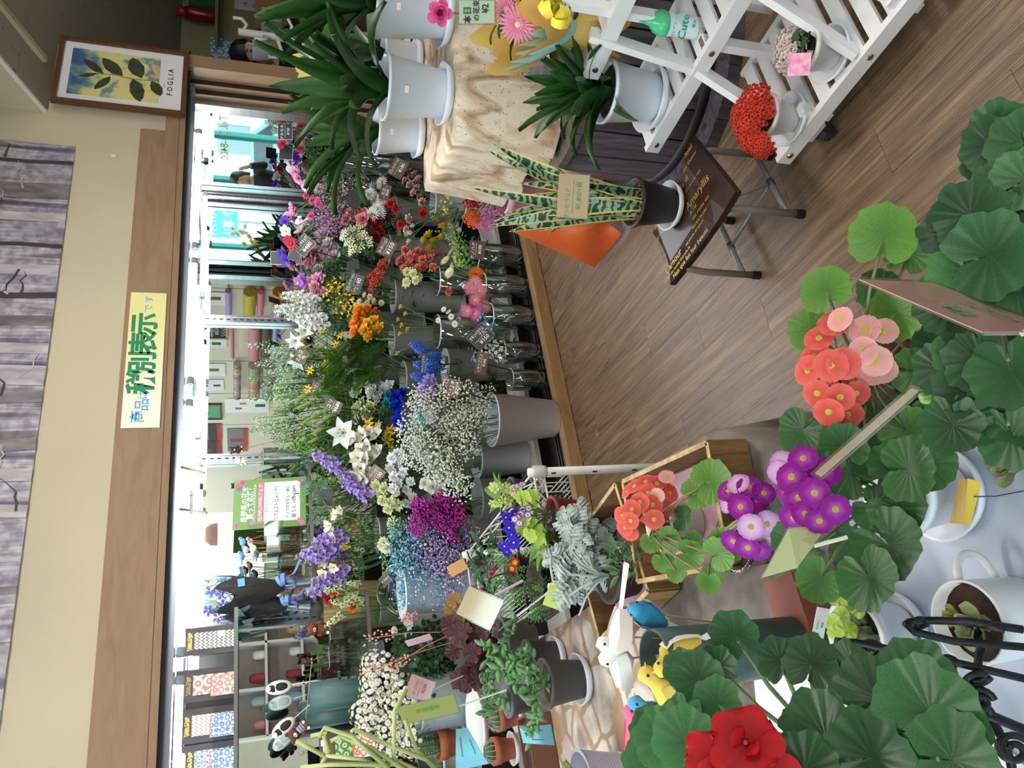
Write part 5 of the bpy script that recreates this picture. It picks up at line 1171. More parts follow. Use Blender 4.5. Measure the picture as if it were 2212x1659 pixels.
kal_plant(1712,258,.137,.052,.085, 'red kalanchoe in a small white pot on the lowest step', K_red, [(PT(1630,215,2.0), .042), (PT(1640,240,1.98), .04), (PT(1615,270,1.99), .04), (PT(1625,300,2.0), .038), (PT(1645,315,1.99), .034), (PT(1605,245,2.02), .038)], (1668,232), '#e8837a', 'white saucer under the red kalanchoe')
kal_plant(1800,118,.137,.052,.085, 'pale pink kalanchoe in a small white pot on the lowest step', K_pk, [(PT(1705,95,1.9), .04), (PT(1720,118,1.88), .038), (PT(1700,125,1.9), .036), (PT(1738,100,1.9), .032)], (1732,140), '#ec6fb4', 'white saucer under the pale pink kalanchoe')
# green detergent bottle on the second step
p = PZ(1500,62, z2); t = thing('soap_bottle', 'green pump-less soap bottle lettered Cute lying slot-nozzle up on the stand', 'bottle', p)
t['label'] = 'green plastic soap bottle lettered Cute on the second step of the stand'
part('body', mat('#d8eef0', .3, var=.03), t, lambda b: b.lathe([(.030,0),(.034,.004),(.031,.03),(.034,.075),(.036,.09)], 20, sy=.75), True)
part('shoulder', mat('#4fc98f', .2, var=.05), t, lambda b: b.lathe([(.036,.088),(.0365,.10),(.03,.118),(.014,.132),(.010,.15),(.0065,.172),(.005,.182)], 20, sy=.8, cap1=True), True)
a = math.atan2(-p.y, -p.x)
o = text_mb([('Cute', .03,0,.05,.012), ('ハンドソープ', .010,0,.076,.01), ('薬用', .010,.012,.022,.01)]).build('lettering', mat('#1f8f6a', .5), t, Vector((cos(a) * .0275, sin(a) * .0275,0)) * 1.28, rot=(R(90), 0, a + pi / 2))
# gift bouquet wrapped in yellow on the top step
p = PZ(1262,40,.64); t = thing('wrapped_bouquet', 'bouquet in yellow fleece paper with a glossy yellow bow', 'bouquet', p)
C_ = PT(1200,70,2.0) - p
M_yw = mat('#d9a94e', .7, c2='#e6c06a', scale=5, trans=.25); M_aq = mat('#a9d8d4', .6, trans=.25)
def cone_wrap(mb, a, b, ra, rb, n=28, ruf=.12, gap=1.1, ph=0, rows_=6):
 a = Vector(a); b = Vector(b); d = (b - a).normalized(); x = d.cross(UP) if abs(d.z) < .999 else Vector((1,0,0)); x = x.normalized(); y = d.cross(x); rows = []
 for i in range(rows_ + 1):
  t_ = i / rows_; r_ = ra + (rb - ra) * t_ ** .8; rows.append([a + (b - a) * t_ * (1 + .18 * t_ * sin(j * 1.3 + ph)) + x * (cos(th) * r_) + y * (sin(th) * r_ * (1 + ruf * t_ * sin(3 * th + ph))) for j in range(n + 1) for th in (ph + (2 * pi * gap) * j / n,)])
 mb.grid(rows)
tp = PT(1090,60,1.95) - p
part('wrap', M_yw, t, lambda b: cone_wrap(b, (0,0,0.02), tp, .03,.115, gap=.9, ph=1.6), True)
part('lower_wrap', M_yw, t, lambda b: cone_wrap(b, tp * .5, Vector((0,0,0.0)) - tp * .22,.03,.105, gap=1.0, ph=1.0), True)
part('inner_wrap', M_aq, t, lambda b: cone_wrap(b, tp * .2, tp * .95,.05,.095, gap=.28, ph=.5), True)
for q, hd_, s_ in [(PT(1118,53,1.88), head('gerbera', '#f08ab0', '#f3a0c0', '#d5d79a'), .046), (PT(1092,20,1.93), head('gerbera', '#f08ab0', '#f3a0c0', '#d5d79a'), .035), (PT(950,28,1.95), head('rose', '#e0418a', '#ee6aa6'), .034)]:
 q = q - p; mb = MB(); mb.tube(curve_pts(tp * .3, q, .5,5), .003,5); mb.build('stem', M_stem, t, smooth=True)
 obj('bloom', hd_(), t, q, face_quat(CAM - p - q), s_)
lf = leaf_me('bq', '#2f5a34', '#28502c', .06,.03,40,0, 'point')
for k in range(10): obj('leaf', lf, t, tp * rnd.uniform(.7,1.1) + Vector((rnd.uniform(-.05,.05), rnd.uniform(-.05,.05), 0)), (rnd.uniform(-.5,.5), 0, rnd.uniform(0,6.28)), rnd.uniform(.7,1.2))
def loop_ribbon(mb, c, n, r, w_, seed):
 rr = random.Random(seed)
 for k in range(n):
  ax = Vector((rr.uniform(-1,1), rr.uniform(-1,.2), rr.uniform(-1,1))).normalized(); sd = ax.cross(Vector((rr.uniform(-1,1), rr.uniform(-1,1), rr.uniform(-1,1)))).normalized(); nn = ax.cross(sd)
  rows = [[c + ax * (r * (1 - cos(a)) * .62) + nn * (r * .5 * sin(a)) + sd * s_ * w_ for s_ in (-.5,.5)] for a in [2 * pi * i / 10 for i in range(11)]]
  mb.grid(rows)
part('bow', mat('#f0d84a', .22, var=.08), t, lambda b: loop_ribbon(b, PT(1195,35,1.84) - p, 11,.036,.022,4), True)
card(1030,28,(0,-24),(-38,-6), 0, [('本日', .5,-.3,.5,.02), ('の花束', .4,.1,0,.02), ('¥2', .5,.3,-.5,.02)], '#cfe3c4', 'pale green sleeved card on the pink rose bouquet', tc=M_black, P=PT(1030,26,1.92), sleeve=True)
# folding stool with snake plant
SZ = .30
A_, B_, C4, D_ = [PZ(x, y, SZ) for x, y in ((1479,291),(1398,502),(1436,615),(1576,413))]
sc_ = (A_ + B_ + C4 + D_) / 4
stool = thing('folding_stool', 'folding stool with grey tube legs and brown seat lettered in gold', 'stool', Vector((sc_.x, sc_.y, 0)))
def L0(p): return Vector((p.x - sc_.x, p.y - sc_.y, p.z))
M_seat = mat('#1a120f', .3, c2='#33190e', scale=4, var=.3)
q4 = [L0(x) for x in (A_, B_, C4, D_)]
rows = []
for i in range(7):
 r_ = []
 for j in range(7):
  u_, v__ = i / 6, j / 6; p_ = (q4[0] * (1 - u_) + q4[1] * u_) * (1 - v__) + (q4[3] * (1 - u_) + q4[2] * u_) * v__
  cx_ = (u_ - .5); cy_ = (v__ - .5); e_ = max(abs(cx_), abs(cy_)) * 2
  p_ = p_ * (1 - .05 * (1 - (2 * abs(cx_)) ** 2 if e_ == abs(cy_) * 2 else 1 - (2 * abs(cy_)) ** 2) * (e_ > .99)) + Vector((0,0,-.018 * (e_ > .99) + .0 ))
  r_.append(p_)
 rows.append(r_)
mb = MB(); mb.grid(rows); low = [[p_ + Vector((0,0,-.022 + (.018 if (i in (0,6) or j in (0,6)) else 0) - .012 * (i in (0,6) or j in (0,6)))) for j, p_ in enumerate(r_)] for i, r_ in enumerate(rows)]
mb.grid([list(reversed(r_)) for r_ in low])
edge = [rows[0][j] for j in range(7)] + [rows[i][6] for i in range(1,7)] + [rows[6][j] for j in range(5,-1,-1)] + [rows[i][0] for i in range(5,0,-1)]
mb.grid([edge, [p_ + Vector((0,0,-.02)) for p_ in edge]], wrap=True)
seat = mb.build('seat', M_seat, stool, smooth=False)
# gold lettering on the seat; text runs from corner D-A side along the front edge
tx = (q4[3] - q4[2]).normalized(); ty = (q4[1] - q4[2]); ty = (ty - tx * ty.dot(tx)).normalized(); oc = (q4[0] + q4[1] + q4[2] + q4[3]) / 4
lines = [('Mais que fait leur beauté', .021,-.02,-.140), ('Durant des heures Gabrielle lit', .013,-.09,-.122), ('ces pétales de velours', .012,.03,-.105), ('Durant ce peu', .014,.07,-.088), ('ses roses ses', .018,.09,-.066), ("L'amour", .030,-.10,-.10), ("je l'ai", .018,.06,-.044), ('Amaryllis', .034,.10,-.02), ('Ma di', .026,.06,.055), ("et le lys avec vous", .012,.10,.025), ("jeu d'amour", .016,.12,.085), ('Soleil', .020,.13,.115), ('je crois à', .014,-.11,.02), ('pp', .02,-.12,.06)]
tmb = text_mb([(s, z_, x, y, .006) for s, z_, x, y in lines])
o = obj('lettering', tmb.mesh('gold_lettering', mat('#b8962e', .35,.3), False), seat, oc + Vector((0,0,.0012)), Matrix((tx, ty, tx.cross(ty))).transposed().to_quaternion())
M_tubeg = mat('#96989b', .35,.3, var=.08); feet = [L0(PZ(1735,463,0)), L0(PZ(1640,595,0)), L0(PZ(1583,477,0)), L0(PZ(1665,338,0))]
for k, f_ in enumerate(feet):
 top_ = Vector((f_.x * .86, f_.y * .86, SZ - .03))
 part('leg', M_tubeg, stool, lambda b: b.tube([f_ + Vector((0,0,.015)), f_ * .99 + Vector((0,0,.2)), Vector((f_.x * .95, f_.y * .95, SZ - .05)), top_], .0105,10), True)
 part('foot_cap', M_black, stool, lambda b: b.tube([f_ + Vector((0,0,0)), f_ + Vector((0,0,.028))], .013,10))
for a_, b_ in ((0,3),(1,2)):
 pa, pb = feet[a_] + Vector((0,0,.055)), feet[b_] + Vector((0,0,.055))
 part('cross_bar', M_tubeg, stool, lambda b: b.tube([pa, pb], .008,8), True)
 part('sleeve', mat('#5f6062', .4,.5), stool, lambda b: b.tube([pa * .55 + pb * .45, pa * .45 + pb * .55], .0105,8), True)
m1 = (feet[0] + feet[3]) / 2 + Vector((0,0,.055)); m2 = (feet[1] + feet[2]) / 2 + Vector((0,0,.055)); mt = Vector((0,0, SZ - .04))
part('folding_strut', M_tubeg, stool, lambda b: [b.tube([m1, mt], .005,6), b.tube([m2, m1], .005,6)], True)
# snake plant
p = PZ(1455,445, SZ + .002); saucer(p, .073, 'white saucer on the lettered stool', .022)
t = pot_thing('potted_snake_plant', 'snake plant with yellow margined leaves in a black pot on the stool', 'potted plant', p + Vector((0,0,.007)), .068,.05,.13, mat('#17181b', .5))
t2 = p + Vector((0,0,.12)); dT = depth(p)
LV = [(1065,310,.042),(1092,318,.03),(1140,345,.038),(1048,322,.03),(1090,430,.03),(1015,405,.03),(1080,470,.04),(1060,480,.036),(1055,490,.03),(1100,500,.034),(1200,395,.03),(1095,460,.036),(1165,500,.03),(1130,465,.04),(1185,505,.028),(1170,340,.03),(1120,395,.036)]
M_sans = gmat('#8aa58c', '#cfc767', .74,.80,.4,.08, sc='#213c2a')
for k, (x_, y_, w_) in enumerate(LV):
 tip = PT(x_, y_, dT - .05 + .1 * ((k * 7) % 5) / 5) - p; bs = Vector((rnd.uniform(-.03,.03), rnd.uniform(-.03,.03), .11))
 d = tip - bs; L = d.length; pts = curve_pts(bs, tip, .35,9); side = Vector((RT.x, RT.y, 0)).lerp(Vector((rnd.uniform(-1,1), rnd.uniform(-1,1), 0)), .45).normalized()
 rows, gs = [], []
 for i, q in enumerate(pts):
  t_ = i / 8; w2 = w_ * .62 * (.7 + .6 * t_ if t_ < .5 else 1.0) * (1 - max(0, t_ - .55) / .45) ** .75 + .0008
  nn = side.cross(d.normalized()); rows.append([q + side * (s_ * w2) + nn * (-.35 * w2 * (1 - s_ * s_)) for s_ in (-1,-.8,-.4,0,.4,.8,1)]); gs.append([1,.78,.4,0,.4,.78,1])
 mb = MB(); mb.grid(rows, 0, gs); mb.build('leaf', M_sans, t, Vector((0,0,-.007)), smooth=True)
part('bark_chips', mat('#8a5a34', .9, var=.4, scale=90, bump=.6), t, lambda b: [b.box((rnd.uniform(-.045,.045), rnd.uniform(-.045,.045), .112),(.016,.010,.006), rnd.uniform(0,3)) for _ in range(40)])
card(1238,424,(3,-47),(-33,-3), 0, [('サンセベリア', .34,-.35,.35,.005), ('¥1,800+税', .42,.05,-.38,.008)], '#e3bd97', 'peach sleeved card lettered サンセベリア ¥1,800 in the snake plant', tc=mat('#3aa05a', .6), P=PT(1238,424, dT - .16), stick=p + Vector((0,0,.12)), sleeve=True, line=0)
# kalanchoe basket with pink pot and orange paper standing before the cooler
p = Vector((2.27,2.42,0))
M_or = mat('#e0622a', .45, c2='#e8743a', scale=6, trans=.15)
t = thing('potted_kalanchoe', 'mixed red, yellow, pink and orange kalanchoes in a ribbed pink pot wrapped in orange paper', 'potted plant', p)
part('orange_stand_pot', M_or, t, lambda b: b.lathe([(.10,0),(.12,.01),(.135,.24)], 24), True)
part('pink_pot', mat('#ecb8c8', .4, var=.05), t, lambda b: b.lathe([(.085,.20),(.09,.22),(.105,.40),(.110,.402),(.110,.43),(.10,.432)] , 40), True)
def osheet(mb, corners, bulge, n=8):
 a, b, c, d = corners; rows = []
 for i in range(n + 1):
  u_ = i / n; r_ = []
  for j in range(n + 1):
   v__ = j / n; q = (a * (1 - u_) + b * u_) * (1 - v__) + (d * (1 - u_) + c * u_) * v__
   r_.append(q + bulge * (sin(pi * u_) * sin(pi * v__)) + bulge * .25 * sin(9 * u_ + 6 * v__))
  rows.append(r_)
 mb.grid(rows)
def Q(x, y, tt): return PT(x, y, tt) - p
part('paper', M_or, t, lambda b: osheet(b, (Q(1105,500,3.25), PZ(1285,578,.02) - p, PZ(1342,505,.02) - p, Q(1280,455,3.2)), Vector((-.03,-.04,.02))), True)
part('paper_flap', M_or, t, lambda b: osheet(b, (Q(1262,352,3.02), Q(1295,360,3.0), Q(1302,388,2.98), Q(1262,395,3.0)), Vector((-.04,-.03,0))), True)
part('paper_flap', M_or, t, lambda b: osheet(b, (Q(1150,380,3.34), Q(1270,380,3.3), Q(1310,470,3.28), Q(1165,500,3.3)), Vector((.03,.04,-.02))), True)
lf = leaf_me('kal2', '#2a4f2c', '#223f24', .075,.055,25,-15, 'oval', cup=.08)
for k in range(22): obj('leaf', lf, t, Vector((rnd.uniform(-.05,.05), rnd.uniform(-.05,.05), .42 + .008 * k)),(0,-.15, k * 2.4), rnd.uniform(.7,1.1))
for col_, c2_, pl in [('#b8142c', '#d83048', [(1018,395),(1030,400),(1010,405),(1025,415),(1040,410),(1022,430),(1018,440)]), ('#f0b81c', '#f8d848', [(1052,372),(1058,390),(1062,378),(1045,380),(1075,376)]), ('#d87ab8', '#f0a8d0', [(1050,458),(1048,475),(1060,482),(1042,485),(1075,458)]), ('#ea7030', '#f58a4a', [(1022,468),(1028,478),(1018,474)]), ('#e4e6a8', '#f0f2c8', [(1070,400),(1085,402)])]:
 hd_ = umbel(f_kal, [pm_(col_, c2_)], 'k' + col_, 18,.3,.5)
 for x_, y_ in pl:
  q = Q(x_, y_, 3.32); mb = MB(); mb.tube(curve_pts((0,0,.42), q, .4,5), .0022,4); mb.build('flower_stem', M_stem, t, smooth=True)
  obj('bloom', hd_(), t, q, face_quat(CAM - p - q + Vector((0,0,.5))), .034)
# LEFT SIDE: three low tables
TZ = .60
def printcloth(name, cols, scale, vor=None, bump=.0, rough=.8, stretch=(1,1,1), grout='#a58a6c'):
 m, n, l, b = nt(name)
 tc = n.new('ShaderNodeTexCoord'); mp = n.new('ShaderNodeMapping'); mp.inputs['Scale'].default_value = stretch; l.new(tc.outputs['Object'], mp.inputs[0])
 nz = n.new('ShaderNodeTexNoise'); nz.inputs['Scale'].default_value = scale; nz.inputs['Detail'].default_value = 6; l.new(mp.outputs[0], nz.inputs[0])
 rp = n.new('ShaderNodeValToRGB'); l.new(nz.outputs[0], rp.inputs[0]); cr = rp.color_ramp
 for i, c in enumerate(cols):
  e_ = cr.elements.new(.32 + .36 * i / max(1, len(cols) - 1)); e_.color = lin(c)
 cr.elements.remove(cr.elements[0]); cr.elements.remove(cr.elements[-1])
 out = rp.outputs[0]
 if vor:
  n2 = n.new('ShaderNodeTexNoise'); n2.inputs['Scale'].default_value = vor * 1.2; l.new(mp.outputs[0], n2.inputs[0])
  ad = n.new('ShaderNodeMix'); ad.data_type = 'VECTOR'; ad.inputs[0].default_value = .055; l.new(mp.outputs[0], ad.inputs[4]); l.new(n2.outputs['Color'], ad.inputs[5])
  vo = n.new('ShaderNodeTexVoronoi'); vo.feature = 'DISTANCE_TO_EDGE'; vo.inputs['Scale'].default_value = vor; l.new(ad.outputs[1], vo.inputs[0])
  vr = n.new('ShaderNodeValToRGB'); l.new(vo.outputs[0], vr.inputs[0]); vr.color_ramp.elements[0].position = .055; vr.color_ramp.elements[1].position = .085
  mx = n.new('ShaderNodeMix'); mx.data_type = 'RGBA'; l.new(vr.outputs[0], mx.inputs[0]); mx.inputs[6].default_value = lin(grout); l.new(out, mx.inputs[7]); out = mx.outputs[2]
 l.new(out, b.inputs['Base Color']); b.inputs['Roughness'].default_value = rough
 return m
M_cwhite = mat('#b4bccd', .55, var=.04, scale=5); M_cgrey = printcloth('grey_velvet', ['#3f3834', '#5c544e', '#7a7169', '#686059'], 9)
M_cstone = printcloth('stone_print', ['#8d7f7a', '#b3a49a', '#cfc4ba', '#d9d0c6'], 11,8.5, grout='#a98d70', stretch=(1,1,.8))
M_tleg = mat('#6b5440', .6, var=.2)
def table(name, lab, x0, x1, y0, y1):
 t = thing(name, lab, 'table', ((x0 + x1) / 2,(y0 + y1) / 2,0)); lx, ly = x1 - x0, y1 - y0
 part('top', M_tleg, t, lambda b: b.box((0,0, TZ - .02), (lx, ly, .03)))
 for sx in (-1,1):
  for sy in (-1,1): part('leg', M_tleg, t, lambda b: b.box((sx * (lx / 2 - .04), sy * (ly / 2 - .04), (TZ - .035) / 2),(.04,.04, TZ - .035)))
EX = Vector((1,0,0)); EY = Vector((0,1,0))
table('low_table', 'low wooden table under the white cloth', -.72,.40,.30,.955); cloth_box('table_cloth', 'plain white cloth over the low table with the primulas', Vector((-.74,.28, TZ)), EX, EY, 1.155,.69, TZ + .003,.12, M_cwhite, .02,15,.03,5)
table('low_table', 'low wooden table under the stone-print cloth', -.75,.38,1.655,2.60); cloth_box('table_cloth', 'stone-wall print cloth over the low table with the cacti', Vector((-.77,1.635, TZ)), EX, EY, 1.165,.985, TZ + .003,.10, M_cstone, .02,15,.03,6)
# round table with grey velvet
GC = Vector((.10,1.305,0)); GA, GB = .475,.335
t = thing('round_table', 'small oval table under the grey velvet cloth', 'table', GC)
part('top', M_tleg, t, lambda b: b.lathe([(.96, TZ - .03),(.96, TZ - .004)], 40, sx=GA, sy=GB, cap1=True)); part('pedestal', M_tleg, t, lambda b: b.lathe([(.16,0),(.14,.02),(.03,.06),(.03, TZ - .03)], 20), True)
mb = MB(); rows = []
for i in range(14):
 row = []
 for k in range(96):
  a = 2 * pi * k / 96
  if i < 6: f_ = i / 5 * .985; z = TZ + .003 + .004 * max(0, sin(7 * a + 9 * f_) * sin(11 * f_ + 2 * cos(a)))
  else:
   f_ = 1 + .012 * (i - 6) * (1 + .8 * sin(13 * a + .7 * sin(3 * a))); z = TZ - .005 - (i - 6) * .062
  row.append((cos(a) * GA * f_, sin(a) * GB * f_, z))
 rows.append(row)
mb.grid(rows, wrap=True); tag(mb.build('table_cloth', M_cgrey, None, GC, smooth=True), 'grey velvet cloth with worn patches over the small oval table', 'cloth')
# leaf and plant helpers
def round_leaf(key, c0, c1, lobes=5, ld=.14, scal=24, sd=.035, pleat=.05, cup=.18, slit=.35, p0=.1, p1=1.0, tr=.1, rough=.42):
 if key in LEAFS: return LEAFS[key]
 N = 48; rows = []; gs = []
 for i in range(6):
  f_ = i / 5; row = []; gr = []
  for k in range(N + 1):
   a = -pi + 2 * pi * k / N; a2 = a * (1 - .06 * slit)
   r_ = 1 - ld * (.5 - .5 * cos(lobes * a)) * 1.0 + sd * sin(scal * a) * f_
   r_ *= (1 - slit * max(0,(abs(a) - 2.5) / .64) ** 1.5)
   z = cup * f_ * f_ * (.7 + .3 * sin(2 * a + 1)) + .05 * f_ * f_ * sin(3 * a + .7) + pleat * f_ * cos(lobes * 2 * a) - .02 * (1 - f_)
   row.append((cos(a2) * r_ * f_ + .25, sin(a2) * r_ * f_, z)); gr.append(f_)
  rows.append(row); gs.append(gr)
 mb = MB(); mb.grid(rows, 0, gs)
 LEAFS[key] = mb.mesh('leaf_' + key, gmat(c0, c1, p0, p1, rough, tr, noise=.25), True)
 return LEAFS[key]
LG1 = round_leaf('geranium', '#214724', '#326035', 7,.10,32,.025,.022,.14); LG2 = round_leaf('geranium2', '#1b3a20', '#29532c', 7,.12,30,.028,.03,.22); LG3 = round_leaf('geranium3', '#2b5530', '#3f7440', 7,.10,32,.025,.022,.06)
LP1 = round_leaf('primula', '#467528', '#628f38', 9,.05,34,.025,.035,.12,.5); LP2 = round_leaf('primula2', '#244a22', '#335f2d', 9,.05,34,.025,.04,.2,.5); LP3 = round_leaf('primula3', '#345f28', '#4c7a30', 9,.06,34,.03,.05,.28,.5)
def put_leaf(t, o, base, pos, size, me, nrm=None, pr=.0022, roll=None, pm=None):
 base = Vector(base); pos = Vector(pos)
 nrm = (CAM - o - pos).normalized() * .75 + Vector((0,0,.65)) + Vector((rnd.uniform(-1,1), rnd.uniform(-1,1), rnd.uniform(-.3,.3))) * .35 if nrm is None else nrm
 q = face_quat(nrm, 0); d = pos - base
 lx = q.inverted() @ d; ang = math.atan2(lx.y, lx.x) if roll is None else roll
 obj('leaf', me, t, pos, q @ Quaternion((0,0,1), ang), size)
 mb = MB(); mb.tube(curve_pts(base, pos, .5,6), [pr * 1.2, pr, pr, pr, pr, pr * .8], 5); mb.build('petiole', pm or mat('#6b7f4a', .5, var=.2), t, smooth=True)
def flower_ball(t, o, base, blooms, hd, size, sm=None, pr=.003, face=.9):
 """one umbel: a stalk and single florets (photo px, py, ray depth)"""
 P_ = [PT(x, y, d) - o for x, y, d in blooms]; c = sum(P_, Vector()) / len(P_); back = c - (CAM - o - c).normalized() * size * .8 - Vector((0,0, size * .6))
 mb = MB(); mb.tube(curve_pts(base, back, .4,6), pr, 6); mb.build('flower_stalk', sm or mat('#7f8a5a', .5, var=.2), t, smooth=True)
 for q in P_:
  ax = (CAM - o - q).normalized() * face + (q - back).normalized() * 1.0
  mb = MB(); mb.tube([back, back.lerp(q, .6), q - ax.normalized() * size * .4], .0012,4); mb.build('pedicel', sm or M_stem, t, smooth=True)
  obj('bloom', hd(), t, q, face_quat(ax, rnd.uniform(0,6.28)), size * rnd.uniform(.9,1.1))
PR_c = head('primula', '#e85c50', '#f0766c', '#b8b83a', .25,.9); PR_p = head('primula', '#f4a9a4', '#f6bcb6', '#b8b83a', .25,.9)
PR_m = head('primula', '#c04ab8', '#8f1490', '#a8a02c', .12,.5); PR_l = head('primula', '#e8c4ea', '#c87ac8', '#a8a02c', .3,1.0)
def pot_at(px, py, z, r1, r0, h, name, lab, pm=None, sl=None, sr=None, soil=True):
 p = PZ(px, py, z)
 if sl: saucer(p, sr or r0 * 1.4, sl, .022); p = p + Vector((0,0,.007))
 return p, pot_thing(name, lab, 'potted plant', p, r1, r0, h, pm, soil=soil)
# ---- near coral primula (right edge of the white table)
M_brown = mat('#7a3a2a', .6, var=.1)
p, t = pot_at(2010,815, TZ + .004,.058,.045,.09, 'potted_primula', 'coral pink primula in a brown pot on the white cloth', M_brown)
b0 = Vector((0,0,.085))
flower_ball(t, p, b0, [(1800,700,.98),(1770,730,.99),(1795,790,.95),(1822,786,.945),(1745,800,1.0),(1765,850,.97),(1815,858,.955),(1850,850,.97),(1790,890,.96),(1830,895,.97),(1778,830,.99),(1758,770,1.0),(1840,820,.99),(1805,910,.98)], PR_c, .022)
flower_ball(t, p, b0, [(1865,758,.95),(1892,780,.945),(1868,712,.96),(1815,690,.97),(1905,800,.955),(1880,805,.96),(1910,715,.95)], PR_p, .021)
for x, y, d, s_, me in [(1790,640,.99,.033, LP1),(1905,530,.92,.040, LP1),(1925,690,.96,.038, LP1),(1960,560,.97,.03, LP3),(2000,690,1.0,.03, LP3),(2010,760,.98,.033, LP2),(1960,800,.96,.03, LP3),(1760,720,1.03,.03, LP1),(1955,850,.97,.034, LP2),(1890,890,1.0,.03, LP2),(1950,920,.93,.032, LP3),(1740,920,.99,.032, LP2),(1790,960,1.0,.03, LP2),(1870,950,.98,.034, LP2),(2020,860,.95,.036, LP3),(1900,640,1.0,.03, LP2),(1850,990,.97,.03, LP2),(1995,905,.92,.03, LP2)]:
 put_leaf(t, p, b0, PT(x, y, d) - p, s_, me)
# ---- magenta primula in the white pot
p, t = pot_at(2050,1062, TZ + .004,.052,.040,.085, 'potted_primula', 'magenta streaked primula in a white pot on the white cloth', M_pot, 'wide white saucer under the magenta primula pot', .066)
b0 = Vector((0,0,.08))
flower_ball(t, p, b0, [(1735,990,.93),(1710,1030,.94),(1760,1065,.90),(1805,1100,.89),(1780,1020,.93),(1725,1075,.93),(1740,1110,.92),(1770,1125,.91),(1700,1060,.96),(1750,1035,.95),(1715,1120,.94)], PR_m, .021)
flower_ball(t, p, b0, [(1685,1020,.96),(1690,1000,.97)], PR_l, .018)
for x, y, d, s_, me in [(1905,1160,.90,.046, LP2),(1870,1230,.89,.04, LP2),(1990,1010,.90,.034, LP2),(1925,1020,.92,.032, LP2),(1850,1030,.95,.036, LP2),(1780,1240,.94,.03, LP3),(1720,1165,.98,.028, LP2),(1830,980,.95,.032, LP2),(1880,1090,.95,.03, LP2),(1750,1190,1.0,.03, LP2),(1860,1180,.96,.034, LP2),(1945,1015,.86,.038, LP2),(1925,1085,.90,.034, LP2)]:
 put_leaf(t, p, b0, PT(x, y, d) - p, s_, me)
# ---- lilac-magenta primula in the clear pot on the grey velvet
p, t = pot_at(1660,1165, TZ + .006,.050,.038,.075, 'potted_primula', 'lilac and magenta primula in a clear pot on the grey velvet', glassmat('#dfe6e4', .2,.1))
b0 = Vector((0,0,.07))
flower_ball(t, p, b0, [(1618,1052,1.15),(1600,1095,1.13),(1572,1060,1.17),(1590,1065,1.16),(1650,1065,1.14),(1635,1080,1.15),(1615,1183,1.13),(1585,1170,1.15),(1640,1190,1.13)], PR_m, .022)
flower_ball(t, p, b0, [(1622,1138,1.12),(1657,1132,1.12),(1595,1045,1.16),(1650,1168,1.13),(1575,1085,1.17)], PR_l, .022)
for x, y, d, s_, me in [(1560,1185,1.2,.03, LP1),(1530,1250,1.22,.02, LP1),(1545,1200,1.2,.028, LP1),(1660,1100,1.2,.03, LP2)]: put_leaf(t, p, b0, PT(x, y, d) - p, s_, me)
# ---- crates
M_crate = woodmat('crate_wood', ['#4a331c', '#6b4a2a', '#86623a', '#5c4024'], (12,12,1.5), 3,.6,.2,.1); M_ply = mat('#c9b184', .7, c2='#8f7448', scale=40, stretch=(1,1,30))
def crate(lab, K1, d1, d2, L1, L2, h, zb):
 """K1: near right corner; d1 along the right side, d2 along the near end"""
 t = thing('wooden_crate', lab, 'crate', Vector((K1.x, K1.y, zb))); th = .010
 def bd(name, a, b):
  mb = MB(); mb.bar(a + Vector((0,0, h / 2)), b + Vector((0,0, h / 2)), th, h); o = mb.build(name, M_crate, t)
  mb = MB(); mb.bar(a + Vector((0,0, h + .0006)), b + Vector((0,0, h + .0006)), th, .0012); mb.build('plywood_edge', M_ply, t)
 Z0 = Vector((0,0,0)); bd('side_board', Z0, d1 * L1); bd('side_board', d2 * L2, d2 * L2 + d1 * L1); bd('end_board', Z0, d2 * L2); bd('end_board', d1 * L1, d1 * L1 + d2 * L2)
 mb = MB(); mb.prism([(0,0), (L1,0), (L1, L2),(0, L2)], (0,0,.004), d1, d2,.006 if d1.cross(d2).z > 0 else -.006); mb.build('bottom', M_crate, t)
 mb = MB(); mb.prism([(.01,.01), (L1 - .01,.01), (L1 - .01, L2 - .01),(.01, L2 - .01)], (0,0,.012), d1, d2,.002 if d1.cross(d2).z > 0 else -.002); mb.build('lining_paper', mat('#cfa9bb', .8), t)
hA = .085; K1 = PZ(1527,956, TZ + .008 + hA); K2 = PZ(1345,1040, TZ + .008 + hA); d1 = (K2 - K1); LA = d1.length; d1.normalize(); d2 = Vector((-d1.y, d1.x, 0));
crate('long plywood crate with a coral primula in it', K1, d1, d2, LA, .22, hA, TZ + .008)
KB = PZ(1329,1046, TZ + .015 + .07); KB2 = PZ(1245,1162, TZ + .085); e1 = (KB2 - KB); LB_ = e1.length; e1.normalize(); e2 = Vector((-e1.y, e1.x, 0))
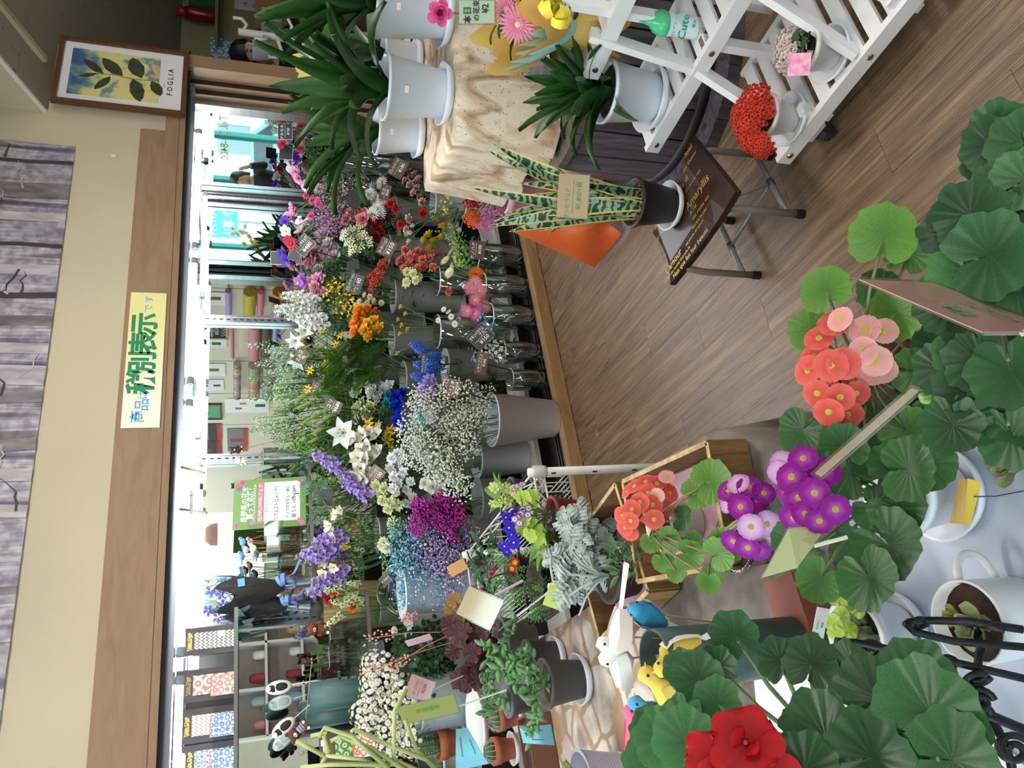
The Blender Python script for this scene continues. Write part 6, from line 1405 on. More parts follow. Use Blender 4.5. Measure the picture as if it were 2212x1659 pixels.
# coral primula in the crate
p = K1 + d1 * .20 + d2 * .12; p.z = TZ + .022
t = pot_thing('potted_primula', 'coral primula in a pale pot inside the plywood crate', 'potted plant', p, .05,.04,.085, mat('#cfc9bd', .5))
b0 = Vector((0,0,.08))
flower_ball(t, p, b0, [(1420,1045,1.5),(1395,1040,1.52),(1370,1050,1.53),(1400,1065,1.48),(1448,1065,1.5),(1382,1085,1.47),(1365,1100,1.47),(1410,1090,1.47),(1362,1125,1.46),(1413,1122,1.46),(1350,1140,1.47),(1345,1115,1.5),(1390,1110,1.5),(1430,1040,1.53),(1355,1060,1.55),(1445,1095,1.5),(1360,1150,1.48)], PR_c, .021)
flower_ball(t, p, b0, [(1440,1030,1.5),(1420,1070,1.47)], PR_p, .018)
for x, y, d, s_, me in [(1525,1045,1.38,.042, LP1),(1495,1070,1.42,.03, LP1),(1470,1120,1.46,.026, LP2),(1440,1165,1.47,.028, LP1),(1480,1195,1.40,.028, LP1),(1550,1200,1.33,.028, LP1),(1430,1205,1.48,.024, LP1),(1405,1165,1.5,.022, LP1),(1530,1245,1.3,.022, LP1),(1495,1170,1.44,.024, LP3),(1460,1230,1.44,.022, LP1)]: put_leaf(t, p, b0, PT(x, y, d) - p, s_, me, pm=mat('#8a7458', .6, var=.2))
# dusty miller: felted silver lobed leaves
def lobed(key, c, n=6, L=.11, curl=.5):
 if key in LEAFS: return LEAFS[key]
 mb = MB()
 for i in range(n):
  t_ = (i + 1) / (n + .5); ln = .42 * L * (1.15 - .75 * abs(t_ - .5))
  for s_ in (-1,1):
   M = Matrix.Translation((t_ * L * .9,0, L * .25 * sin(t_ * 2.2))) @ Matrix.Rotation(s_ * R(58), 4, 'Z')
   petal(mb, ln, ln * .5, R(25), R(25 - 130 * curl), kind='spoon', nl=4, nw=2, cup=.3, M=M, ruf=.003, seed=i)
 petal(mb, L, L * .12, R(40), R(-30), kind='oval', nl=5, nw=2, cup=.2)
 LEAFS[key] = mb.mesh('leaf_' + key, mat(c, .9, c2='#7d8a84', scale=50, trans=.05), True); return LEAFS[key]
DM = lobed('dusty', '#c6cfca')
p = Vector((KB.x, KB.y, TZ + .01)) + e1 * .15 + e2 * .16; p.z = TZ + .026
t = pot_thing('potted_dusty_miller', 'silver felted dusty miller in the back crate', 'potted plant', p, .06,.05,.07, mat('#3a3532', .7))
for k in range(110):
 x, y = rnd.uniform(1195,1335), rnd.uniform(1090,1285)
 if (x > 1290 and y < 1110) or (x < 1215 and y < 1150) or (x > 1300 and y > 1230): continue
 q = PT(x, y, rnd.uniform(1.9,2.06)) - p
 obj('leaf', DM, t, Vector((0,0,.07)).lerp(q, .72), face_quat((CAM - p - q).normalized() * .6 + Vector((0,0,.8)) + Vector((rnd.uniform(-1,1), rnd.uniform(-1,1), 0)) * .4, rnd.uniform(0,6.28)), rnd.uniform(.45,.72))
part('stems', mat('#9aa59c', .8), t, lambda b: [b.tube(curve_pts((0,0,.06), (rnd.uniform(-.08,.08), rnd.uniform(-.08,.08), rnd.uniform(.1,.16)), .3,4), .003,4) for _ in range(14)])
crate('small plywood crate holding the dusty miller', Vector((KB.x, KB.y, 0)), e1, e2, LB_ + .02,.26,.075, TZ + .010)
# leafy succulent beside it
p = PZ(1385,1215, TZ + .02)
t = pot_thing('potted_succulent', 'small dark green leafy succulent in a pale pot in front of the dusty miller', 'potted plant', p, .035,.028,.06, mat('#d9cdb8', .5))
lf = leaf_me('succ', '#3a5f38', '#4a7444', .035,.012,40,0, 'point', cup=.2)
for k in range(60):
 q = PT(rnd.uniform(1320,1395), rnd.uniform(1165,1245), rnd.uniform(1.66,1.78)) - p
 obj('leaf', lf, t, q, (rnd.uniform(-.6,.6), rnd.uniform(-.6,.3), rnd.uniform(0,6.28)), rnd.uniform(.7,1.2))
part('stems', M_stem, t, lambda b: [b.tube(curve_pts((0,0,.05), PT(rnd.uniform(1320,1390), rnd.uniform(1170,1240), 1.72) - p, .3,4), .002,4) for _ in range(14)])
# ---- wire rack
RZ = .72; rk = PZ(1150,1020, RZ); RX0, RX1, RY0, RY1 = rk.x - .33, rk.x, rk.y, rk.y + .80
M_wire = mat('#dcdcd6', .4, var=.08, scale=30)
rack = thing('wire_rack', 'white wire shelving rack with chipped poles', 'rack', Vector((rk.x, rk.y, 0)))
W0 = Vector((rk.x, rk.y, 0))
for x, y in ((RX1, RY0), (RX1, RY1), (RX0, RY0), (RX0, RY1)):
 part('pole', M_wire, rack, lambda b: b.tube([Vector((x, y, 0)) - W0, Vector((x, y, RZ + .012)) - W0], .0125,12), True)
 part('collar', M_wire, rack, lambda b: b.lathe([(.017,0),(.019,.008),(.019,.035),(.016,.042)], 12,0, tuple(Vector((x, y, RZ - .04)) - W0)), True)
 part('chipped_paint', mat('#3a3530', .7), rack, lambda b: [b.box(Vector((x - .009, y - .009, RZ - .06 - .13 * k)) - W0,(.004,.004,.014), R(45)) for k in range(4)])
for zz in (RZ - .003, RZ - .033,.2,.17):
 for a_, b_ in (((RX0, RY0), (RX1, RY0)), ((RX1, RY0), (RX1, RY1)), ((RX0, RY1), (RX1, RY1)), ((RX0, RY0), (RX0, RY1))):
  part('edge_wire', M_wire, rack, lambda b: b.tube([Vector((*a_, zz)) - W0, Vector((*b_, zz)) - W0], .0032,6), True)
for a_, b_, n_ in (((RX0, RY0), (RX1, RY0), 11), ((RX1, RY0), (RX1, RY1), 18)):
 for zt in (RZ, .203):
  A = Vector((*a_, 0)); B = Vector((*b_, 0))
  part('truss_wire', M_wire, rack, lambda b: b.tube([A.lerp(B, i / n_) + Vector((0,0, zt - (.005 if i % 2 else .031))) - W0 for i in range(n_ + 1)], .0024,5), True)
for k in range(24):
 x = RX0 + (RX1 - RX0) * (k + .5) / 24
 part('deck_wire', M_wire, rack, lambda b: b.tube([Vector((x, RY0, RZ - .105)) - W0, Vector((x, RY1, RZ - .105)) - W0], .0019,4))
 if k % 2: part('side_wire', M_wire, rack, lambda b: b.tube([Vector((x, RY0, RZ - .033)) - W0, Vector((x, RY0, RZ - .105)) - W0], .0019,4))
for k in range(10):
 y = RY0 + (RY1 - RY0) * (k + .5) / 10
 part('side_wire', M_wire, rack, lambda b: b.tube([Vector((RX1, y, RZ - .033)) - W0, Vector((RX1, y, RZ - .105)) - W0], .0019,4))
DZ = RZ - .101
# seedling tray and pots on the rack
p = Vector((RX1 - .20, RY0 + .20, DZ)); t = thing('seed_tray', 'black plastic lattice plant tray in the wire rack', 'tray', p)
part('floor', mat('#1c1c1e', .5), t, lambda b: b.box((0,0,.003),(.30,.30,.005)))
for k in range(8): part('bar', mat('#1c1c1e', .5), t, lambda b: [b.box((-.15 + .3 * k / 7,-.15,.03),(.006,.006,.055))]);
part('rim', mat('#1c1c1e', .5), t, lambda b: [b.box((0,-.15,.055),(.31,.008,.008)), b.box((0,.15,.055),(.31,.008,.008)), b.box((-.15,0,.055),(.008,.31,.008)), b.box((.15,0,.055),(.008,.31,.008))])
def rackpot(px, py, d, lab, nm, c, r=.045, h=.075):
 q = PT(px, py, d); p = Vector((q.x, q.y, DZ + .006)); return p, pot_thing(nm, lab, 'potted plant', p, r, r * .8, h, mat(c, .6))
p, t = rackpot(1160,1112,2.12, 'lime leaved plant with a red pot and speckled purple primula blooms on the rack', 'potted_primula', '#8a1c26')
b0 = Vector((0,0,.07)); LM = round_leaf('lime', '#8fae3a', '#a9c454', 5,.12,20,.06,.08,.15,.4)
for x, y in ((1120,1065),(1135,1080),(1150,1095),(1140,1115),(1160,1135),(1165,1155),(1145,1150),(1155,1075),(1130,1135),(1170,1165)): put_leaf(t, p, b0, PT(x, y, rnd.uniform(2.05,2.15)) - p, .024, LM)
PRW = head('primula', '#f0e0f0', '#8a3a8f', '#6a1c3a', .2,.8)
flower_ball(t, p, b0, [(1112,1122,2.05),(1122,1130,2.05),(1140,1112,2.05),(1142,1098,2.05),(1125,1110,2.06),(1130,1100,2.07),(1118,1050,2.08),(1128,1046,2.08),(1112,1056,2.09),(1118,1118,2.05)], PRW, .012)
p, t = rackpot(1080,1065,2.45, 'lime green mophead hydrangea at the rack corner', 'potted_hydrangea', '#3a3a3a')
flower_ball(t, p, b0, [(1062 + 40 * rnd.random(), 1048 + 42 * rnd.random(), 2.35 + .05 * rnd.random()) for _ in range(26)], head('five', '#b8c86a', '#cdd98a', '#9ab04a'), .016)
lf = leaf_me('hyd', '#5f8a34', '#6f9a40', .10,.045,70,10, 'point');
for k in range(6): obj('leaf', lf, t, b0,(0,0, k * 1.05), rnd.uniform(.8,1.2))
p, t = rackpot(1130,1165,2.1, 'deep blue-violet pansy-like primrose on the rack', 'potted_pansy', '#2a2a2c')
flower_ball(t, p, b0, [(1093,1118,2.1),(1100,1140,2.08),(1105,1155,2.1),(1110,1172,2.06),(1090,1180,2.09),(1095,1192,2.1),(1112,1110,2.12)], head('pansy', '#2a12a8', '#3a20c8', '#e6d65a'), .020)
lf2 = leaf_me('prim', '#6a9a3a', '#7fae4a', .09,.035,65,5, 'oval', ruf=.003)
for k in range(9): obj('leaf', lf2, t, b0,(0,0, k * .7), rnd.uniform(.8,1.2))
p, t = rackpot(1130,1265,2.25, 'bushy green herb with a red and yellow primrose on the rack', 'potted_herb', '#2a2a2c', .06)
HB = sprig('#4f7f34', '#5f9040', 26,.3,.12, 'oval', 1.6,.9)
for k in range(46):
 q = PT(rnd.uniform(1075,1195), rnd.uniform(1190,1330), rnd.uniform(2.1,2.3)) - p
 obj('sprig', HB(), t, q, face_quat(q * .6 + Vector((0,0,.15)) + (CAM - p - q).normalized() * .08, rnd.uniform(0,6)), rnd.uniform(.022,.034))
flower_ball(t, p, b0, [(1112,1215,2.12),(1106,1228,2.13)], head('primula', '#e8c42c', '#c8281c', '#d8b82c', .2,.5), .014)
p, t = rackpot(1060,1240,2.45, 'dark leaved daisy plant with pink pompon blooms on the rack', 'potted_bellis', '#2a2a2c', .055)
lf3 = leaf_me('bel', '#2a4f30', '#355c38', .07,.03,50,-5, 'oval')
for k in range(40): q = PT(rnd.uniform(1035,1085), rnd.uniform(1175,1300), rnd.uniform(2.3,2.45)) - p; obj('leaf', lf3, t, q, (rnd.uniform(-.5,.5), rnd.uniform(-.5,.2), rnd.uniform(0,6.28)), rnd.uniform(.6,1))
flower_ball(t, p, b0, [(1027,1220,2.36),(1040,1219,2.35),(1072,1225,2.33),(1062,1240,2.32),(1065,1232,2.33),(1025,1268,2.36),(1043,1272,2.36),(1068,1350,2.3)], head('bellis', '#c0405a', '#e08aa0'), .017)
p, t = rackpot(1020,1395,2.42, 'burgundy leaved coral bells with wiry flower stems', 'potted_heuchera', '#6a6a64', .075,.11)
HE = round_leaf('heuchera', '#3a1620', '#55242e', 5,.12,20,.05,.09,.2,.4, tr=.1)
for k in range(30): put_leaf(t, p, Vector((0,0,.1)), PT(rnd.uniform(975,1050), rnd.uniform(1350,1480), rnd.uniform(2.3,2.5)) - p, rnd.uniform(.026,.038), HE, pm=mat('#5a2430', .6))
HE2 = round_leaf('heuchera2', '#7a6a2c', '#a8763a', 5,.12,20,.05,.09,.2,.4)
for x, y in ((985,1300),(1000,1315),(978,1320),(995,1345),(1005,1330)): put_leaf(t, p, Vector((0,0,.1)), PT(x, y, 2.42) - p, .026, HE2)
for a_, b_ in (((960,1325),(870,1340)), ((985,1365),(850,1440)), ((985,1365),(790,1380)), ((1000,1380),(775,1460))):
 pts = [Vector((0,0,.1)), PT(*a_, 2.4) - p, PT((a_[0] + b_[0]) / 2,(a_[1] + b_[1]) / 2 - 6,2.38) - p, PT(*b_, 2.36) - p]
 part('flower_stem', mat('#a86a5c', .6), t, lambda b: b.tube(pts, .0016,4), True)
 part('tiny_blooms', mat('#e0a08a', .7), t, lambda b: [b.ball(pts[3].lerp(pts[2], rnd.random() * .6) + Vector((rnd.uniform(-1,1), rnd.uniform(-1,1), rnd.uniform(-1,1))) * .018,.0035,5,3) for _ in range(26)])
# stone-print table
M_dgrey = mat('#4a4946', .6, var=.06); M_terra = mat('#a85a3c', .75, var=.15, scale=14); M_wht = mat('#e4e2e0', .4, var=.03)
def terracotta(px, py, z, r, h, lab, nm='potted_cactus', sl=None):
 p = PZ(px, py, z)
 if sl: saucer(p, r * 1.25, sl, .018, M_wht); p = p + Vector((0,0,.007))
 t = thing(nm, lab, 'potted plant', p)
 part('pot', M_terra, t, lambda b: b.lathe([(r * .68,0), (r * .72,.003), (r * .9, h * .66), (r * 1.0, h * .67), (r * 1.03, h), (r * .92, h), (r * .86, h * .7), (r * .7,.02),(.001,.02)], 26), True)
 part('soil', M_soil, t, lambda b: b.lathe([(.001, h * .8), (r * .88, h * .79)][::-1], 18, cap0=False))
 return p, t
M_trail = gmat('#5f8a58', '#7fa06a', .2,.95,.45,.06)
def fat_leaf(mb, L=.03, W=.012): mb.ball((L / 2,0,0), L / 2,7,6,0,(1, W / L * 1.2, W / L))
fl = MB(); fl.lathe([(.0006,0),(.004,.004),(.0068,.012),(.0064,.020),(.003,.029),(.0004,.033)], 8); FATL = fl.mesh('leaf_fat', mat('#6f9a68', .4, c2='#55804f', scale=60), True)
def trailing(t, o, b0, pts, k=26, spread=.03):
 for seg in pts:
  P_ = [PT(*q) - o for q in seg]
  path = [Vector(b0)] + P_
  part('runner', mat('#8fa070', .5), t, lambda b: b.tube(path, .0018,5), True)
  tot = len(path) - 1
  for i in range(k):
   f_ = (i + .5) / k * tot; a = int(f_); q = path[a].lerp(path[a + 1], f_ - a)
   ax = Vector((rnd.uniform(-1,1), rnd.uniform(-1,1), rnd.uniform(-.2,1))) + (CAM - o - q).normalized() * .5
   obj('leaf', FATL, t, q, face_quat(ax, rnd.uniform(0,6)), rnd.uniform(.8,1.25))
p, t = pot_at(1262,1465, TZ + .005,.062,.050,.115, 'potted_trailing_succulent', 'trailing succulent in the dark grey pot on a white saucer, stone-print cloth', M_dgrey, 'round white saucer of the dark grey succulent pot', .070)
trailing(t, p, (0,0,.10), [[(1140,1430,2.0),(1110,1425,2.02)], [(1140,1480,1.98),(1150,1530,1.96),(1180,1560,1.96)], [(1155,1440,1.97),(1120,1460,2.0)], [(1145,1450,1.95),(1100,1480,2.0)], [(1160,1500,1.95),(1165,1545,1.96),(1150,1580,1.97),(1145,1600,1.98)], [(1150,1420,2.0),(1130,1400,2.02)], [(1120,1440,2.02),(1075,1445,2.05)]], 20)
p, t = pot_at(1210,1418, TZ + .005,.055,.045,.10, 'potted_trailing_succulent', 'trailing succulent in the dark grey pot half hidden behind another', M_dgrey, 'white saucer behind the first dark grey pot', .062)
trailing(t, p, (0,0,.09), [[(1085,1420,2.2),(1050,1425,2.24)], [(1080,1440,2.2),(1040,1460,2.22)], [(1075,1400,2.2),(1100,1380,2.18),(1112,1355,2.16),(1110,1335,2.15)], [(1085,1460,2.2),(1045,1480,2.22)], [(1060,1400,2.22),(1045,1395,2.24)]], 18)
p, t = pot_at(1150,1505, TZ + .005,.05,.04,.09, 'potted_trailing_succulent', 'trailing succulent in the grey pot beside the terracotta pots', mat('#6f7076', .5))
trailing(t, p, (0,0,.08), [[(1065,1510,2.2),(1045,1500,2.22)], [(1070,1530,2.2),(1050,1540,2.2)], [(1080,1500,2.18),(1055,1480,2.2)]], 14)
# cacti
def cactus(t, z0, r, h, ribs, c, fl=None, lean=(0,0)):
 rows = []
 for i in range(12):
  f_ = i / 11; rr = r * (sin(pi * (.12 + .80 * f_)) ** .55) if f_ < 1 else .001
  rows.append([(lean[0] * f_ + cos(a) * rr * (1 + .12 * cos(ribs * a)), lean[1] * f_ + sin(a) * rr * (1 + .12 * cos(ribs * a)), z0 + h * f_) for a in [2 * pi * k / (ribs * 4) for k in range(ribs * 4)]])
 mb = MB(); mb.grid(rows, wrap=True); mb.build('cactus_body', mat(c, .6, var=.25, scale=40), t, smooth=True)
 sp_ = MB()
 for k in range(ribs):
  a = 2 * pi * k / ribs
  for i in range(1,11):
   f_ = i / 11; rr = r * 1.12 * (sin(pi * (.12 + .80 * f_)) ** .55); q = Vector((lean[0] * f_ + cos(a) * rr, lean[1] * f_ + sin(a) * rr, z0 + h * f_))
   for s_ in range(3):
    d = Vector((cos(a) + rnd.uniform(-.8,.8), sin(a) + rnd.uniform(-.8,.8), rnd.uniform(-.5,.8))) * .007; o_ = Vector((0,0,.0006)); sp_.add([q - o_, q + o_, q + d], [(0,1,2)])
   sp_.ball(q, .0018,4,3)
 o = sp_.build('spines', mat('#d8cfb4', .8), t); o['kind'] = 'stuff'
 for q in (fl or []): obj('bloom', head('bellis', '#c8208c', '#e85ab0')(), t, q, None, .012)
p, t = terracotta(1005,1600, TZ + .005,.062,.115, 'tall spiny cactus in the wide terracotta pot', sl='white saucer under the wide terracotta cactus pot')
cactus(t, .09,.034,.13,11, '#4a6240');
part('bark', mat('#3a2418', .9, bump=.5, scale=50), t, lambda b: b.ball((.01,-.04,.11), .02,8,6,0,(1,.8,1)))
p, t = terracotta(1122,1545, TZ + .005,.042,.075, 'small terracotta pot with a round cactus and magenta bloom', sl='white saucer under the small cactus with the magenta bloom')
cactus(t, .055,.032,.05,13, '#4f6a44', [(-.02,-.012,.10),(.01,.01,.106)])
p, t = terracotta(1115,1615, TZ + .005,.045,.08, 'small terracotta pot with a dark bristly cactus', sl='white saucer under the dark bristly cactus')
cactus(t, .06,.03,.05,12, '#3f5638', [(-.01,.01,.11)])
p = PZ(985,1640, TZ + .005); t = pot_thing('potted_cactus', 'low cactus in a pale ceramic pot beside the blue paper tag', 'potted plant', p, .05,.042,.07, M_wht); cactus(t, .05,.03,.05,12, '#55704a')
p = PZ(1040,1560, TZ + .004); tag(MB().lathe([(.10,0),(.13,.02),(.135,.03),(.12,.03),(.095,.008),(.001,.008)], 32).build('white_tray', M_wht, None, p, smooth=True), 'large white round tray under the terracotta pots', 'tray')
p = PZ(1190,1618, TZ + .004); t = thing('planter_box', 'brown rectangular planter box on the stone-print cloth', 'planter', p)
part('body', mat('#6b3f2e', .7, var=.15), t, lambda b: [b.box((0,-.045,.04),(.2,.006,.08)), b.box((0,.045,.04),(.2,.006,.08)), b.box((-.1,0,.04),(.006,.09,.08)), b.box((.1,0,.04),(.006,.09,.08)), b.box((0,0,.004),(.2,.09,.008))]); part('soil', M_soil, t, lambda b: b.box((0,0,.06),(.19,.084,.01)))
p = PZ(1360,1670, TZ + .004); t = thing('ribbed_pot', 'lavender ribbed ceramic pot with a succulent on the stone-print cloth', 'potted plant', p)
pr = [(.045,0),(.05,.006),(.052,.022),(.048,.024)]
for k in range(14): f_ = k / 13; pr += [(.048 + .022 * f_, .026 + .10 * f_),(.0505 + .022 * f_, .029 + .10 * f_)]
pr += [(.075,.130),(.066,.130),(.05,.03),(.001,.03)]
part('pot', mat('#a7a2b4', .25, var=.05), t, lambda b: b.lathe(pr, 36), False)
def rosette(t, o, n, L, W, c0, c1, a0=70, a1=15, key='ros'):
 lf = leaf_me(key, c0, c1, L, W, 20,35, 'spoon', cup=.25, p0=.5, p1=1, tr=.05, rough=.4)
 for k in range(n): obj('leaf', lf, t, Vector(o) + Vector((0,0,.0012 * k)),(0, R(-(a1 + (a0 - a1) * k / n)) + .3, k * 2.4), 1.1 - .6 * k / n)
rosette(t, (0,0,.13), 22,.055,.032, '#8fae4a', '#7a9a3c', key='ros1')
# blue paper tags curled over the pots
M_bl = mat('#7cc3d8', .6, var=.05, trans=.15)
def tag_curl(lab, a, b, c, d, bend):
 C0 = sum((a, b, c, d), Vector()) / 4; t = thing('paper_tag', lab, 'tag', C0); rows = []
 for i in range(11):
  u_ = i / 10; rows.append([((a * (1 - u_) + b * u_) * (1 - v__) + (d * (1 - u_) + c * u_) * v__) - C0 + bend * sin(pi * u_) for v__ in (0,.5,1)])
 part('paper', M_bl, t, lambda bb: bb.grid(rows), True)
 part('ink_lines', mat('#24506a', .7), t, lambda bb: [bb.tube([q[1] * .5 + q[2 if k else 0] * .5 + (CAM - C0).normalized() * .0018 for q in rows[2 + k:8]], .0007,4) for k in (0,1)])
tag_curl('curled sky blue paper tag leaning on the tall cactus pot', PT(985,1575,2.15), PT(985,1665,2.1), PT(1055,1650,2.1), PT(1010,1572,2.15), (CAM - PT(1020,1620,2.1)).normalized() * .03)
tag_curl('curled sky blue paper tag looped over the brown planter', PT(1122,1572,2.0), PT(1190,1565,1.98), PT(1198,1610,1.96), PT(1130,1605,1.97), (CAM - PT(1160,1590,2)).normalized() * .035)
# pencil cactus with pale sticks
p = PZ(1010,1700, TZ + .004); t = pot_thing('potted_pencil_cactus', 'pencil cactus with bare pale green forking sticks', 'potted plant', p, .055,.045,.09, M_wht)
M_pc = mat('#8f9f5a', .5, c2='#b3b878', scale=14)
def stick(*pts): part('stick', M_pc, t, lambda b: b.tube([PT(x, y, d) - p for x, y, d in pts], [.0055 * (1 - .25 * i / len(pts)) for i in range(len(pts))], 7), True)
stick((960,1690,1.75),(850,1640,1.75),(852,1535,1.75),(878,1490,1.76)); stick((900,1680,1.74),(800,1615,1.74),(735,1590,1.75),(715,1600,1.75)); stick((880,1680,1.76),(780,1640,1.76),(705,1632,1.77)); stick((950,1670,1.77),(900,1620,1.77),(875,1555,1.78)); stick((840,1660,1.73),(760,1590,1.73),(700,1572,1.74),(690,1592,1.74)); stick((920,1640,1.75),(830,1605,1.75),(765,1575,1.75),(760,1580,1.76)); stick((700,1632,1.77),(640,1600,1.78)); stick((710,1625,1.77),(700,1590,1.77),(710,1580,1.78),(672,1590,1.78)); stick((860,1650,1.74),(710,1652,1.76),(650,1658,1.77)); stick((705,1632,1.77),(690,1660,1.77))
# dark green vase with birds on picks
M_vgreen = mat('#2b3b36', .45, c2='#45605a', scale=7, stretch=(4,4,.6))
p = PZ(1762,1385, TZ + .006); topz = PT(1425,1390,1).z
hv = .30; t = thing('tall_vase', 'tall dark green vase holding bird picks at the grey velvet', 'vase', p)
part('shell', M_vgreen, t, lambda b: b.lathe([(.040,0),(.043,.006),(.046, hv * .5),(.050, hv),(.0455, hv),(.041,.02),(.001,.02)], 30), True)
part('price_sticker', M_wht, t, lambda b: b.box((.005,.035, hv - .03),(.02,.002,.014)))
M_pick = mat('#b08a5a', .6)
def bird(px, py, d, hd, c_body, c_wing, c_tail, lab, s=1.0, up=Vector((0,0,1)), grp=None, tail=1.0):
 o = PT(px, py, d); t = thing('bird_pick', lab, 'ornament', o, 0, grp); X = Vector(hd).normalized(); Y_ = up.cross(X).normalized(); Z_ = X.cross(Y_)
 M = Matrix((X, Y_, Z_)).transposed().to_4x4()
 def bl(mb, prof_, off=0):
  rows = []
  for x, z, ry, rz in prof_: rows.append([M @ Vector((x, cos(a) * ry, z + sin(a) * rz)) * s for a in [2 * pi * k / 12 for k in range(12)]])
  mb.grid(rows, wrap=True)
 part('body', mat(c_body, .8, var=.1, scale=30), t, lambda b: bl(b, [(-.046,.004,.001,.001),(-.04,.003,.008,.007),(-.022,.0,.016,.015),(-.002,-.002,.020,.020),(.014,.004,.017,.018),(.022,.014,.013,.013),(.030,.020,.013,.013),(.039,.020,.009,.009),(.043,.019,.001,.001)]), True)
 part('tail', mat(c_tail, .8, var=.1), t, lambda b: b.add([M @ Vector(q) * s for q in ((-.035,-.006,.004),(-.035,.006,.004),(-.035 - .055 * tail, .009,.001),(-.035 - .055 * tail, -.009,.001),(-.035,0,.008),(-.035 - .05 * tail, 0,.005))], [(0,1,2,3),(0,4,5,3),(1,2,5,4),(2,3,5)]))
 for sy in (-1,1):
  part('wing', mat(c_wing, .8, var=.12), t, lambda b: b.ball(M @ Vector((-.008, sy * .018,.004)) * s, .024 * s, 8,5,0,(.8,.35,.55)) if False else b.grid([[M @ Vector((x, sy * (y_ + .002), z + dz)) * s for dz in (-.010,-.003,.005,.011)] for x, y_, z in ((.014,.016,.004),(.002,.0195,.002),(-.012,.018,.001),(-.028,.013,.0),(-.045,.006,-.001))]), True)
  part('eye', M_black, t, lambda b: b.ball(M @ Vector((.035, sy * .0105,.023)) * s, .0022 * s, 6,4))
 part('beak', mat('#d8b06a', .5), t, lambda b: b.add([M @ Vector(q) * s for q in ((.040,-.003,.020),(.040,.003,.020),(.040,0,.016),(.049,0,.017))], [(0,1,3),(1,2,3),(2,0,3)]))
 e_ = Vector((p.x + rnd.uniform(-.02,.02), p.y + rnd.uniform(-.02,.02), TZ + .06)) - o
 part('pick', M_pick, t, lambda b: b.tube([(0,0,-.01), e_], .0016,5))
rh = -RT
bird(1340,1378,1.22, RT * -1.0 + UP * .1, '#efece4', '#ecdad4', '#e8d2cf', 'white bird pick with pale pink tail facing another white bird', 1.05, tail=1.4)
bird(1338,1425,1.23, RT * 1.0 + UP * .2, '#efede8', '#f2f0ec', '#e6d6d6', 'white bird pick with its back to the red geranium', 1.05, tail=1.4)
bird(1392,1325,1.24, Vector((0,0,1)) * .9 + RT * .5, '#3a9cc8', '#dfe6ea', '#e3e8ea', 'blue and white bird pick', 1.0, up=-FH)
bird(1455,1412,1.17,-RT * .3 + UP * .9, '#e3c24a', '#efe9da', '#e9e6de', 'yellow bird pick with dark wing dashes', 1.1, up=-FH)
bird(1440,1490,1.16, RT * .6 + UP * .2, '#e6c65a', '#e6c65a', '#efece0', 'yellow bird pick behind the geranium leaves', 1.15)
bird(1412,1545,1.18, RT * .8 + UP * .3, '#4aa0d0', '#e8d8a0', '#5aa8d8', 'blue headed bird pick behind the geranium leaves', 1.0)
bird(1375,1578,1.2, RT * .9 + UP * -.2, '#ee6a8a', '#ee6a8a', '#f08aa0', 'pink bird pick beside the geranium', .9)
p2 = PZ(1745,1305, TZ + .006); t = thing('planter_box', 'brick red ceramic box on the grey velvet', 'planter', p2)
part('body', mat('#8a4632', .5, var=.1), t, lambda b: [b.box((0,0,.02),(.09,.075,.04)), b.box((0,0,.041),(.096,.08,.006))])
# white-cloth table: cactus pot, mug, notes
p, t = pot_at(1945,1362, TZ + .004,.051,.040,.075, 'potted_cactus_mix', 'white pot of small cacti and a lime leaved seedling', M_pot, 'white saucer under the mixed cactus pot', .062)
for k in range(11): cactus(t, .055, rnd.uniform(.008,.012), rnd.uniform(.025,.04), 8, '#2f4a2c') if False else None
for k in range(9):
 a = k * 2.4; rr = .03 * math.sqrt((k + .5) / 9)
 rows = [[(cos(a) * rr + cos(b_) * r_ * (1 + .15 * cos(6 * b_)), sin(a) * rr + sin(b_) * r_ * (1 + .15 * cos(6 * b_)), .06 + z_) for b_ in [2 * pi * j / 24 for j in range(24)]] for r_, z_ in ((.010,0),(.012,.012),(.011,.024),(.006,.032),(.001,.034))]
 part('cactus_body', mat('#35502f', .6, c2='#8f9a7a', scale=120), t, lambda b: b.grid(rows, wrap=True), True)
LY = round_leaf('limeleaf', '#9ab83c', '#b3cc5a', 3,.12,18,.03,.06,.1,.3)
for x, y, d in ((1830,1305,1.06),(1815,1335,1.05),(1850,1320,1.07),(1800,1350,1.04),(1830,1365,1.05),(1805,1375,1.04),(1860,1300,1.08),(1880,1310,1.07),(1812,1300,1.06)): put_leaf(t, p, (0,0,.07), PT(x, y, d) - p, .014, LY, pr=.0012)
p = PZ(2205,1330, TZ + .004); t = thing('succulent_mug', 'white enamel mug planted with a pale green rosette succulent', 'mug', p)
part('mug', mat('#e3e4e4', .3, var=.03), t, lambda b: b.lathe([(.044,0),(.047,.004),(.049,.085),(.0505,.088),(.047,.088),(.044,.008),(.001,.008)], 32), True)
dd = (RT * 1 + FH * .5).normalized(); part('handle', mat('#e3e4e4', .3, var=.03), t, lambda b: b.tube([dd * (.046 + .034 * sin(pi * k / 14)) + UP * (.074 - .058 * (.5 - .5 * cos(pi * k / 14))) for k in range(15)], .005,8), True)
part('soil', M_soil, t, lambda b: b.lathe([(.001,.070),(.046,.069)][::-1], 20, cap0=False)); rosette(t, (-.008,-.012,.073), 20,.032,.02, '#a9c08a', '#c99a8a', key='ros2'); rosette(t, (.012,.022,.072), 12,.016,.010, '#b3b85a', '#8f9a3c', key='ros3')
rosette(thing('succulent_cutting', 'small green rosette cutting lying on the white cloth', 'succulent', PZ(2200,1005, TZ + .006)),(0,0,0), 14,.03,.018, '#a3bd72', '#b88a72', key='ros2')
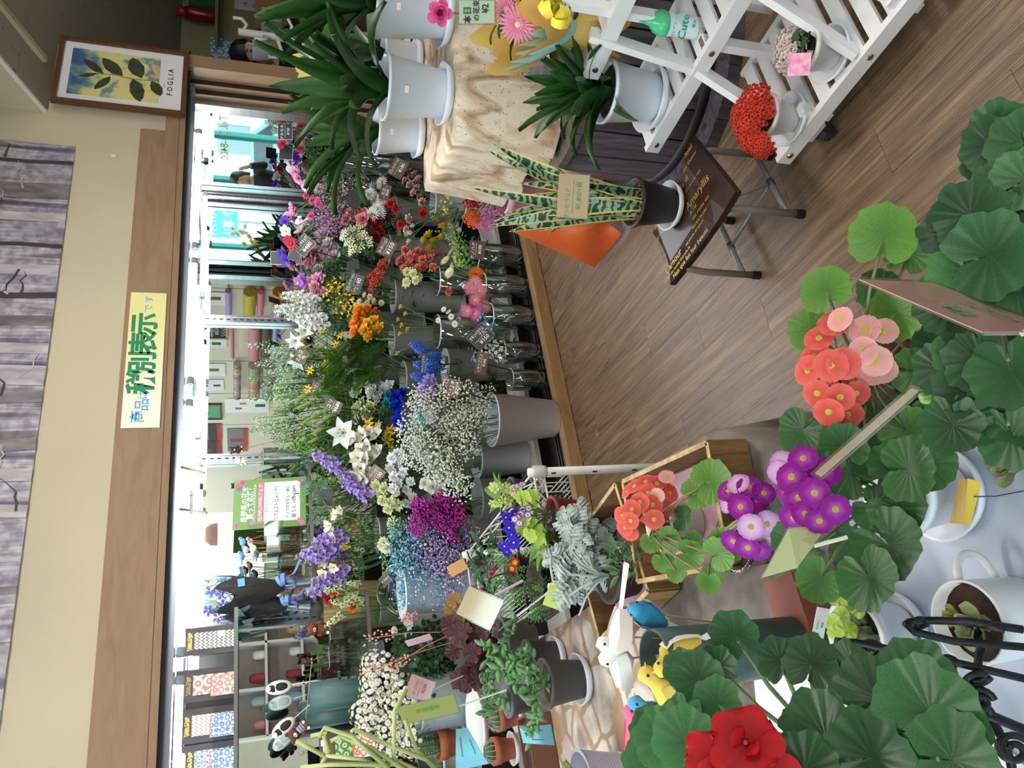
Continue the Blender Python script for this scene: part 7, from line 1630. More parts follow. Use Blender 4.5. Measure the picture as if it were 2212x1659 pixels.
# folded yellow paper note with wire
p = PZ(2090,1085, TZ + .012) + Vector((0,0,.03)); t = thing('paper_note', 'folded orange and yellow paper note clipped on a thin wire', 'note', p)
def qd(cs, off=Vector()): return [PT(x, y, d) - p + off for x, y, d in cs]
part('front_fold', mat('#e3b56a', .7), t, lambda b: osheet(b, qd([(2072,1033,.96),(2052,1130,.95),(2082,1132,.94),(2090,1035,.95)]), Vector((0,0,.001)), 3)); part('back_fold', mat('#ecca4a', .7), t, lambda b: osheet(b, qd([(2090,1033,.95),(2082,1132,.94),(2095,1138,.955),(2121,1042,.96)]), Vector((0,0,.001)), 3))
part('wire', mat('#3a4a6a', .4), t, lambda b: b.tube([PT(2100,1073,.955) - p, PT(2150,1072,.95) - p, PT(2215,1060,.94) - p], .0008,4))
# sleeved cards of the near plants
def sheet_card(lab, A, B, C, D, c, lines=None, tc=None, stick=None):
 """sleeved card given by its corners: A-D runs along the lettering, A-B across it"""
 A, B, C, D = [PT(*q) for q in (A, B, C, D)]; O = (A + B + C + D) / 4; t = thing('price_card', lab, 'card', O); N = (D - A).cross(B - A).normalized()
 if N.dot(CAM - O) < 0: N = -N
 q = [x - O for x in (A, B, C, D)]
 def slab(b, k, z0, z1): b.add([x * k + N * z for z in (z0, z1) for x in q], [(0,1,2,3),(7,6,5,4),(0,4,5,1),(1,5,6,2),(2,6,7,3),(3,7,4,0)])
 part('board', mat(c, .5, var=.05), t, lambda b: slab(b, 1,-.0005,.0005)); part('sleeve', glassmat('#f3f6f6', .14,.08), t, lambda b: slab(b, 1.07,-.0014,.0014))
 if lines:
  tm_ = text_mb(lines); tm_.v = [tuple(q[0].lerp(q[3], .5 + x) + (q[1] - q[0]).lerp(q[2] - q[3], .5 + x) * (.5 + y) + N * .0017) for x, y, z in tm_.v]; tm_.build('lettering', tc or M_black, t)
 if stick is not None: part('stick', mat('#dcd8c0', .4), t, lambda b: b.tube([(C + D) / 2 - O - N * .002 if stick[2] > 0 else -N * .002, PT(*stick) - O], .0025,6))
 return t
sheet_card('large pink sleeved card lettered in green beside the near geranium', (1856,604,.68),(2016,612,.72),(2290,716,.68),(2122,718,.64), '#e0a29a', [('プリムラポリアンサ', .26,.12,.18,.01,.42), ('¥450', .3,.12,-.2,.01,.2)], mat('#3f9a6a', .6),(2300,672,.66))
sheet_card('lime green sleeved card under the magenta primula', (1648,1247,.90),(1704,1142,.93),(1792,1130,.92),(1722,1226,.89), '#c3cc84', None, None, (1830,1160,.90))
card(1870,935,(-105,92),(1,3), 0, None, '#d9c9ae', 'cream card on a clear stick seen almost edge-on between the primulas', P=PT(1872,934,.86), sleeve=True, plane=3.5)
card(1038,1310,(14,-30),(-36,-16), 0, None, '#e6c796', 'cream sleeved card standing in front of the herb on the rack', P=PT(1035,1312,2.05), sleeve=True, stick=PT(1090,1318,2.12))
card(990,1228,(18,-10),(-14,-6), 0, None, '#c9925a', 'small orange brown card over the lilac baby\'s breath', P=PT(988,1226,2.35), stick=PT(1040,1205,2.4))
card(1100,1270,(30,-16),(-3,-3), 0, None, '#d9b3c8', 'thin pink card seen almost edge-on over the herb', P=PT(1100,1270,2.05), plane=2.0)
card(1198,1290,(8,-22),(-22,6), 0, [('¥150', .5,0,0,.01)], '#b9c45a', 'lime card with green figures beside the dusty miller', tc=mat('#2f8a3a', .6), P=PT(1198,1290,1.95))
card(935,1383,(27,-8),(-5,-8), 0, None, '#e3bcd0', 'thin pink card over the dark chrysanthemum leaves', P=PT(905,1383,2.3), stick=PT(985,1355,2.4), plane=1.0)
card(907,1488,(8,-22),(-25,-10), 0, [('ローズマリー', .32,0,.3,.01,1.5), ('¥280', .4,.1,-.35,.01)], '#dba3a3', 'pink sleeved card with handwritten price in front of the chamomile', tc=mat('#6b5a5a', .6), P=PT(907,1486,2.2), sleeve=True, stick=PT(1000,1460,2.3), line=0)
card(925,1533,(60,-14),(-12,-22), 0, [('多肉植物', .5,0,.1,.01)], '#b9bd66', 'olive green sleeved card slanting over the terracotta pots', tc=mat('#4f9a3a', .6), P=PT(925,1533,2.05), sleeve=True, stick=PT(1095,1490,2.1), plane=.5)
# plant label of the cactus pot
p = PZ(1790,1370, TZ + .006); t = thing('plant_label', 'white plastic plant label with handwritten name and price', 'label', PT(1768,1355,1.02))
part('strip', mat('#dedbd2', .4), t, lambda b: b.prism([(-.009,-.032),(.009,-.032),(.009,.018),(.007,.026),(0,.030),(-.007,.026),(-.009,.018)], (0,0,0), RT * .9 - DN * .1,-DN * .9 + RT * .1,.0012)) if False else None
card(1770,1355,(8,-42),(-12,-5), 0, [('サボテン', .45,.15,.35,.01), ('¥600', .45,.15,-.35,.01)], '#dedbd2', 'white plastic plant label with handwritten name and price', tc=M_black, P=PT(1770,1355,1.03), name='plant_label')
bpy.data.objects.remove(t)
# black wrought iron stand with the red geranium
M_iron = mat('#16171a', .45,.3, var=.1)
GP = PT(1960,1640,.92); GP.z = TZ + .10
iron = thing('iron_stand', 'black wrought iron plant stand with scrolls', 'plant stand', Vector((GP.x, GP.y, TZ)))
IO = Vector((GP.x, GP.y, TZ))
def scroll(mb, c, ax, ay, r, turns=1.4, n=26, rad=.004):
 mb.tube([c + ax * (cos(2 * pi * turns * i / n) * r * (1 - .75 * i / n)) + ay * (sin(2 * pi * turns * i / n) * r * (1 - .75 * i / n)) for i in range(n + 1)], rad, 6)
def ir(*pts, rad=.0045):
 part('iron_bar', M_iron, iron, lambda b: b.tube([PT(x, y, d) - IO for x, y, d in pts], rad, 8), True)
ir((1805,1385,.9),(1850,1388,.9),(1960,1410,.88),(2080,1435,.86),(2230,1470,.84)); ir((1960,1345,.9),(2000,1340,.9),(2090,1342,.88),(2210,1360,.86)); ir((1955,1345,.9),(1975,1365,.9),(2060,1385,.88),(2215,1398,.86))
ir((2105,1345,.9),(2118,1400,.89),(2110,1450,.88),(2112,1500,.86),(2118,1560,.85)); ir((1640,1405,.98),(1720,1396,.95),(1800,1412,.92),(1900,1440,.9),(1985,1472,.88),(2080,1520,.86),(2220,1580,.84), rad=.0055); ir((2080,1560,.8),(2120,1620,.8),(2180,1690,.8), rad=.006)
ir((2170,1360,.86),(2105,1345,.88),(2090,1350,.9)); ir((1870,1455,.9),(1940,1460,.89),(1960,1455,.88))
for x, y, d, r_, k in ((1880,1408,.9,.018,1),(2045,1440,.86,.016,1),(2110,1465,.85,.018,-1),(2115,1515,.84,.020,1),(1985,1345,.9,.012,-1),(2110,1545,.84,.02,1),(2190,1620,.82,.024,1),(1660,1420,.97,.012,1),(1710,1430,.96,.013,-1),(1810,1480,.92,.012,1),(1935,1460,.9,.02,-1)):
 part('scroll', M_iron, iron, lambda b: scroll(b, PT(x, y, d) - IO, (DN * .9 + FH * .2).normalized(), RT * k * .6 + FH * .3, r_), True)
for a in (0,2.1,4.2): part('leg', M_iron, iron, lambda b: b.tube([(cos(a) * .09, sin(a) * .09,.10), (cos(a) * .10, sin(a) * .10,.04), (cos(a) * .115, sin(a) * .115,.004)], .005,8), True)
part('ring', M_iron, iron, lambda b: b.tube([(cos(2 * pi * k / 32) * .09, sin(2 * pi * k / 32) * .09,.10) for k in range(33)], .005,8), True)
t = pot_thing('potted_geranium', 'deep red geranium with big scalloped leaves in a terracotta pot on the iron stand', 'potted plant', GP + Vector((0,0,.008)), .062,.045,.085, M_terra)
o_ = GP + Vector((0,0,.008)); b0 = Vector((0,0,.08))
for x, y, d, s_, me in [(1985,1555,.55,.042, LG1),(1870,1520,.60,.036, LG2),(1760,1600,.62,.04, LG2),(1860,1640,.58,.038, LG2),(1595,1385,.80,.028, LG1),(1450,1600,.72,.032, LG3),(1430,1640,.74,.034, LG3),(1480,1540,.74,.028, LG3),(1520,1480,.76,.030, LG1),(1560,1530,.72,.026, LG3),(1420,1570,.76,.024, LG1),(1750,1450,.72,.028, LG2),(1830,1450,.70,.026, LG2),(1500,1620,.68,.034, LG3),(1950,1470,.62,.034, LG1),(2030,1640,.53,.036, LG1),(1720,1650,.60,.03, LG2),(1560,1450,.78,.022, LG2),(1480,1450,.80,.022, LG1),(1900,1600,.62,.034, LG3),(1690,1440,.75,.024, LG2)]:
 put_leaf(t, o_, b0, PT(x, y, d) - o_, s_, me, pr=.0026)
G_red = head('gera', '#8c0810', '#b40c16', '#c83a5a', tr=.1)
flower_ball(t, o_, b0, [(1612,1605,.60),(1555,1660,.61),(1640,1668,.60)], G_red, .030, pr=.0035)
t2 = thing('wrapping_paper', 'white wrapping paper with red script under the iron stand', 'paper', PZ(1800,1560, TZ + .006))
part('sheet', mat('#dfe0e6', .5), t2, lambda b: osheet(b, [PZ(x, y, TZ + .008) - t2.location for x, y in ((1630,1420),(1640,1700),(2260,1700),(2010,1440))], Vector((0,0,.012)), 10), True)
o = text_mb([('merci beaucoup', .022,0,.06,0), ('avec amour', .020,.02,.02,0), ('bon anniversaire', .020,-.03,-.02,0), ('fleurs pour vous', .020,.03,-.06,0)]).build('lettering', mat('#d86a7a', .6), t2,(0,0,.022), rot=(0,0, R(60)))
# near pale-rimmed geranium at the table corner
p = PZ(2340,560, TZ + .004); t = pot_thing('potted_geranium', 'green leaved geranium beside the pink card at the table corner', 'potted plant', p, .07,.055,.10, M_wht); b0 = Vector((0,0,.09))
for x, y, d, s_, me in [(2140,330,.78,.03, LG2),(2150,430,.74,.038, LG1),(2195,400,.72,.034, LG3),(2110,560,.70,.042, LG1),(2140,360,.80,.03, LG2),(2170,520,.74,.036, LG3),(2190,470,.72,.03, LG2),(2060,640,.76,.034, LG2),(2180,620,.72,.036, LG1),(2195,700,.74,.034, LG1),(2120,760,.76,.036, LG2),(2180,780,.72,.04, LG1),(2090,820,.78,.034, LG2),(2150,850,.76,.04, LG1),(2200,860,.74,.038, LG2),(2060,900,.78,.034, LG2),(2180,920,.74,.036, LG1),(2080,750,.80,.03, LG3),(2205,330,.76,.034, LG1),(2100,700,.78,.032, LG2),(2030,780,.82,.03, LG2),(2110,480,.74,.036, LG2),(2080,570,.72,.04, LG3),(2150,300,.78,.032, LG1),(2060,500,.78,.028, LG2),(2040,620,.78,.03, LG1),(2205,560,.70,.036, LG2)]:
 put_leaf(t, p, b0, PT(x, y, d) - p, s_, me, pr=.0026)
part('bud_cluster', mat('#8fae5a', .5), t, lambda b: [b.ball(PT(2020 + rnd.uniform(-22,18), 850 + rnd.uniform(-18,22), .85) - p, .006,6,5,0,(1,1,1.5)) for _ in range(9)], True); part('bud_stalk', M_stem, t, lambda b: b.tube([b0, PT(2080,830,.82) - p, PT(2020,850,.85) - p], .0028,6), True)
# WALL PRINTS
# forest poster
m, n, l, b = nt('forest_print')
tc = n.new('ShaderNodeTexCoord'); mp = n.new('ShaderNodeMapping'); mp.inputs['Scale'].default_value = (5.5,1,.35); l.new(tc.outputs['Object'], mp.inputs[0])
nz = n.new('ShaderNodeTexNoise'); nz.inputs['Scale'].default_value = 2.2; nz.inputs['Detail'].default_value = 4; nz.inputs['Distortion'].default_value = .25; l.new(mp.outputs[0], nz.inputs[0])
rp = n.new('ShaderNodeValToRGB'); l.new(nz.outputs[0], rp.inputs[0]); cr = rp.color_ramp
for pos, c in ((.36, '#5a5060'),(.42, '#8a8094'),(.48, '#c3bac2'),(.55, '#9d94a6'),(.60, '#cfc6c8'),(.66, '#7a6f7c')): e_ = cr.elements.new(pos); e_.color = lin(c)
cr.elements.remove(cr.elements[0]); cr.elements.remove(cr.elements[-1])
n2 = n.new('ShaderNodeTexNoise'); n2.inputs['Scale'].default_value = 22; n2.inputs['Detail'].default_value = 6; l.new(tc.outputs['Object'], n2.inputs[0])
r2 = n.new('ShaderNodeValToRGB'); l.new(n2.outputs[0], r2.inputs[0]); r2.color_ramp.elements[0].position = .38; r2.color_ramp.elements[0].color = lin('#a59db0'); r2.color_ramp.elements[1].position = .62; r2.color_ramp.elements[1].color = (1,1,1,1)
mu = n.new('ShaderNodeMix'); mu.data_type = 'RGBA'; mu.blend_type = 'MULTIPLY'; mu.inputs[0].default_value = .8; l.new(rp.outputs[0], mu.inputs[6]); l.new(r2.outputs[0], mu.inputs[7])
l.new(mu.outputs[2], b.inputs['Base Color']); b.inputs['Roughness'].default_value = .45
po = Vector((1.0, Y0 - .004,2.58))
poster = thing('forest_poster', 'wide lavender grey birch forest poster on the wall above the cooler', 'poster', po)
part('sheet', m, poster, lambda b: b.grid([[(x, -.002 - .004 * abs(sin(2.1 * x + z * 3)), z) for z in (-.335,-.2,-.05,.1,.3)] for x in [-2.2 + 4.15 * i / 60 for i in range(61)]]), True)
rr = random.Random(3); M_tr = [mat('#5b4f50', .5, c2='#8d8488', scale=30, stretch=(1,1,.3)), mat('#a79da2', .5, c2='#c9c0c4', scale=30, stretch=(1,1,.3)), mat('#cdc3c4', .5, c2='#8f8590', scale=26, stretch=(1,1,.3)), mat('#3d3336', .6)]
def flat_path(mb, pts, w0, w1, y=-.0075):
 k = len(pts); vs = []
 for i, (x, z) in enumerate(pts):
  a = pts[max(0, i - 1)]; c = pts[min(k - 1, i + 1)]; dx, dz = c[0] - a[0], c[1] - a[1]; q = math.hypot(dx, dz) or 1; w_ = w0 + (w1 - w0) * i / (k - 1)
  vs += [(x - dz / q * w_ / 2, y, z + dx / q * w_ / 2), (x + dz / q * w_ / 2, y, z - dx / q * w_ / 2)]
 mb.add(vs, [(2 * i, 2 * i + 1,2 * i + 3,2 * i + 2) for i in range(k - 1)])
x = -2.15
while x < 1.9:
 w_ = rr.choice([.02,.03,.05,.07,.09]); sl_ = rr.uniform(-.04,.04)
 mm = rr.choice([0,1,1,2,2,3] if w_ < .05 else [0,1,2,2])
 part('printed_trunk', M_tr[mm], poster, lambda b: flat_path(b, [(x + sl_ * i / 4 + rr.uniform(-.004,.004), -.335 + .63 * i / 4) for i in range(5)], w_, w_ * .9,-.0068 - .0004 * mm))
 for k in range(3):
  z = rr.uniform(-.3,.25); s_ = rr.choice((-1,1)); ln = rr.uniform(.08,.22); pts = [(x, z)]
  for q in range(5): pts.append((pts[-1][0] + s_ * ln / 5 * rr.uniform(.5,1.3), min(.29, max(-.33, pts[-1][1] + rr.uniform(-.02,.04)))))
  part('printed_branch', M_tr[rr.choice((1,2,2,3))], poster, lambda b: flat_path(b, [(min(1.93, max(-2.18, a_)), c_) for a_, c_ in pts], .009,.002,-.009))
 x += w_ + rr.uniform(.03,.16)
# sign
def wall_frame(o, name, lab, cat): return thing(name, lab, cat, o)
s0 = Vector((1.792, Y0 - .031,1.8855)); sg = thing('tax_sign', 'pale yellow sign lettered 商品は税別表示です on the wooden fascia', 'sign', s0)
m, n, l, b = nt('sign_yellow'); tc = n.new('ShaderNodeTexCoord'); sx = n.new('ShaderNodeSeparateXYZ'); l.new(tc.outputs['Object'], sx.inputs[0]); mr = n.new('ShaderNodeMapRange'); l.new(sx.outputs[0], mr.inputs[0]); mr.inputs[1].default_value = -.2; mr.inputs[2].default_value = .15
rp = n.new('ShaderNodeValToRGB'); l.new(mr.outputs[0], rp.inputs[0]); rp.color_ramp.elements[0].color = lin('#f1efdc'); rp.color_ramp.elements[1].color = lin('#ece29a'); l.new(rp.outputs[0], b.inputs['Base Color']); b.inputs['Roughness'].default_value = .6
part('board', m, sg, lambda b: b.box((0,0,0),(.648,.004,.141)))
def wtext(parent, lines, m, y=-.0026, name='lettering'): return text_mb(lines).build(name, m, parent, (0, y, 0), rot=(R(90), 0,0))
wtext(sg, [('商', .058,-.275,.01,.008), ('品', .058,-.222,-.004,.008), ('は', .040,-.178,-.004,.008)], mat('#5fa8d8', .6)); wtext(sg, [('税', .112,-.118,.002,.03), ('別', .112,-.025,.002,.03), ('表', .112,.070,.002,.03), ('示', .112,.165,.004,.03)], mat('#1f8a5a', .6)); wtext(sg, [('で', .038,.243,-.004,.008), ('す', .038,.29,-.004,.008)], mat('#6fb0d8', .6))
# framed print
fo = Vector((3.402, Y0 - .052,2.066)); fr = thing('framed_print', 'framed leaf print lettered FOGLIA by the end of the wall', 'picture', fo); fr.rotation_euler = (0, R(.6), 0)
M_fw = woodmat('frame_wood', ['#4a2a16', '#5f381e', '#6d4426'], (9,9,9), 3,.4,.05,0); FW_, FH_ = .452,.590
for s in (-1,1):
 part('frame_side', M_fw, fr, lambda b: b.box((s * (FW_ / 2 - .011), 0,0),(.022,.024, FH_))); part('frame_rail', M_fw, fr, lambda b: b.box((0,0, s * (FH_ / 2 - .011)), (FW_ - .044,.024,.022)))
part('mount', mat('#e4e0e4', .6, var=.02), fr, lambda b: b.box((0,.004,0), (FW_ - .04,.004, FH_ - .04)))
m, n, l, b = nt('abstract_print'); tc = n.new('ShaderNodeTexCoord'); nz = n.new('ShaderNodeTexNoise'); nz.inputs['Scale'].default_value = 5; nz.inputs['Detail'].default_value = 7; l.new(tc.outputs['Object'], nz.inputs[0])
sx = n.new('ShaderNodeSeparateXYZ'); l.new(tc.outputs['Object'], sx.inputs[0]); ad = n.new('ShaderNodeMath'); ad.operation = 'MULTIPLY_ADD'; l.new(sx.outputs[2], ad.inputs[0]); ad.inputs[1].default_value = .75; l.new(nz.outputs[0], ad.inputs[2])
rp = n.new('ShaderNodeValToRGB'); l.new(ad.outputs[0], rp.inputs[0]); cr = rp.color_ramp
for pos, c in ((.30, '#c9a45a'),(.37, '#d8b878'),(.42, '#3f7f94'),(.46, '#ddd08a'),(.56, '#dccf7a'),(.62, '#7f9a8a'),(.68, '#3f6590'),(.78, '#28457c')): e_ = cr.elements.new(pos); e_.color = lin(c)
cr.elements.remove(cr.elements[0]); cr.elements.remove(cr.elements[-1]); l.new(rp.outputs[0], b.inputs['Base Color'])
part('print', m, fr, lambda b: b.box((0,.001,.035),(.318,.003,.40)))
def leafpoly(mb, x, z, L, W, a):
 pts = [(0,0),(.25,.42),(.55,.5),(.85,.28),(1,0),(.85,-.25),(.55,-.42),(.25,-.3)]
 mb.prism([(p_[0] * L * cos(a) - p_[1] * W * sin(a), p_[0] * L * sin(a) + p_[1] * W * cos(a)) for p_ in pts], (x, -.0012, z),(1,0,0),(0,0,1), .0004)
M_lf = mat('#2c2a1e', .7, c2='#454830', scale=20)
for x, z, L, W, a in ((-.004,.115,.085,.03,112),(.0,.085,.13,.05,48),(-.012,.055,.12,.045,148),(.0,.0,.15,.075,42),(-.01,-.045,.16,.075,195),(.0,-.085,.15,.085,20),(-.008,-.13,.11,.06,205)): part('printed_leaf', M_lf, fr, lambda b: leafpoly(b, x, z, L, W, R(a)))
part('printed_stem', M_lf, fr, lambda b: b.tube([(-.006,-.0014,.13),(.0,-.0014,.05),(-.012,-.0014,-.05),(-.006,-.0014,-.165)], .0016,4))
wtext(fr, [('F O G L I A', .036,0,-.218,.012,.19)], M_black, .0005); wtext(fr, [('il miglior', .010,-.03,-.188,0)], mat('#8a8684', .7), .0005)
# GOODS ON THE GLASS SHELVES
M_kraft = mat('#3a3634', .7, var=.1, c2='#4a4644')
def chev(c0, c1, sc=34, kind='chev'):
 m, n, l, b = nt('pattern_' + c0.strip('#') + kind); tc = n.new('ShaderNodeTexCoord'); sx = n.new('ShaderNodeSeparateXYZ'); l.new(tc.outputs['Object'], sx.inputs[0])
 def mth(op, a, v=None, w_=None):
  q = n.new('ShaderNodeMath'); q.operation = op
  for i, z in enumerate((a, v, w_)):
   if z is None: continue
   if isinstance(z, (int, float)): q.inputs[i].default_value = z
   else: l.new(z, q.inputs[i])
  return q.outputs[0]
 if kind == 'chev':
  zz = mth('PINGPONG', mth('MULTIPLY', sx.outputs[0], sc * 2.2), .5); v_ = mth('FRACT', mth('ADD', mth('MULTIPLY', sx.outputs[2], sc * 1.6), mth('MULTIPLY', zz, 1.3)))
  f_ = mth('GREATER_THAN', v_, .5)
 else:
  vo = n.new('ShaderNodeTexVoronoi'); vo.inputs['Scale'].default_value = sc; vo.inputs['Randomness'].default_value = .25; l.new(tc.outputs['Object'], vo.inputs[0])
  f_ = mth('LESS_THAN', mth('ABSOLUTE', mth('SUBTRACT', mth('FRACT', mth('MULTIPLY', vo.outputs['Distance'], 2.6)), .5)), .22)
 mx = n.new('ShaderNodeMix'); mx.data_type = 'RGBA'; l.new(f_, mx.inputs[0]); mx.inputs[6].default_value = lin(c0); mx.inputs[7].default_value = lin(c1); l.new(mx.outputs[2], b.inputs['Base Color']); b.inputs['Roughness'].default_value = .6
 return m
P_ch1 = chev('#6d655c', '#e6dfd0'); P_ch2 = chev('#a59a8c', '#e4dccb'); P_med = chev('#e0dccb', '#d0705a', 22, 'med'); P_gr = chev('#4f7a4a', '#b8cf9a', 26, 'med'); P_blue = chev('#ece8da', '#5a78a8', 46, 'med'); P_red = chev('#efe6d6', '#d87a62', 40, 'med')
def gift_box(px0, px1, pyc, wpx, Y, pat, lab, small=None, zs_=None):
 c = PY(px0, pyc, Y); z0 = zs_ + .003; h = PY(px1, pyc, Y).z - z0; w_ = wpx * depth(c) / F / .9; t = thing('gift_box', lab, 'gift box', (c.x, Y, z0))
 part('backing_card', M_kraft, t, lambda b: b.box((0,.012, h / 2), (w_, .003, h)))
 part('box_body', M_kraft, t, lambda b: b.box((0,.034, h * .37), (w_ * .96,.04, h * .74)))
 part('pattern_panel', pat, t, lambda b: b.box((-.0,.0085, h * .36), (w_ * .60,.004, h * .70)))
 part('handle_slot', mat('#cfc6b0', .6), t, lambda b: b.box((0,.0098, h * .90), (w_ * .5,.003, h * .075)))
 wt = text_mb([('Table Cloth', .016,0, h * .805,.0), ('premium gift', .013,0, h * .77,.0)]).build('lettering', mat('#c9a23a', .35,.6), t, (0,.0096,0), rot=(R(90), 0,0))
 part('price_sticker', mat('#efd6d6', .6), t, lambda b: b.box((w_ * .2,.0058, h * .24 if small is None else h * .93),(.024,.002,.03 if small is None else .02)))
 if small is not None:
  s_ = thing('patterned_packet', 'small patterned packet leaning on ' + lab, 'packet', (c.x - .015, Y - .035, z0))
  part('packet', small, s_, lambda b: b.box((0,0,.045), (w_ * .62,.016,.09))); part('fold', mat('#d86a52', .6), s_, lambda b: b.box((0,-.0005,.0905), (w_ * .62,.017,.004)))
for px1, pyc, wp, pat, lab, sm in [(384,1376,52, P_ch1, 'dark gift box with grey chevron panel', None),(380,1470,60, P_med, 'dark gift box with red medallion panel', P_red),(376,1556,62, P_ch2, 'dark gift box with beige chevron panel', P_blue),(384,1632,60, P_blue, 'dark gift box at the shelf end with blue circle panel', P_blue)]:
 gift_box(508, px1, pyc, wp, 3.68, pat, lab, sm, ZS_UP)
gift_box(793,690,1605,58,3.66, P_gr, 'dark gift box with green dot panel on the lower shelf', P_red, ZS_LOW)
# dark green vases with pillow picks
M_vg2 = mat('#3f5f5a', .5, c2='#2f4a45', scale=8, stretch=(4,4,.6))
def gvase(pxt, pyc, r, Y, lab):
 c = PY(pxt, pyc, Y); h = c.z - ZS_LOW - .002; t = thing('tall_vase', lab, 'vase', (c.x, Y, ZS_LOW + .002)); part('shell', M_vg2, t, lambda b: b.lathe([(r * .82,0), (r * .85,.004), (r, h), (r - .004, h), (r * .8,.01),(.001,.01)], 28), True); return c
va = gvase(666,1508,.066,3.72, 'green metal vase holding the black cat pillow picks'); vb = gvase(650,1548,.06,3.84, 'green metal vase behind, with the pale pillow picks')
def pillow(px, py, tilt, base, dark, lab):
 q = PY(px, py, base.y - .02); t = thing('pillow_pick', lab, 'ornament', q, 0); t.rotation_euler = (0, R(tilt), 0)
 part('cushion', mat('#ece6dc', .9) if dark else mat('#cdd8cf', .9), t, lambda b: b.ball((0,0,0), .055,14,8,0,(.55,.28,1)), True)
 part('cat_print', mat('#1f1c1c', .8) if dark else mat('#aab8ae', .8), t, lambda b: [b.ball((0,-.010,-.008), .034,12,6,0,(.55,.2,.9)), b.ball((-.002,-.011,.022), .016,10,5,0,(1,.25,.8)), b.prism([(-.014,.028),(-.006,.034),(-.012,.042)], (0,-.013,0),(1,0,0),(0,0,1), .002), b.prism([(.004,.034),(.012,.028),(.011,.042)], (0,-.013,0),(1,0,0),(0,0,1), .002)], True)
 part('stick', M_wht, t, lambda b: b.tube([(0,0,-.05),(.0,.0,-.16)], .0018,5))
pillow(602,1485,-4, va, True, 'white cushion pick with black cat, upright in the green vase'); pillow(606,1518,-10, vb, False, 'mint cushion pick behind the cat cushion'); pillow(612,1572,-35, va, True, 'tilted white cushion pick with black cat'); pillow(612,1598,-40, vb, False, 'tilted mint cushion pick beside the monkey doll')
# plush toys
def plush(px, py, Y, s, c, cm, lab, shirt=None, roll=0, base=None, muzzle='#e8d2a8'):
 q = PY(px, py, Y); t = thing('plush_bear', lab, 'plush toy', q); t.rotation_euler = (0, R(roll), R(-20))
 M_ = mat(c, .95, var=.25, scale=120, bump=.4)
 part('body', M_ if not shirt else mat(shirt[0], .9), t, lambda b: b.ball((0,0,-.028 * s), .024 * s, 12,8,0,(1,.8,1.15)), True)
 hd_ = part('head', M_, t, lambda b: b.ball((0,-.002,.012 * s), .026 * s, 14,9,0,(1.08,.9,.95)), True)
 for k in (-1,1):
  part('ear', M_, t, lambda b: b.ball((k * .021 * s, 0,.032 * s), .010 * s, 9,6,0,(1,.6,1)), True); part('arm', M_, t, lambda b: b.ball((k * .026 * s, -.008 * s, -.020 * s), .012 * s, 9,6,0,(.75,.8,1.3)), True)
  part('leg', M_, t, lambda b: b.ball((k * .017 * s, -.016 * s, -.052 * s), .013 * s, 9,6,0,(.8,1.3,.8)), True); obj('sole', MB().ball((k * .017 * s, -.032 * s, -.051 * s), .009 * s, 8,5,0,(.8,.3,.8)).mesh('sole', mat(muzzle, .9), True), t)
  obj('eye', MB().ball((k * .009 * s, -.0235 * s, .016 * s), .0025 * s, 6,4).mesh('eye', M_black, True), hd_)
 obj('muzzle', MB().ball((0,-.022 * s, .006 * s), .010 * s, 9,6,0,(1,.7,.8)).mesh('muzzle', mat(cm, .9), True), hd_); obj('nose', MB().ball((0,-.0295 * s, .009 * s), .003 * s, 6,4).mesh('nose', M_black, True), hd_)
 if shirt: part('stripes', mat(shirt[1], .9), t, lambda b: [b.lathe([(.0235 * s, z_ - .002),(.0245 * s, z_),(.0235 * s, z_ + .002)], 14,0,(0,0,0), cap0=False, sy=.82) for z_ in (-.02 * s, -.03 * s, -.04 * s)], True)
 if base is not None: part('pick', M_pick, t, lambda b: b.tube([(0,0,-.05 * s), Vector(base) - q], .0018,5))
 return t
plush(682,1358,3.66,1.0, '#6b3a22', '#e0bd84', 'brown teddy bear hanging from the slotted standard', roll=0); plush(508,972,3.78,.62, '#4f2a1c', '#f2efe6', 'dark brown bear pick leaning on a white bear', base=(1.72,3.86, ZS_MID + .05), roll=-5); plush(518,996,3.78,.60, '#e3dcc8', '#f6f3ea', 'cream white bear pick beside the brown bear', base=(1.70,3.86, ZS_MID + .05), roll=12)
plush(640,1582,3.55,.95, '#5a3322', '#efe6da', 'brown monkey doll in a blue and red striped shirt', ('#7f9fc4', '#8a2f2c'), roll=-40, base=(va.x, va.y, ZS_LOW + .1)); plush(660,1428,3.78,.5, '#5a3826', '#e0bd84', 'small brown bear pick in the clear stick vase', base=(.66,3.82, ZS_LOW + .05))
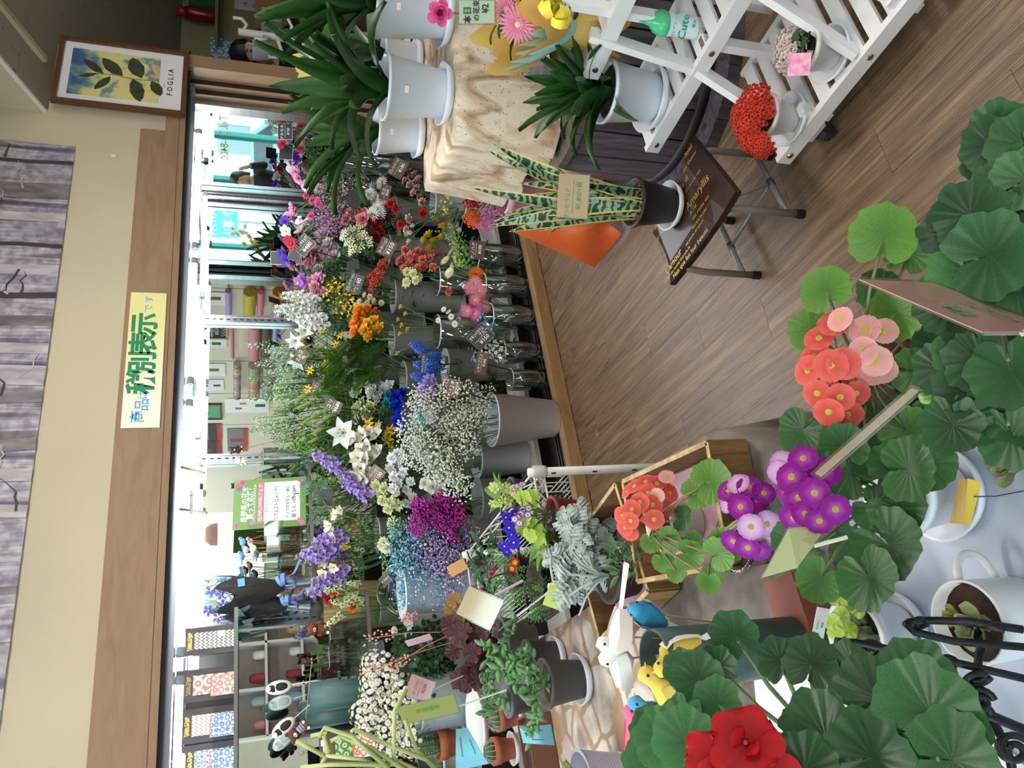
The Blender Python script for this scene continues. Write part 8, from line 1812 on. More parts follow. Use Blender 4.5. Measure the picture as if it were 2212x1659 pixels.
# clear vases of picks on the shelves
def stickvase(pxc, pyc, Y, r, h, zb, lab, n_, cols, sq=True, top=.06):
 c = PY(pxc, pyc, Y); t = thing('glass_vase', lab, 'vase', (c.x, Y, zb + .002), R(45) if sq else 0); N = 4 if sq else 24
 part('glass', M_glass, t, lambda b: b.lathe([(.001,0), (r, 0), (r, h), (r - .003, h), (r - .003,.008),(.001,.008)], N, cap0=False)); part('rim', mat('#cfd8d6', .15,.3), t, lambda b: b.lathe([(r, h - .002), (r + .001, h), (r - .003, h + .001)], N, cap0=False))
 for k in range(n_):
  a = k * 2.4; q = Vector((c.x + cos(a) * r * .35, Y + sin(a) * r * .35, zb + .012)); tp_ = Vector((c.x + cos(a + 2) * r * .7, Y + sin(a + 2) * r * .7, zb + h + top * rnd.uniform(.3,1)))
  mb = MB(); mb.tube([q, tp_], .0016,5); cc = cols[k % len(cols)]
  s_ = thing('decorative_pick', cc[1], 'pick', q, 0, cc[2]); part('stick', cc[3] if len(cc) > 3 else M_pick, s_, lambda b: b.tube([(0,0,0), tp_ - q], .0015,5));
  if cc[0]: obj('ornament', cc[0](), s_, tp_ - q, (0,0, rnd.uniform(-.5,.5)))
 return c
def orn_love(c):
 key = 'love' + c
 if key not in BL: BL[key] = text_mb([('Love', .032,0,0,.02)]).mesh('ornament_word', mat(c, .6), False)
 return BL[key]
def orn_bird(c):
 key = 'obird' + c
 if key not in BL:
  mb = MB(); mb.ball((0,0,0), .016,9,6,0,(1.3,.8,.9)); mb.ball((.018,0,.010), .010,8,5); mb.ball((-.026,0,.0), .012,7,4,0,(1.4,.5,.3)); BL[key] = mb.mesh('ornament_bird', mat(c, .8), True)
 return BL[key]
def orn_letter():
 if 'mossL' not in BL: BL['mossL'] = MB().box((0,0,.02),(.014,.012,.05)).box((.012,0,.0),(.03,.012,.014)).mesh('ornament_moss', mat('#3f6a24', .95, var=.4, scale=200, bump=.6), False)
 return BL['mossL']
RDL = [(lambda: orn_love('#b3202c'), 'red cut-out word pick in the clear square vase', 'red word picks')]
BRD = [(lambda: orn_bird('#6aa8d0'), 'pale blue bird pick in the clear vase', 'pale blue bird picks'), (lambda: orn_bird('#efe9d8'), 'cream bird pick in the clear vase', 'cream bird picks'), (lambda: orn_bird('#e8a8b0'), 'pink bird pick in the clear vase', 'pink bird picks')]
stickvase(605,1145,3.84,.055,.21, ZS_MID, 'clear square vase of red word picks beside the sale sign', 5, RDL, top=.12); stickvase(610,1180,3.80,.058,.20, ZS_MID, 'clear square vase of small bird picks', 9, BRD + RDL, top=.12)
stickvase(605,985,3.86,.045,.21, ZS_MID, 'clear round vase holding the two bear picks', 2, [(None, 'bare wooden pick in the round vase', 'bare picks')], False)
stickvase(740,1365,3.80,.055,.15, ZS_LOW, 'clear square vase behind the hanging teddy bear', 5, [(None, 'black wire pick in the clear square vase', 'black wire picks', M_black)], top=.02); stickvase(735,1420,3.80,.062,.16, ZS_LOW, 'clear square vase of moss letter picks', 6, [(orn_letter, 'green moss letter pick', 'moss letter picks'), (None, 'thin black pick beside the moss letters', 'thin black picks', M_black)], top=.05)
for o in [x for x in COL.objects if x.get('label') == 'green moss letter pick']: o['label'] = 'green moss letter pick in the clear vase'
# sale sign
c = PY(578,1085,3.79); sg = thing('sale_sign', 'green and white flower fair sign with handwritten アルストロメリア', 'sign', (c.x, 3.79, ZS_MID + .003), R(4)); SW, SH = .26,.345
sg.rotation_euler = (R(-8), R(2.2), R(2))
part('board', mat('#6f9a4a', .5, var=.06), sg, lambda b: b.box((0,0, SH / 2 + .01), (SW, .003, SH)))
part('white_panel', mat('#eeeaf0', .5, var=.02), sg, lambda b: b.box((.006,-.002, SH * .36), (SW * .80,.0015, SH * .50)))
part('ribbon_band', mat('#d87a8a', .5), sg, lambda b: b.box((.004,-.003, SH * .655), (SW * .82,.0015, SH * .075)))
wtext(sg, [('信州FLOWERフェア', .022,.004, SH * .655,.0, SW * .74)], M_chalk, -.0042); wtext(sg, [('長野県の花を', .034,0, SH * .87,.012, SW * .72), ('買って応援!', .034,0, SH * .79,.012, SW * .62), ('こだわりの日本花卉! 生産者を応援!', .012,0, SH * .735,.0, SW * .8)], M_chalk, -.0022)
wtext(sg, [('本日の花は…', .018,0, SH * .575,.0, SW * .4)], mat('#8a8488', .6), -.0032); wtext(sg, [('♡アルストロメリア♡', .026,0, SH * .43,.004, SW * .68), ('パックのお花と一緒に', .020,0, SH * .28,.004, SW * .66), ('買うと 10% OFF!!', .022,0, SH * .19,.006, SW * .66)], M_black, -.0032)
for k, (x_, z_, cc) in enumerate([(.10,.95, '#e0604a'),(.115,.90, '#d8408a'),(.08,.93, '#7a5ab8'),(-.11,.95, '#d85a9a'),(-.10,.75, '#c87ab8'),(.11,.08, '#d85a8a'),(.09,.06, '#7a5ab8'),(-.10,.10, '#e87aa0'),(-.115,.06, '#e87aa0'),(.0,.05, '#7aa05a')]):
 part('printed_flower', mat(cc, .6, var=.2), sg, lambda b: b.prism([(.016 * cos(i * pi / 5) * (1 if i % 2 else .6), .016 * sin(i * pi / 5) * (1 if i % 2 else .6)) for i in range(10)], (x_, -.0034, SH * z_ + .006),(1,0,0),(0,0,1), .0006))
# cellophane bouquets
def cello(px, py, Y, h, rot, lab, flc, ribbon):
 c = PY(px, py, Y); zb = ZS_MID + .003; t = thing('wrapped_bouquet', lab, 'bouquet', (c.x, Y, zb)); t.rotation_euler = (0, R(rot), 0)
 M_bw = mat('#262321', .5, var=.15, c2='#3a3430'); zk = h * .24; part('stem_foil', mat('#8d9094', .25,.8, var=.3, scale=40), t, lambda b: cone_wrap(b, (0,0,.005),(0,0, zk), .026,.018, gap=1.0), True)
 part('black_wrap', M_bw, t, lambda b: cone_wrap(b, (0,0, zk),(0,.0, h * .74), .02,.10, gap=1.0, ph=.4), True); part('white_liner', mat('#c4d2d8', .6, trans=.2), t, lambda b: cone_wrap(b, (0,-.006, h * .56),(0,-.016, h * .66), .078,.100, gap=.5, ph=3.7), True)
 part('cellophane', glassmat('#f6fafc', .07,.08), t, lambda b: cone_wrap(b, (0,-.002, zk + .004),(0,0, h), .026,.118, gap=1.0, ruf=.25, ph=1), True)
 for k in range(14):
  q = Vector((rnd.uniform(-.08,.08), rnd.uniform(-.07,.03), h * rnd.uniform(.68,.90))); obj('bloom', head('five', *flc[k % len(flc)])(), t, q, face_quat((-.3,-1,.5), k), .030)
  part('stem', M_stem, t, lambda b: b.tube([(0,0, zk), q], .0015,4))
 part('price_sticker', mat('#5fb3dc', .6), t, lambda b: b.box((.03,-.085, h * .60),(.035,.002,.03)))
 part('bow', mat('#7f9fd8', .3, var=.1), t, lambda b: [loop_ribbon(b, Vector((0,-.026, zk)), 4,.045,.018,6), b.grid([[Vector((.012 * k + .01 * sin(k), -.032, zk - .012 * k + dz)) for dz in (0,.012)] for k in range(9)])], True)
cello(590,1262,3.80,.52,-6, 'blue and violet bouquet in black paper and cellophane with a blue bow', [('#3a8ac0', '#7fc0e0', '#efe9b0'), ('#5a48b8', '#8a78d8', '#efe9b0'), ('#e6ecec', '#ffffff', '#d8dca0')], 0); cello(590,1318,3.86,.46,7, 'second cellophane bouquet in black paper beside the standard', [('#8a5ac0', '#b08ae0', '#efe9b0'), ('#cfe0c0', '#e8f0e0', '#b8c45a')], 0)
# pale cords hanging from the cooler rail
for k, (x0, y0, x1, y1) in enumerate([(378,1006,442,1022),(390,1100,446,1108)]):
 a_ = PY(x0, y0, Y0 + .10); b_ = PY(x1, y1, Y0 + .04); mb = MB(); mb.tube([Vector((0,0,0)), (b_ - a_) * .5 + Vector((0,0,-.004)), b_ - a_], [.006,.0065,.006], 8); tag(mb.build('rubber_tube', mat('#d8d8b8', .5, var=.1), None, a_, smooth=True), ['pale ribbed tube hanging from the rail nearer the lilies', 'pale ribbed tube hanging from the rail above the sale sign'][k], 'tube')
# corrugated gold paper planter and dark red bowl behind the shelf end
c = PY(760,1300,3.9); t = thing('corrugated_wrap', 'gold corrugated paper pot cover behind the lime bells', 'pot cover', (c.x - .02,3.90,.52))
part('cover', mat('#b39a6a', .3,.4, var=.2), t, lambda b: b.grid([[((.10 + .02 * i / 8) * (1 + .03 * cos(28 * a)) * cos(a),(.07 + .012 * i / 8) * (1 + .03 * cos(28 * a)) * sin(a), .62 * i / 8) for a in [2 * pi * k / 112 for k in range(112)]] for i in range(9)], wrap=True), True)
# THE SHOP BEHIND THE CAMERA (seen in the cooler mirrors)
def V1(px, py, X=4.29): q = PX(px, py, X); return Vector((q.x, 2 * YB - q.y, q.z))          # one reflection, on the right wall
def VY(px, py, yr): q = PY(px, py, 2 * YB - yr); return Vector((q.x, yr, q.z))                # one reflection, at depth yr
def V2(px, py, X=-2.6): q = PX(px, py, 2 * XR - X); return Vector((X, 2 * YB - q.y, q.z))     # two reflections, on the street wall
def roll(x0, x1, y0, y1, c, lab, c2=None):
 a, b_ = V1((x0 + x1) / 2, y0,4.22), V1((x0 + x1) / 2, y1,4.22); r = abs(V1(x0, y0,4.22).z - V1(x1, y0,4.22).z) / 2; m_ = (a + b_) / 2; h = (a - b_).length / 2
 t = thing('paper_roll', lab, 'paper roll', Vector((4.22, m_.y, m_.z)))
 part('roll', mat(c, .7, var=.06, c2=c2, stretch=(1,30,1) if c2 else None), t, lambda b: b.tube([(0,-h, 0),(0, h, 0)], r, 18), False)
 part('rod', M_pick, t, lambda b: b.tube([(0,-h - .03,0),(0, h + .03,0)], .008,8));
 for s in (-1,1): part('hook', M_alu2, t, lambda b: b.tube([(.07, s * (h + .022), .01),(0, s * (h + .022), -.012)], .004,5))
for a in [(487,501,628,684, '#b39ad0', 'lavender wrapping paper roll on the side wall'),(525,553,630,676, '#c9b83a', 'mustard yellow wrapping paper roll'),(555,570,630,678, '#e08aa8', 'thin pink wrapping paper roll beside the yellow one'),(587,614,630,668, '#dd8a30', 'orange wrapping paper roll'),
  (498,506,702,772, '#c9788a', 'thin rose wrapping paper roll'),(536,562,702,771, '#cf8a94', 'thick dusty pink wrapping paper roll'),(563,586,702,770, '#6a5650', 'brown ribbed wrapping paper roll', '#4f3f3a'),(587,598,702,772, '#a9c6d6', 'pale blue wrapping paper roll')]: roll(*a)
def spools(x0, x1, y0, y1, cols, lab):
 a, b_ = V1((x0 + x1) / 2, y0,4.22), V1((x0 + x1) / 2, y1,4.22); r = abs(V1(x0, y0,4.22).z - V1(x1, y0,4.22).z) / 2; n_ = len(cols)
 for k, c in enumerate(cols):
  q = a.lerp(b_, (k + .5) / n_); h = (a - b_).length / n_ / 2 * .93; rr_ = r * rnd.uniform(.9,1.0)
  t = thing('ribbon_spool', 'ribbon spool on the ' + lab, 'ribbon spool', Vector((4.22, q.y, q.z)), 0, lab)
  part('ribbon', mat(c, .5, var=.08), t, lambda b: b.tube([(0,-h * .9,0),(0, h * .9,0)], rr_, 16)); part('flange', mat('#b9b2a4', .6), t, lambda b: [b.tube([(0, s * h, 0),(0, s * h * .88,0)], rr_ * 1.05,16) for s in (-1,1)])
cs = ['#8a8478', '#b8a07a', '#c9b98a', '#7f8a9a', '#9a9a94', '#d09aa8', '#9a90b0', '#8f9098', '#c9a0a0', '#a89a80', '#8a7a68']
spools(504,521,784,858, cs, 'narrow upper ribbon rod'); spools(536,562,788,856, ['#9aa08f', '#8fae7a', '#c9c3b0', '#c9a85a', '#c08a70', '#a8a29a', '#d8842a', '#8a8a88'], 'wide ribbon rod'); spools(566,593,788,858, ['#b0a06a', '#a8a098', '#a89c94', '#7a1c2c', '#b08a8a', '#a0a0a4', '#9a9aa0', '#5a72a8'], 'lower wide ribbon rod')
def wposter(x0, x1, y0, y1, c, lab, spots=(), X=4.292, frame=None, cat='poster', bands=()):
 a, b_ = V1(x0, y0, X), V1(x1, y1, X); m_ = (a + b_) / 2; w_, h_ = abs(a.y - b_.y), abs(a.z - b_.z); t = thing('wall_poster', lab, cat, Vector((X, m_.y, m_.z)))
 part('sheet', mat(c, .6, var=.04), t, lambda b: b.box((0,0,0),(.004, w_, h_)))
 if frame: part('frame', mat(frame, .5), t, lambda b: [b.box((-.006, s * w_ / 2,0),(.016,.018, h_ + .03)) for s in (-1,1)] + [b.box((-.006,0, s * h_ / 2),(.016, w_, .018)) for s in (-1,1)])
 for u_, v__, r_, cc in spots: part('printed_shape', mat(cc, .7, var=.3, scale=60), t, lambda b: b.prism([(r_ * cos(k * pi / 4) * (1 if k % 2 else .7) * .6, r_ * sin(k * pi / 4) * (1 if k % 2 else .7)) for k in range(8)], (-.003, u_ * w_, v__ * h_),(0,-1,0),(0,0,1), -.0005))
 for v__, hh, cc in bands: part('printed_band', mat(cc, .6), t, lambda b: b.box((-.0026,0, v__ * h_),(.001, w_, hh * h_)))
 return t
PL = [(0,.25,.07, '#3f4a34'),(.05,-.15,.06, '#7a4a3a')]
wposter(428,487,630,660, '#e6e6e2', 'white botanical poster near the door jamb', PL); wposter(425,490,732,751, '#e6e6e2', 'white poster of two leafy plants', [(0,.25,.07, '#35452c'),(0,-.15,.06, '#3f5a34')]); wposter(424,487,785,812, '#e4e4e4', 'white poster of a bulb plant', [(0,-.1,.07, '#8a6a2c')]); wposter(422,484,820,844, '#e4e4e4', 'white poster of dark red shoots', [(0,.2,.05, '#5a2420'),(0,-.25,.05, '#6a3428')])
bb = wposter(446,490,698,730, '#1d1c1c', 'small blackboard with chalk lettering', frame='#b8935c', cat='blackboard', X=4.28); o = text_mb([('Arrangement', .05,0,.05,.0), ('¥3,300', .05,0,0,0), ('アレンジ', .05,0,-.06,0)]).build('lettering', M_chalk, bb, (-.004,0,0), rot=(R(90), 0, R(-90)))
wposter(420,478,873,904, '#5f9a72', 'green picture in a brown frame', frame='#5a3322', cat='picture'); wposter(415,480,916,950, '#2c2b2e', 'poster of a dark dress with a red lower band', [(0,.35,.08, '#b86a6a')], bands=((-.42,.16, '#b8322c'),(.0,.06, '#77777c'))); wposter(415,480,952,986, '#3a2a2c', 'dark rose poster with a crimson lower band', [(-.1,.1,.1, '#8a4a58'),(.15,-.1,.08, '#5a2f3a')], bands=((-.42,.16, '#98203a'),)); wposter(490,535,926,974, '#77777e', 'grey fashion poster with red band under the dress poster', [(0,.0,.12, '#9a4a52')], bands=((-.38,.22, '#c03a34'),)); wposter(486,580,861,890, '#ecebe6', 'white illustrated poster with small figures', [(-.2,.2,.05, '#3a6aa8'),(.15,.1,.05, '#b8783a'),(0,-.3,.08, '#2f5a3a')])
# white cubby shelf and counter behind the camera
cs0 = VY(620,1500,-1.6); cub = thing('cubby_shelf', 'white cubby shelf with small goods seen in the mirror', 'shelf', Vector((cs0.x + .35,-1.75,0)))
for x in (-.75,-.25,.25,.75): part('upright', M_wht, cub, lambda b: b.box((x, 0,.85),(.025,.3,1.7)))
for z in (.02,.45,.85,1.25,1.68): part('board', M_wht, cub, lambda b: b.box((0,0, z),(1.5,.3,.025)))
part('back', mat('#b8a8a4', .8), cub, lambda b: b.box((0,-.15,.85),(1.5,.01,1.7)))
for k in range(18):
 x = -.62 + .25 * (k % 6); z = [.862,1.262,.462][k // 6]; cc = ['#c98a96', '#8aa86a', '#d8c88a', '#e3e0da', '#a83a4a', '#9ab0c0'][(k * 5) % 6]
 if abs(abs(x) - .25) < .05: x += .06
 tag(MB().lathe([(.04,0),(.05,.02),(.05,.10 + .02 * (k % 3)),(.03,.13 + .02 * (k % 3))], 12, cap1=True).build('trinket_jar', mat(cc, .5, var=.2), None, Vector((cs0.x + .35 + x, -1.72, z + .003)), smooth=True), ['dusty pink', 'moss green', 'straw yellow', 'off-white', 'crimson', 'grey blue'][(k * 5) % 6] + ' jar on the white cubby shelf', 'jar', 'jars on the cubby shelf')
c0 = VY(470,1180,-3.2); t = thing('counter', 'orange brown counter with a pink pendant lamp seen in the mirror', 'counter', Vector((c0.x, -3.4,0))); part('body', mat('#b5694a', .6), t, lambda b: b.box((0,0,.5),(1.3,.5,1.0))); part('top', mat('#e3ddd0', .5), t, lambda b: b.box((0,0,1.01),(1.4,.6,.03)))
q = VY(455,1155,-3.0); t = thing('pendant_lamp', 'dusty pink pendant lamp seen in the mirror', 'lamp', q); part('shade', mat('#b88a7a', .5), t, lambda b: b.lathe([(.16,-.09),(.15,0),(.09,.08),(.02,.11)], 24, cap0=False), True); part('cord', M_black, t, lambda b: b.tube([(0,0,.11),(0,0,2.92 - q.z)], .004,5))
# street: lettering on the glass, sign, car, house
def glass_text(s, px, py0, py1, c, h):
 a, b_ = V2(px, py0,-2.622), V2(px, py1,-2.622); m_ = (a + b_) / 2; w_ = abs(a.y - b_.y)
 t = thing('window_lettering', {'#a8a23a': 'olive phone number lettered on the shop window', '#4a90c8': 'blue lettering on the shop window'}[c], 'lettering', m_); text_mb([(s, h, 0,0,.01, w_)]).build('letters', mat(c, .6), t, None, rot=(R(90), 0, R(-90)))
glass_text('Tel. 73-8400', 485,250,345, '#a8a23a', .17); glass_text('できます。', 457,258,318, '#4a90c8', .14)
q = V2(475,480,-5.5); t = thing('road_sign', 'teal bypass road sign with arrow across the street', 'sign', Vector((-5.5, q.y, q.z))); part('board', mat('#2fb3b8', .5), t, lambda b: b.box((0,0,0),(.03,1.1,.8))); text_mb([('バイパス', .26,0,.16,.02,.9), ('伊那', .26,-.15,-.2,.02), ('↑', .3,.35,-.2,.02)]).build('lettering', M_chalk, t, (.018,0,0), rot=(R(90), 0, R(90))); part('post', M_alu2, t, lambda b: b.tube([(-.04,0,-q.z),(-.04,0,.4)], .04,8))
q = V2(565,280,-6.0); car = thing('parked_car', 'pale blue car parked outside the window', 'car', Vector((-6.0, q.y, -.06)), R(90))
pf = [(-1.7,.25),(-1.75,.6),(-1.6,.85),(-1.1,.95),(-.75,1.38),(.55,1.42),(1.05,1.0),(1.6,.88),(1.75,.6),(1.7,.25)]; part('body', mat('#9fc4dc', .25, var=.03), car, lambda b: b.prism(pf, (0,.7,0),(1,0,0),(0,0,1), 1.4)); part('window_glass', mat('#31424e', .1), car, lambda b: [b.prism([(-.98,.96),(-.68,1.33),(.48,1.36),(.9,1.0)], (0, y_, 0),(1,0,0),(0,0,1), .01) for y_ in (.715,-.71)])
for x in (-1.05,1.1):
 for y_ in (-.62,.62): part('wheel', M_black, car, lambda b: b.tube([(x, y_ - .1,.3), (x, y_ + .1,.3)], .3,20))
ho = thing('house', 'white house with grey windows across the street', 'house', (-14,-6,0)); part('wall', mat('#e6e6e2', .9, var=.04), ho, lambda b: b.box((0,0,2.2),(4,12,4.4))); part('roof', mat('#7a7f86', .7), ho, lambda b: b.prism([(-2.4,0),(2.4,0),(0,1.3)], (0,6.2,4.4),(1,0,0),(0,0,1), 12.4))
for y_ in (-4,-1,2,5): part('window', mat('#77858f', .2), ho, lambda b: b.box((2.02, y_ - 1,1.7),(.06,1.2,1.1)))
# plants on the window side, seen twice reflected
for k, (px, py, c, nm) in enumerate([(520,500, '#efeee2', 'white'),(545,525, '#d0a850', 'golden'),(560,575, '#dcc8da', 'pale lilac'),(545,215, '#e0c060', 'straw yellow')]):
 q = V2(px, py, -1.7); t = thing('window_orchid', nm + ' orchid pot on the window bench', 'orchid', Vector((-1.7, q.y, .75))); part('pot', M_pot, t, lambda b: b.lathe([(.07,0),(.10,.16),(.095,.16),(.001,.14)], 18), True)
 strap_leaves(t, (0,0,.15), 8,.30,.06, '#2a4a22', '#3a5f2c', 40 + k, 'wor'); hd_ = head('orchid', c, c, '#a86a7a')
 for j in range(8): p_ = Vector((rnd.uniform(-.1,.1), rnd.uniform(-.14,.14), q.z - .75 + rnd.uniform(-.13,.13))); obj('bloom', hd_(), t, p_, face_quat((1,.8,.2), j), .055); part('flower_stem', M_stem, t, lambda b: b.tube([(0,0,.15), p_], .003,4))
tag(wallbox('window_bench', -1.95,-1.5,-5.6,0.2,.70,.75, M_wht), 'long white bench for orchids along the windows', 'bench')
bpy.data.objects['window_bench'].pop('kind', None)
# fixtures modelled for the added ceiling fill lamps
for k, (x, y) in enumerate(FILL_LAMPS):
 t = thing('ceiling_fill_lamp', ['added twin-tube fill lamp over the left tables', 'added twin-tube fill lamp over the white plant stand', 'added twin-tube fill lamp near the street windows', 'added twin-tube fill lamp over the counter side'][k], 'lamp', (x, y, 2.92)); part('tray', M_white, t, lambda b: b.box((0,0,-.03),(1.3,.34,.05)))
 for s in (-1,1): part('tube', mat('#fff8ec', .4, var=0, emit=3), t, lambda b: b.tube([(-.6, s * .09,-.075),(.6, s * .09,-.075)], .015,8), True)
# PERSON IN THE WORK ROOM
def person(loc, rz, lab, mask=True, hair='#231a17', top='#17171a', legs='#20222a', arm=None, hgt=1.0, inner=None):
 t = thing('person', lab, 'person', loc, rz); skin = mat('#c89a80', .6, var=.05)
 V_ = {'pel': (0,0,.90,.13,.10), 'sp': (0,0,1.06,.12,.09), 'ch': (0,.0,1.24,.145,.095), 'nk': (0,-.01,1.36,.05,.05), 'hb': (0,-.025,1.43,.06,.065)}
 names = list(V_); vs = [V_[k][:3] for k in names]; rad = [V_[k][3:] for k in names]; ed = [(0,1),(1,2),(2,3),(3,4)]
 def chain(start, pts):
  p_ = start
  for x, y, z, r in pts: vs.append((x, y, z)); rad.append((r, r)); ed.append((p_, len(vs) - 1)); p_ = len(vs) - 1
  return p_
 ends = []
 for s in (-1,1):
  ap = arm if (arm and s > 0) else [(.17,0,1.30,.055),(.21,.02,1.05,.042),(.20,-.06,.84,.030),(.195,-.09,.77,.03)]
  e_ = chain(2, [(s * x, y, z, r) for x, y, z, r in ap]); ends.append((e_, s, ap))
  chain(0, [(s * .09,0,.82,.085), (s * .095,-.01,.48,.06), (s * .10,.01,.09,.042), (s * .105,-.10,.035,.038)])
 for e_, s, ap in ends:
  d = Vector((ap[-1][0] - ap[-2][0], ap[-1][1] - ap[-2][1], ap[-1][2] - ap[-2][2])).normalized(); d.x *= s; c = Vector(vs[e_]); sd = Vector((0,1,0)) if abs(d.y) < .8 else Vector((0,0,1)); sd = (sd - d * sd.dot(d)).normalized()
  for k in range(4):
   o_ = sd * ((k - 1.5) * .017); ln = (.065,.075,.072,.055)[k]; chain(e_, [tuple(c + o_ + d * .045) + (.009,), tuple(c + o_ * 1.1 + d * (.045 + ln * .55) + Vector((-s * .008,0,0))) + (.008,), tuple(c + o_ * 1.15 + d * (.045 + ln) + Vector((-s * .02,0,0))) + (.0065,)])
  chain(e_, [tuple(c + sd * -.03 + d * .015) + (.010,), tuple(c + sd * -.045 + d * .045) + (.0085,)])
 me = bpy.data.meshes.new('body'); me.from_pydata(vs, ed, []); me.materials.append(skin); o = obj('body', me, t)
 md = o.modifiers.new('skin', 'SKIN'); md.use_smooth_shade = True
 for i, v_ in enumerate(me.skin_vertices[0].data if me.skin_vertices else []): pass
 if not me.skin_vertices:
  bpy.context.view_layer.objects.active = o;
 sv = me.skin_vertices[0].data if me.skin_vertices else None
 if sv:
  for i, r in enumerate(rad): sv[i].radius = r; sv[i].use_root = (i == 0)
 sb = o.modifiers.new('sub', 'SUBSURF'); sb.levels = 1; sb.render_levels = 1
 # head with face (looks along -y)
 rows = []
 for z, rx, ry, oy in ((1.40,.045,.05,.0),(1.415,.055,.075,-.018),(1.44,.064,.088,-.012),(1.48,.071,.096,-.004),(1.53,.075,.10,.0),(1.58,.074,.098,.003),(1.62,.063,.085,.006),(1.65,.04,.055,.008),(1.662,.005,.006,.01)):
  rows.append([(cos(a) * rx, oy + sin(a) * ry + (-.004 if abs(a - 4.712) < .3 else 0), z) for a in [2 * pi * k / 20 for k in range(20)]])
 hd_ = part('head', skin, t, lambda b: b.grid(rows, wrap=True), True)
 obj('nose', MB().ball((0,-.100,1.515), .013,8,6,0,(.8,1,1.5)).mesh('nose', skin, True), hd_); obj('mouth', MB().ball((0,-.094,1.468), .018,8,5,0,(1.2,.3,.35)).mesh('mouth', mat('#a85a54', .5), True), hd_)
 for s in (-1,1):
  obj('ear', MB().ball((s * .076,.005,1.52), .02,8,6,0,(.4,.8,1.4)).mesh('ear', skin, True), hd_); obj('eye', MB().ball((s * .031,-.090,1.538), .0115,8,5,0,(1.1,.6,.6)).mesh('eye', mat('#1c1614', .3), True), hd_); obj('eyebrow', MB().ball((s * .032,-.094,1.562), .015,8,4,0,(1.2,.3,.25)).mesh('eyebrow', mat('#2a1f1a', .8), True), hd_)
 hr = []
 for z, rx, ry, oy in ((1.40,.070,.055,.050),(1.46,.083,.078,.034),(1.52,.088,.098,.018),(1.58,.088,.110,.004),(1.63,.075,.098,.004),(1.665,.048,.062,.008),(1.68,.004,.005,.01)): hr.append([(cos(a) * rx, oy + sin(a) * ry, z) for a in [R(-38) + R(256) * k / 18 for k in range(19)]] if z < 1.575 else [(cos(a) * rx, oy + sin(a) * ry, z) for a in [R(-90) + 2 * pi * k / 18 for k in range(19)]])
 part('hair', mat(hair, .5, var=.3, scale=60, stretch=(1,1,.2)), t, lambda b: b.grid(hr), True)
 if mask: part('face_mask', mat('#d8dade', .8, var=.03), t, lambda b: b.grid([[(cos(a) * (rx + .006), oy + sin(a) * (ry + .010 + bul), z) for a in [R(205) + R(130) * k / 12 for k in range(13)]] for z, rx, ry, oy, bul in ((1.412,.056,.075,-.018,0),(1.44,.066,.088,-.012,.006),(1.475,.071,.096,-.005,.012),(1.515,.074,.099,.0,.010),(1.528,.075,.10,0,.004))]), True)
 tr = [(.84,.165,.125),(.95,.16,.12),(1.08,.15,.11),(1.22,.175,.12),(1.31,.16,.105),(1.355,.085,.075)]
 part('jacket', mat(top, .85, var=.15), t, lambda b: b.grid([[(cos(a) * rx, sin(a) * ry, z) for a in [2 * pi * k / 24 for k in range(24)]] for z, rx, ry in tr], wrap=True), True)
 for e_, s, ap in ends: part('sleeve', mat(top, .85, var=.15), t, lambda b: b.tube([(s * .13,0,1.30)] + [(s * x, y, z) for x, y, z, r in ap[:-1]], [.065,.068,.056,.044], 14), True)
 for s in (-1,1): part('trouser_leg', mat(legs, .85, var=.1), t, lambda b: b.tube([(s * .06,0,.93), (s * .09,0,.80), (s * .095,-.01,.48), (s * .10,.01,.10)], [.11,.105,.078,.062], 16), True); part('shoe', mat('#26221f', .6), t, lambda b: b.ball((s * .105,-.05,.045), .10,12,7,0,(.5,1.2,.45)), True)
 if inner: part('collar', mat(inner, .8), t, lambda b: b.lathe([(.072,1.345),(.066,1.385),(.058,1.38)], 18, cap0=False), True)
 t.scale = (hgt,) * 3
 return t
pw = PT(555,118,5.0)
person(Vector((pw.x, pw.y, 0)), R(-20), 'person with dark hair, white face mask and black jacket in the work room', hgt=.945, inner='#d8d4cc')
q = V2(560,388,-1.15); q2 = PX(560,388,2 * XR + 1.15)
person(Vector((-1.15, q.y, 0)), R(100), 'person in a dark top and jeans with one arm raised, seen in the mirror', mask=False, top='#15161a', legs='#2a3a55', arm=[(.17,0,1.30,.055),(.30,-.06,1.22,.042),(.34,-.16,1.40,.030),(.345,-.20,1.46,.03)], hgt=1.0)
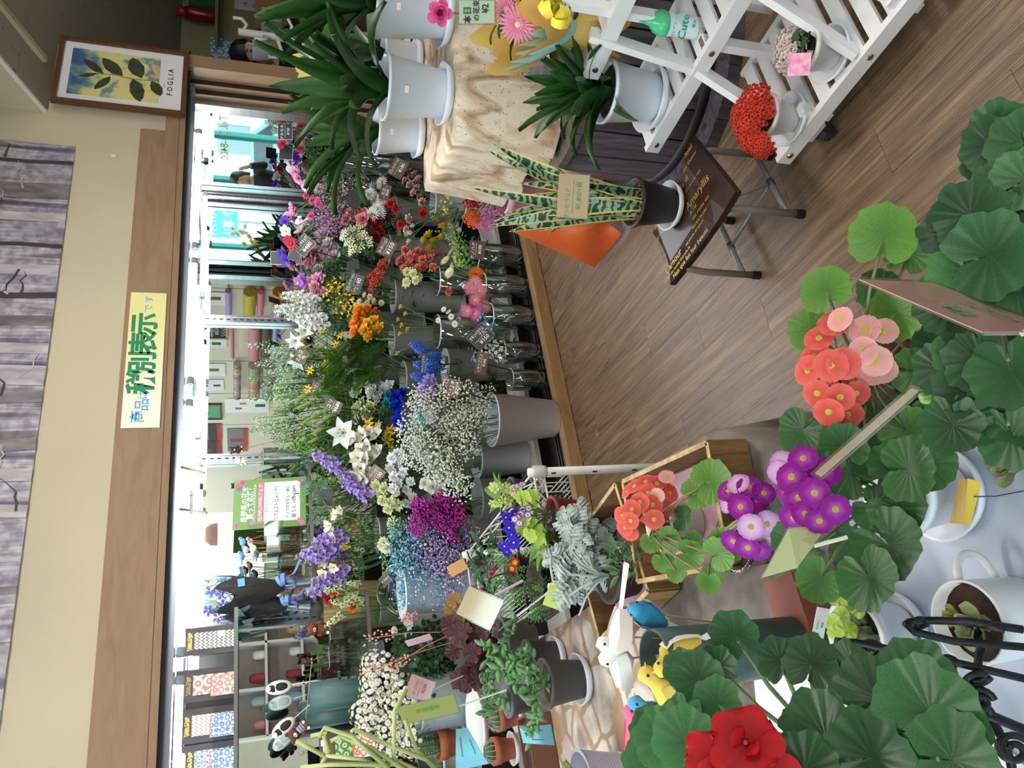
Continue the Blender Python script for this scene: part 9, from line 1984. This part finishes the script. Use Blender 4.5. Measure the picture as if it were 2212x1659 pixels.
# things in the work room
t = thing('coat_stand', 'white pipe hook stand in the work room', 'stand', PT(700,60,4.6) * 1.0); q = PT(560,75,4.7); t.location = (q.x, q.y, 0)
part('pole', M_wht, t, lambda b: b.tube([(0,0,0),(0,0, q.z + .12)], .022,12), True)
for dz, a in ((.10,0),(.02,1.2),(-.1,2.4),(-.16,-.8),(-.02,3.6)): part('hook', M_wht, t, lambda b: b.tube([(0,0, q.z + dz), (cos(a) * .07, sin(a) * .07, q.z + dz - .03), (cos(a) * .12, sin(a) * .12, q.z + dz), (cos(a) * .12, sin(a) * .12, q.z + dz + .05)], .011,8), True)
q = PY(432,30,4.05); t = thing('fire_extinguisher', 'small red fire extinguisher bottle on the work room shelf', 'extinguisher', q + Vector((0,0,-.1))); part('bottle', mat('#7a1420', .25,.2), t, lambda b: b.lathe([(.045,0),(.05,.01),(.05,.17),(.035,.2)], 20, cap1=True), True); part('cap', mat('#a81c28', .4), t, lambda b: b.lathe([(.03,.2),(.034,.21),(.03,.255),(.01,.26)], 16), True)
q2 = q + Vector((0,0,-.1)); tag(MB().box((0,0,-.012),(.7,.16,.02)).build('wall_shelf', mat('#8a7a5c', .7), None, Vector((q2.x + .1,4.07, q2.z - .002))), 'narrow shelf on the work room wall', 'shelf')
tag(MB().box((0,0,.09),(.10,.07,.18)).box((0,-.001,.10),(.08,.072,.06)).build('green_carton', mat('#1f5a3a', .6), None, Vector((q2.x + .14,4.07, q2.z))), 'dark green carton beside the fire extinguisher', 'carton')
q = PY(560,2,4.14); t = thing('wall_calendar', 'white wall calendar with red and black dates', 'calendar', q + Vector((.12,0,-.02))); part('sheet', mat('#d9d6d2', .7), t, lambda b: b.box((0,0,0),(.5,.004,.4))); wtext(t, [('28', .05,-.19,-.02,.01), ('29', .05,-.10,-.02,.01), ('14', .05,-.19,.12,.01), ('21', .05,-.19,.05,.01)], mat('#8a2f34', .6), -.003)
q = PY(480,115,4.13); t = thing('blue_banner', 'small blue and white hanging banner in the work room', 'banner', q); part('cloth', chev('#6a8ab0', '#c9cfcf', 14, 'med'), t, lambda b: b.box((0,0,0),(.3,.006,.16)))
q = PT(660,60,4.9); t = thing('work_shelf', 'work room shelf stacked with brown paper and boxes', 'shelf', (q.x + .3,3.95,0))
for z in (.5,.9,1.22): part('board', mat('#8a7350', .7), t, lambda b: b.box((0,0, z),(1.4,.3,.03)))
for x in (-.68,.68): part('upright', mat('#7a6648', .7), t, lambda b: b.box((x, 0,.7),(.04,.3,1.4)))
for k in range(9): tag(MB().box((0,0,.05 + .02 * (k % 3)),(.12,.2,.10 + .04 * (k % 3))).build('carton', mat(['#b08a52', '#c9a86a', '#8f8a80', '#d0cabc'][k % 4], .8), None, Vector((q.x + .3 - .56 + .14 * k, 3.95,1.237))), ['tan carton', 'straw carton', 'grey carton', 'pale carton'][k % 4] + ' on the work room shelf', 'carton', 'cartons on the work room shelf')
bpy.data.scenes.remove(TS)
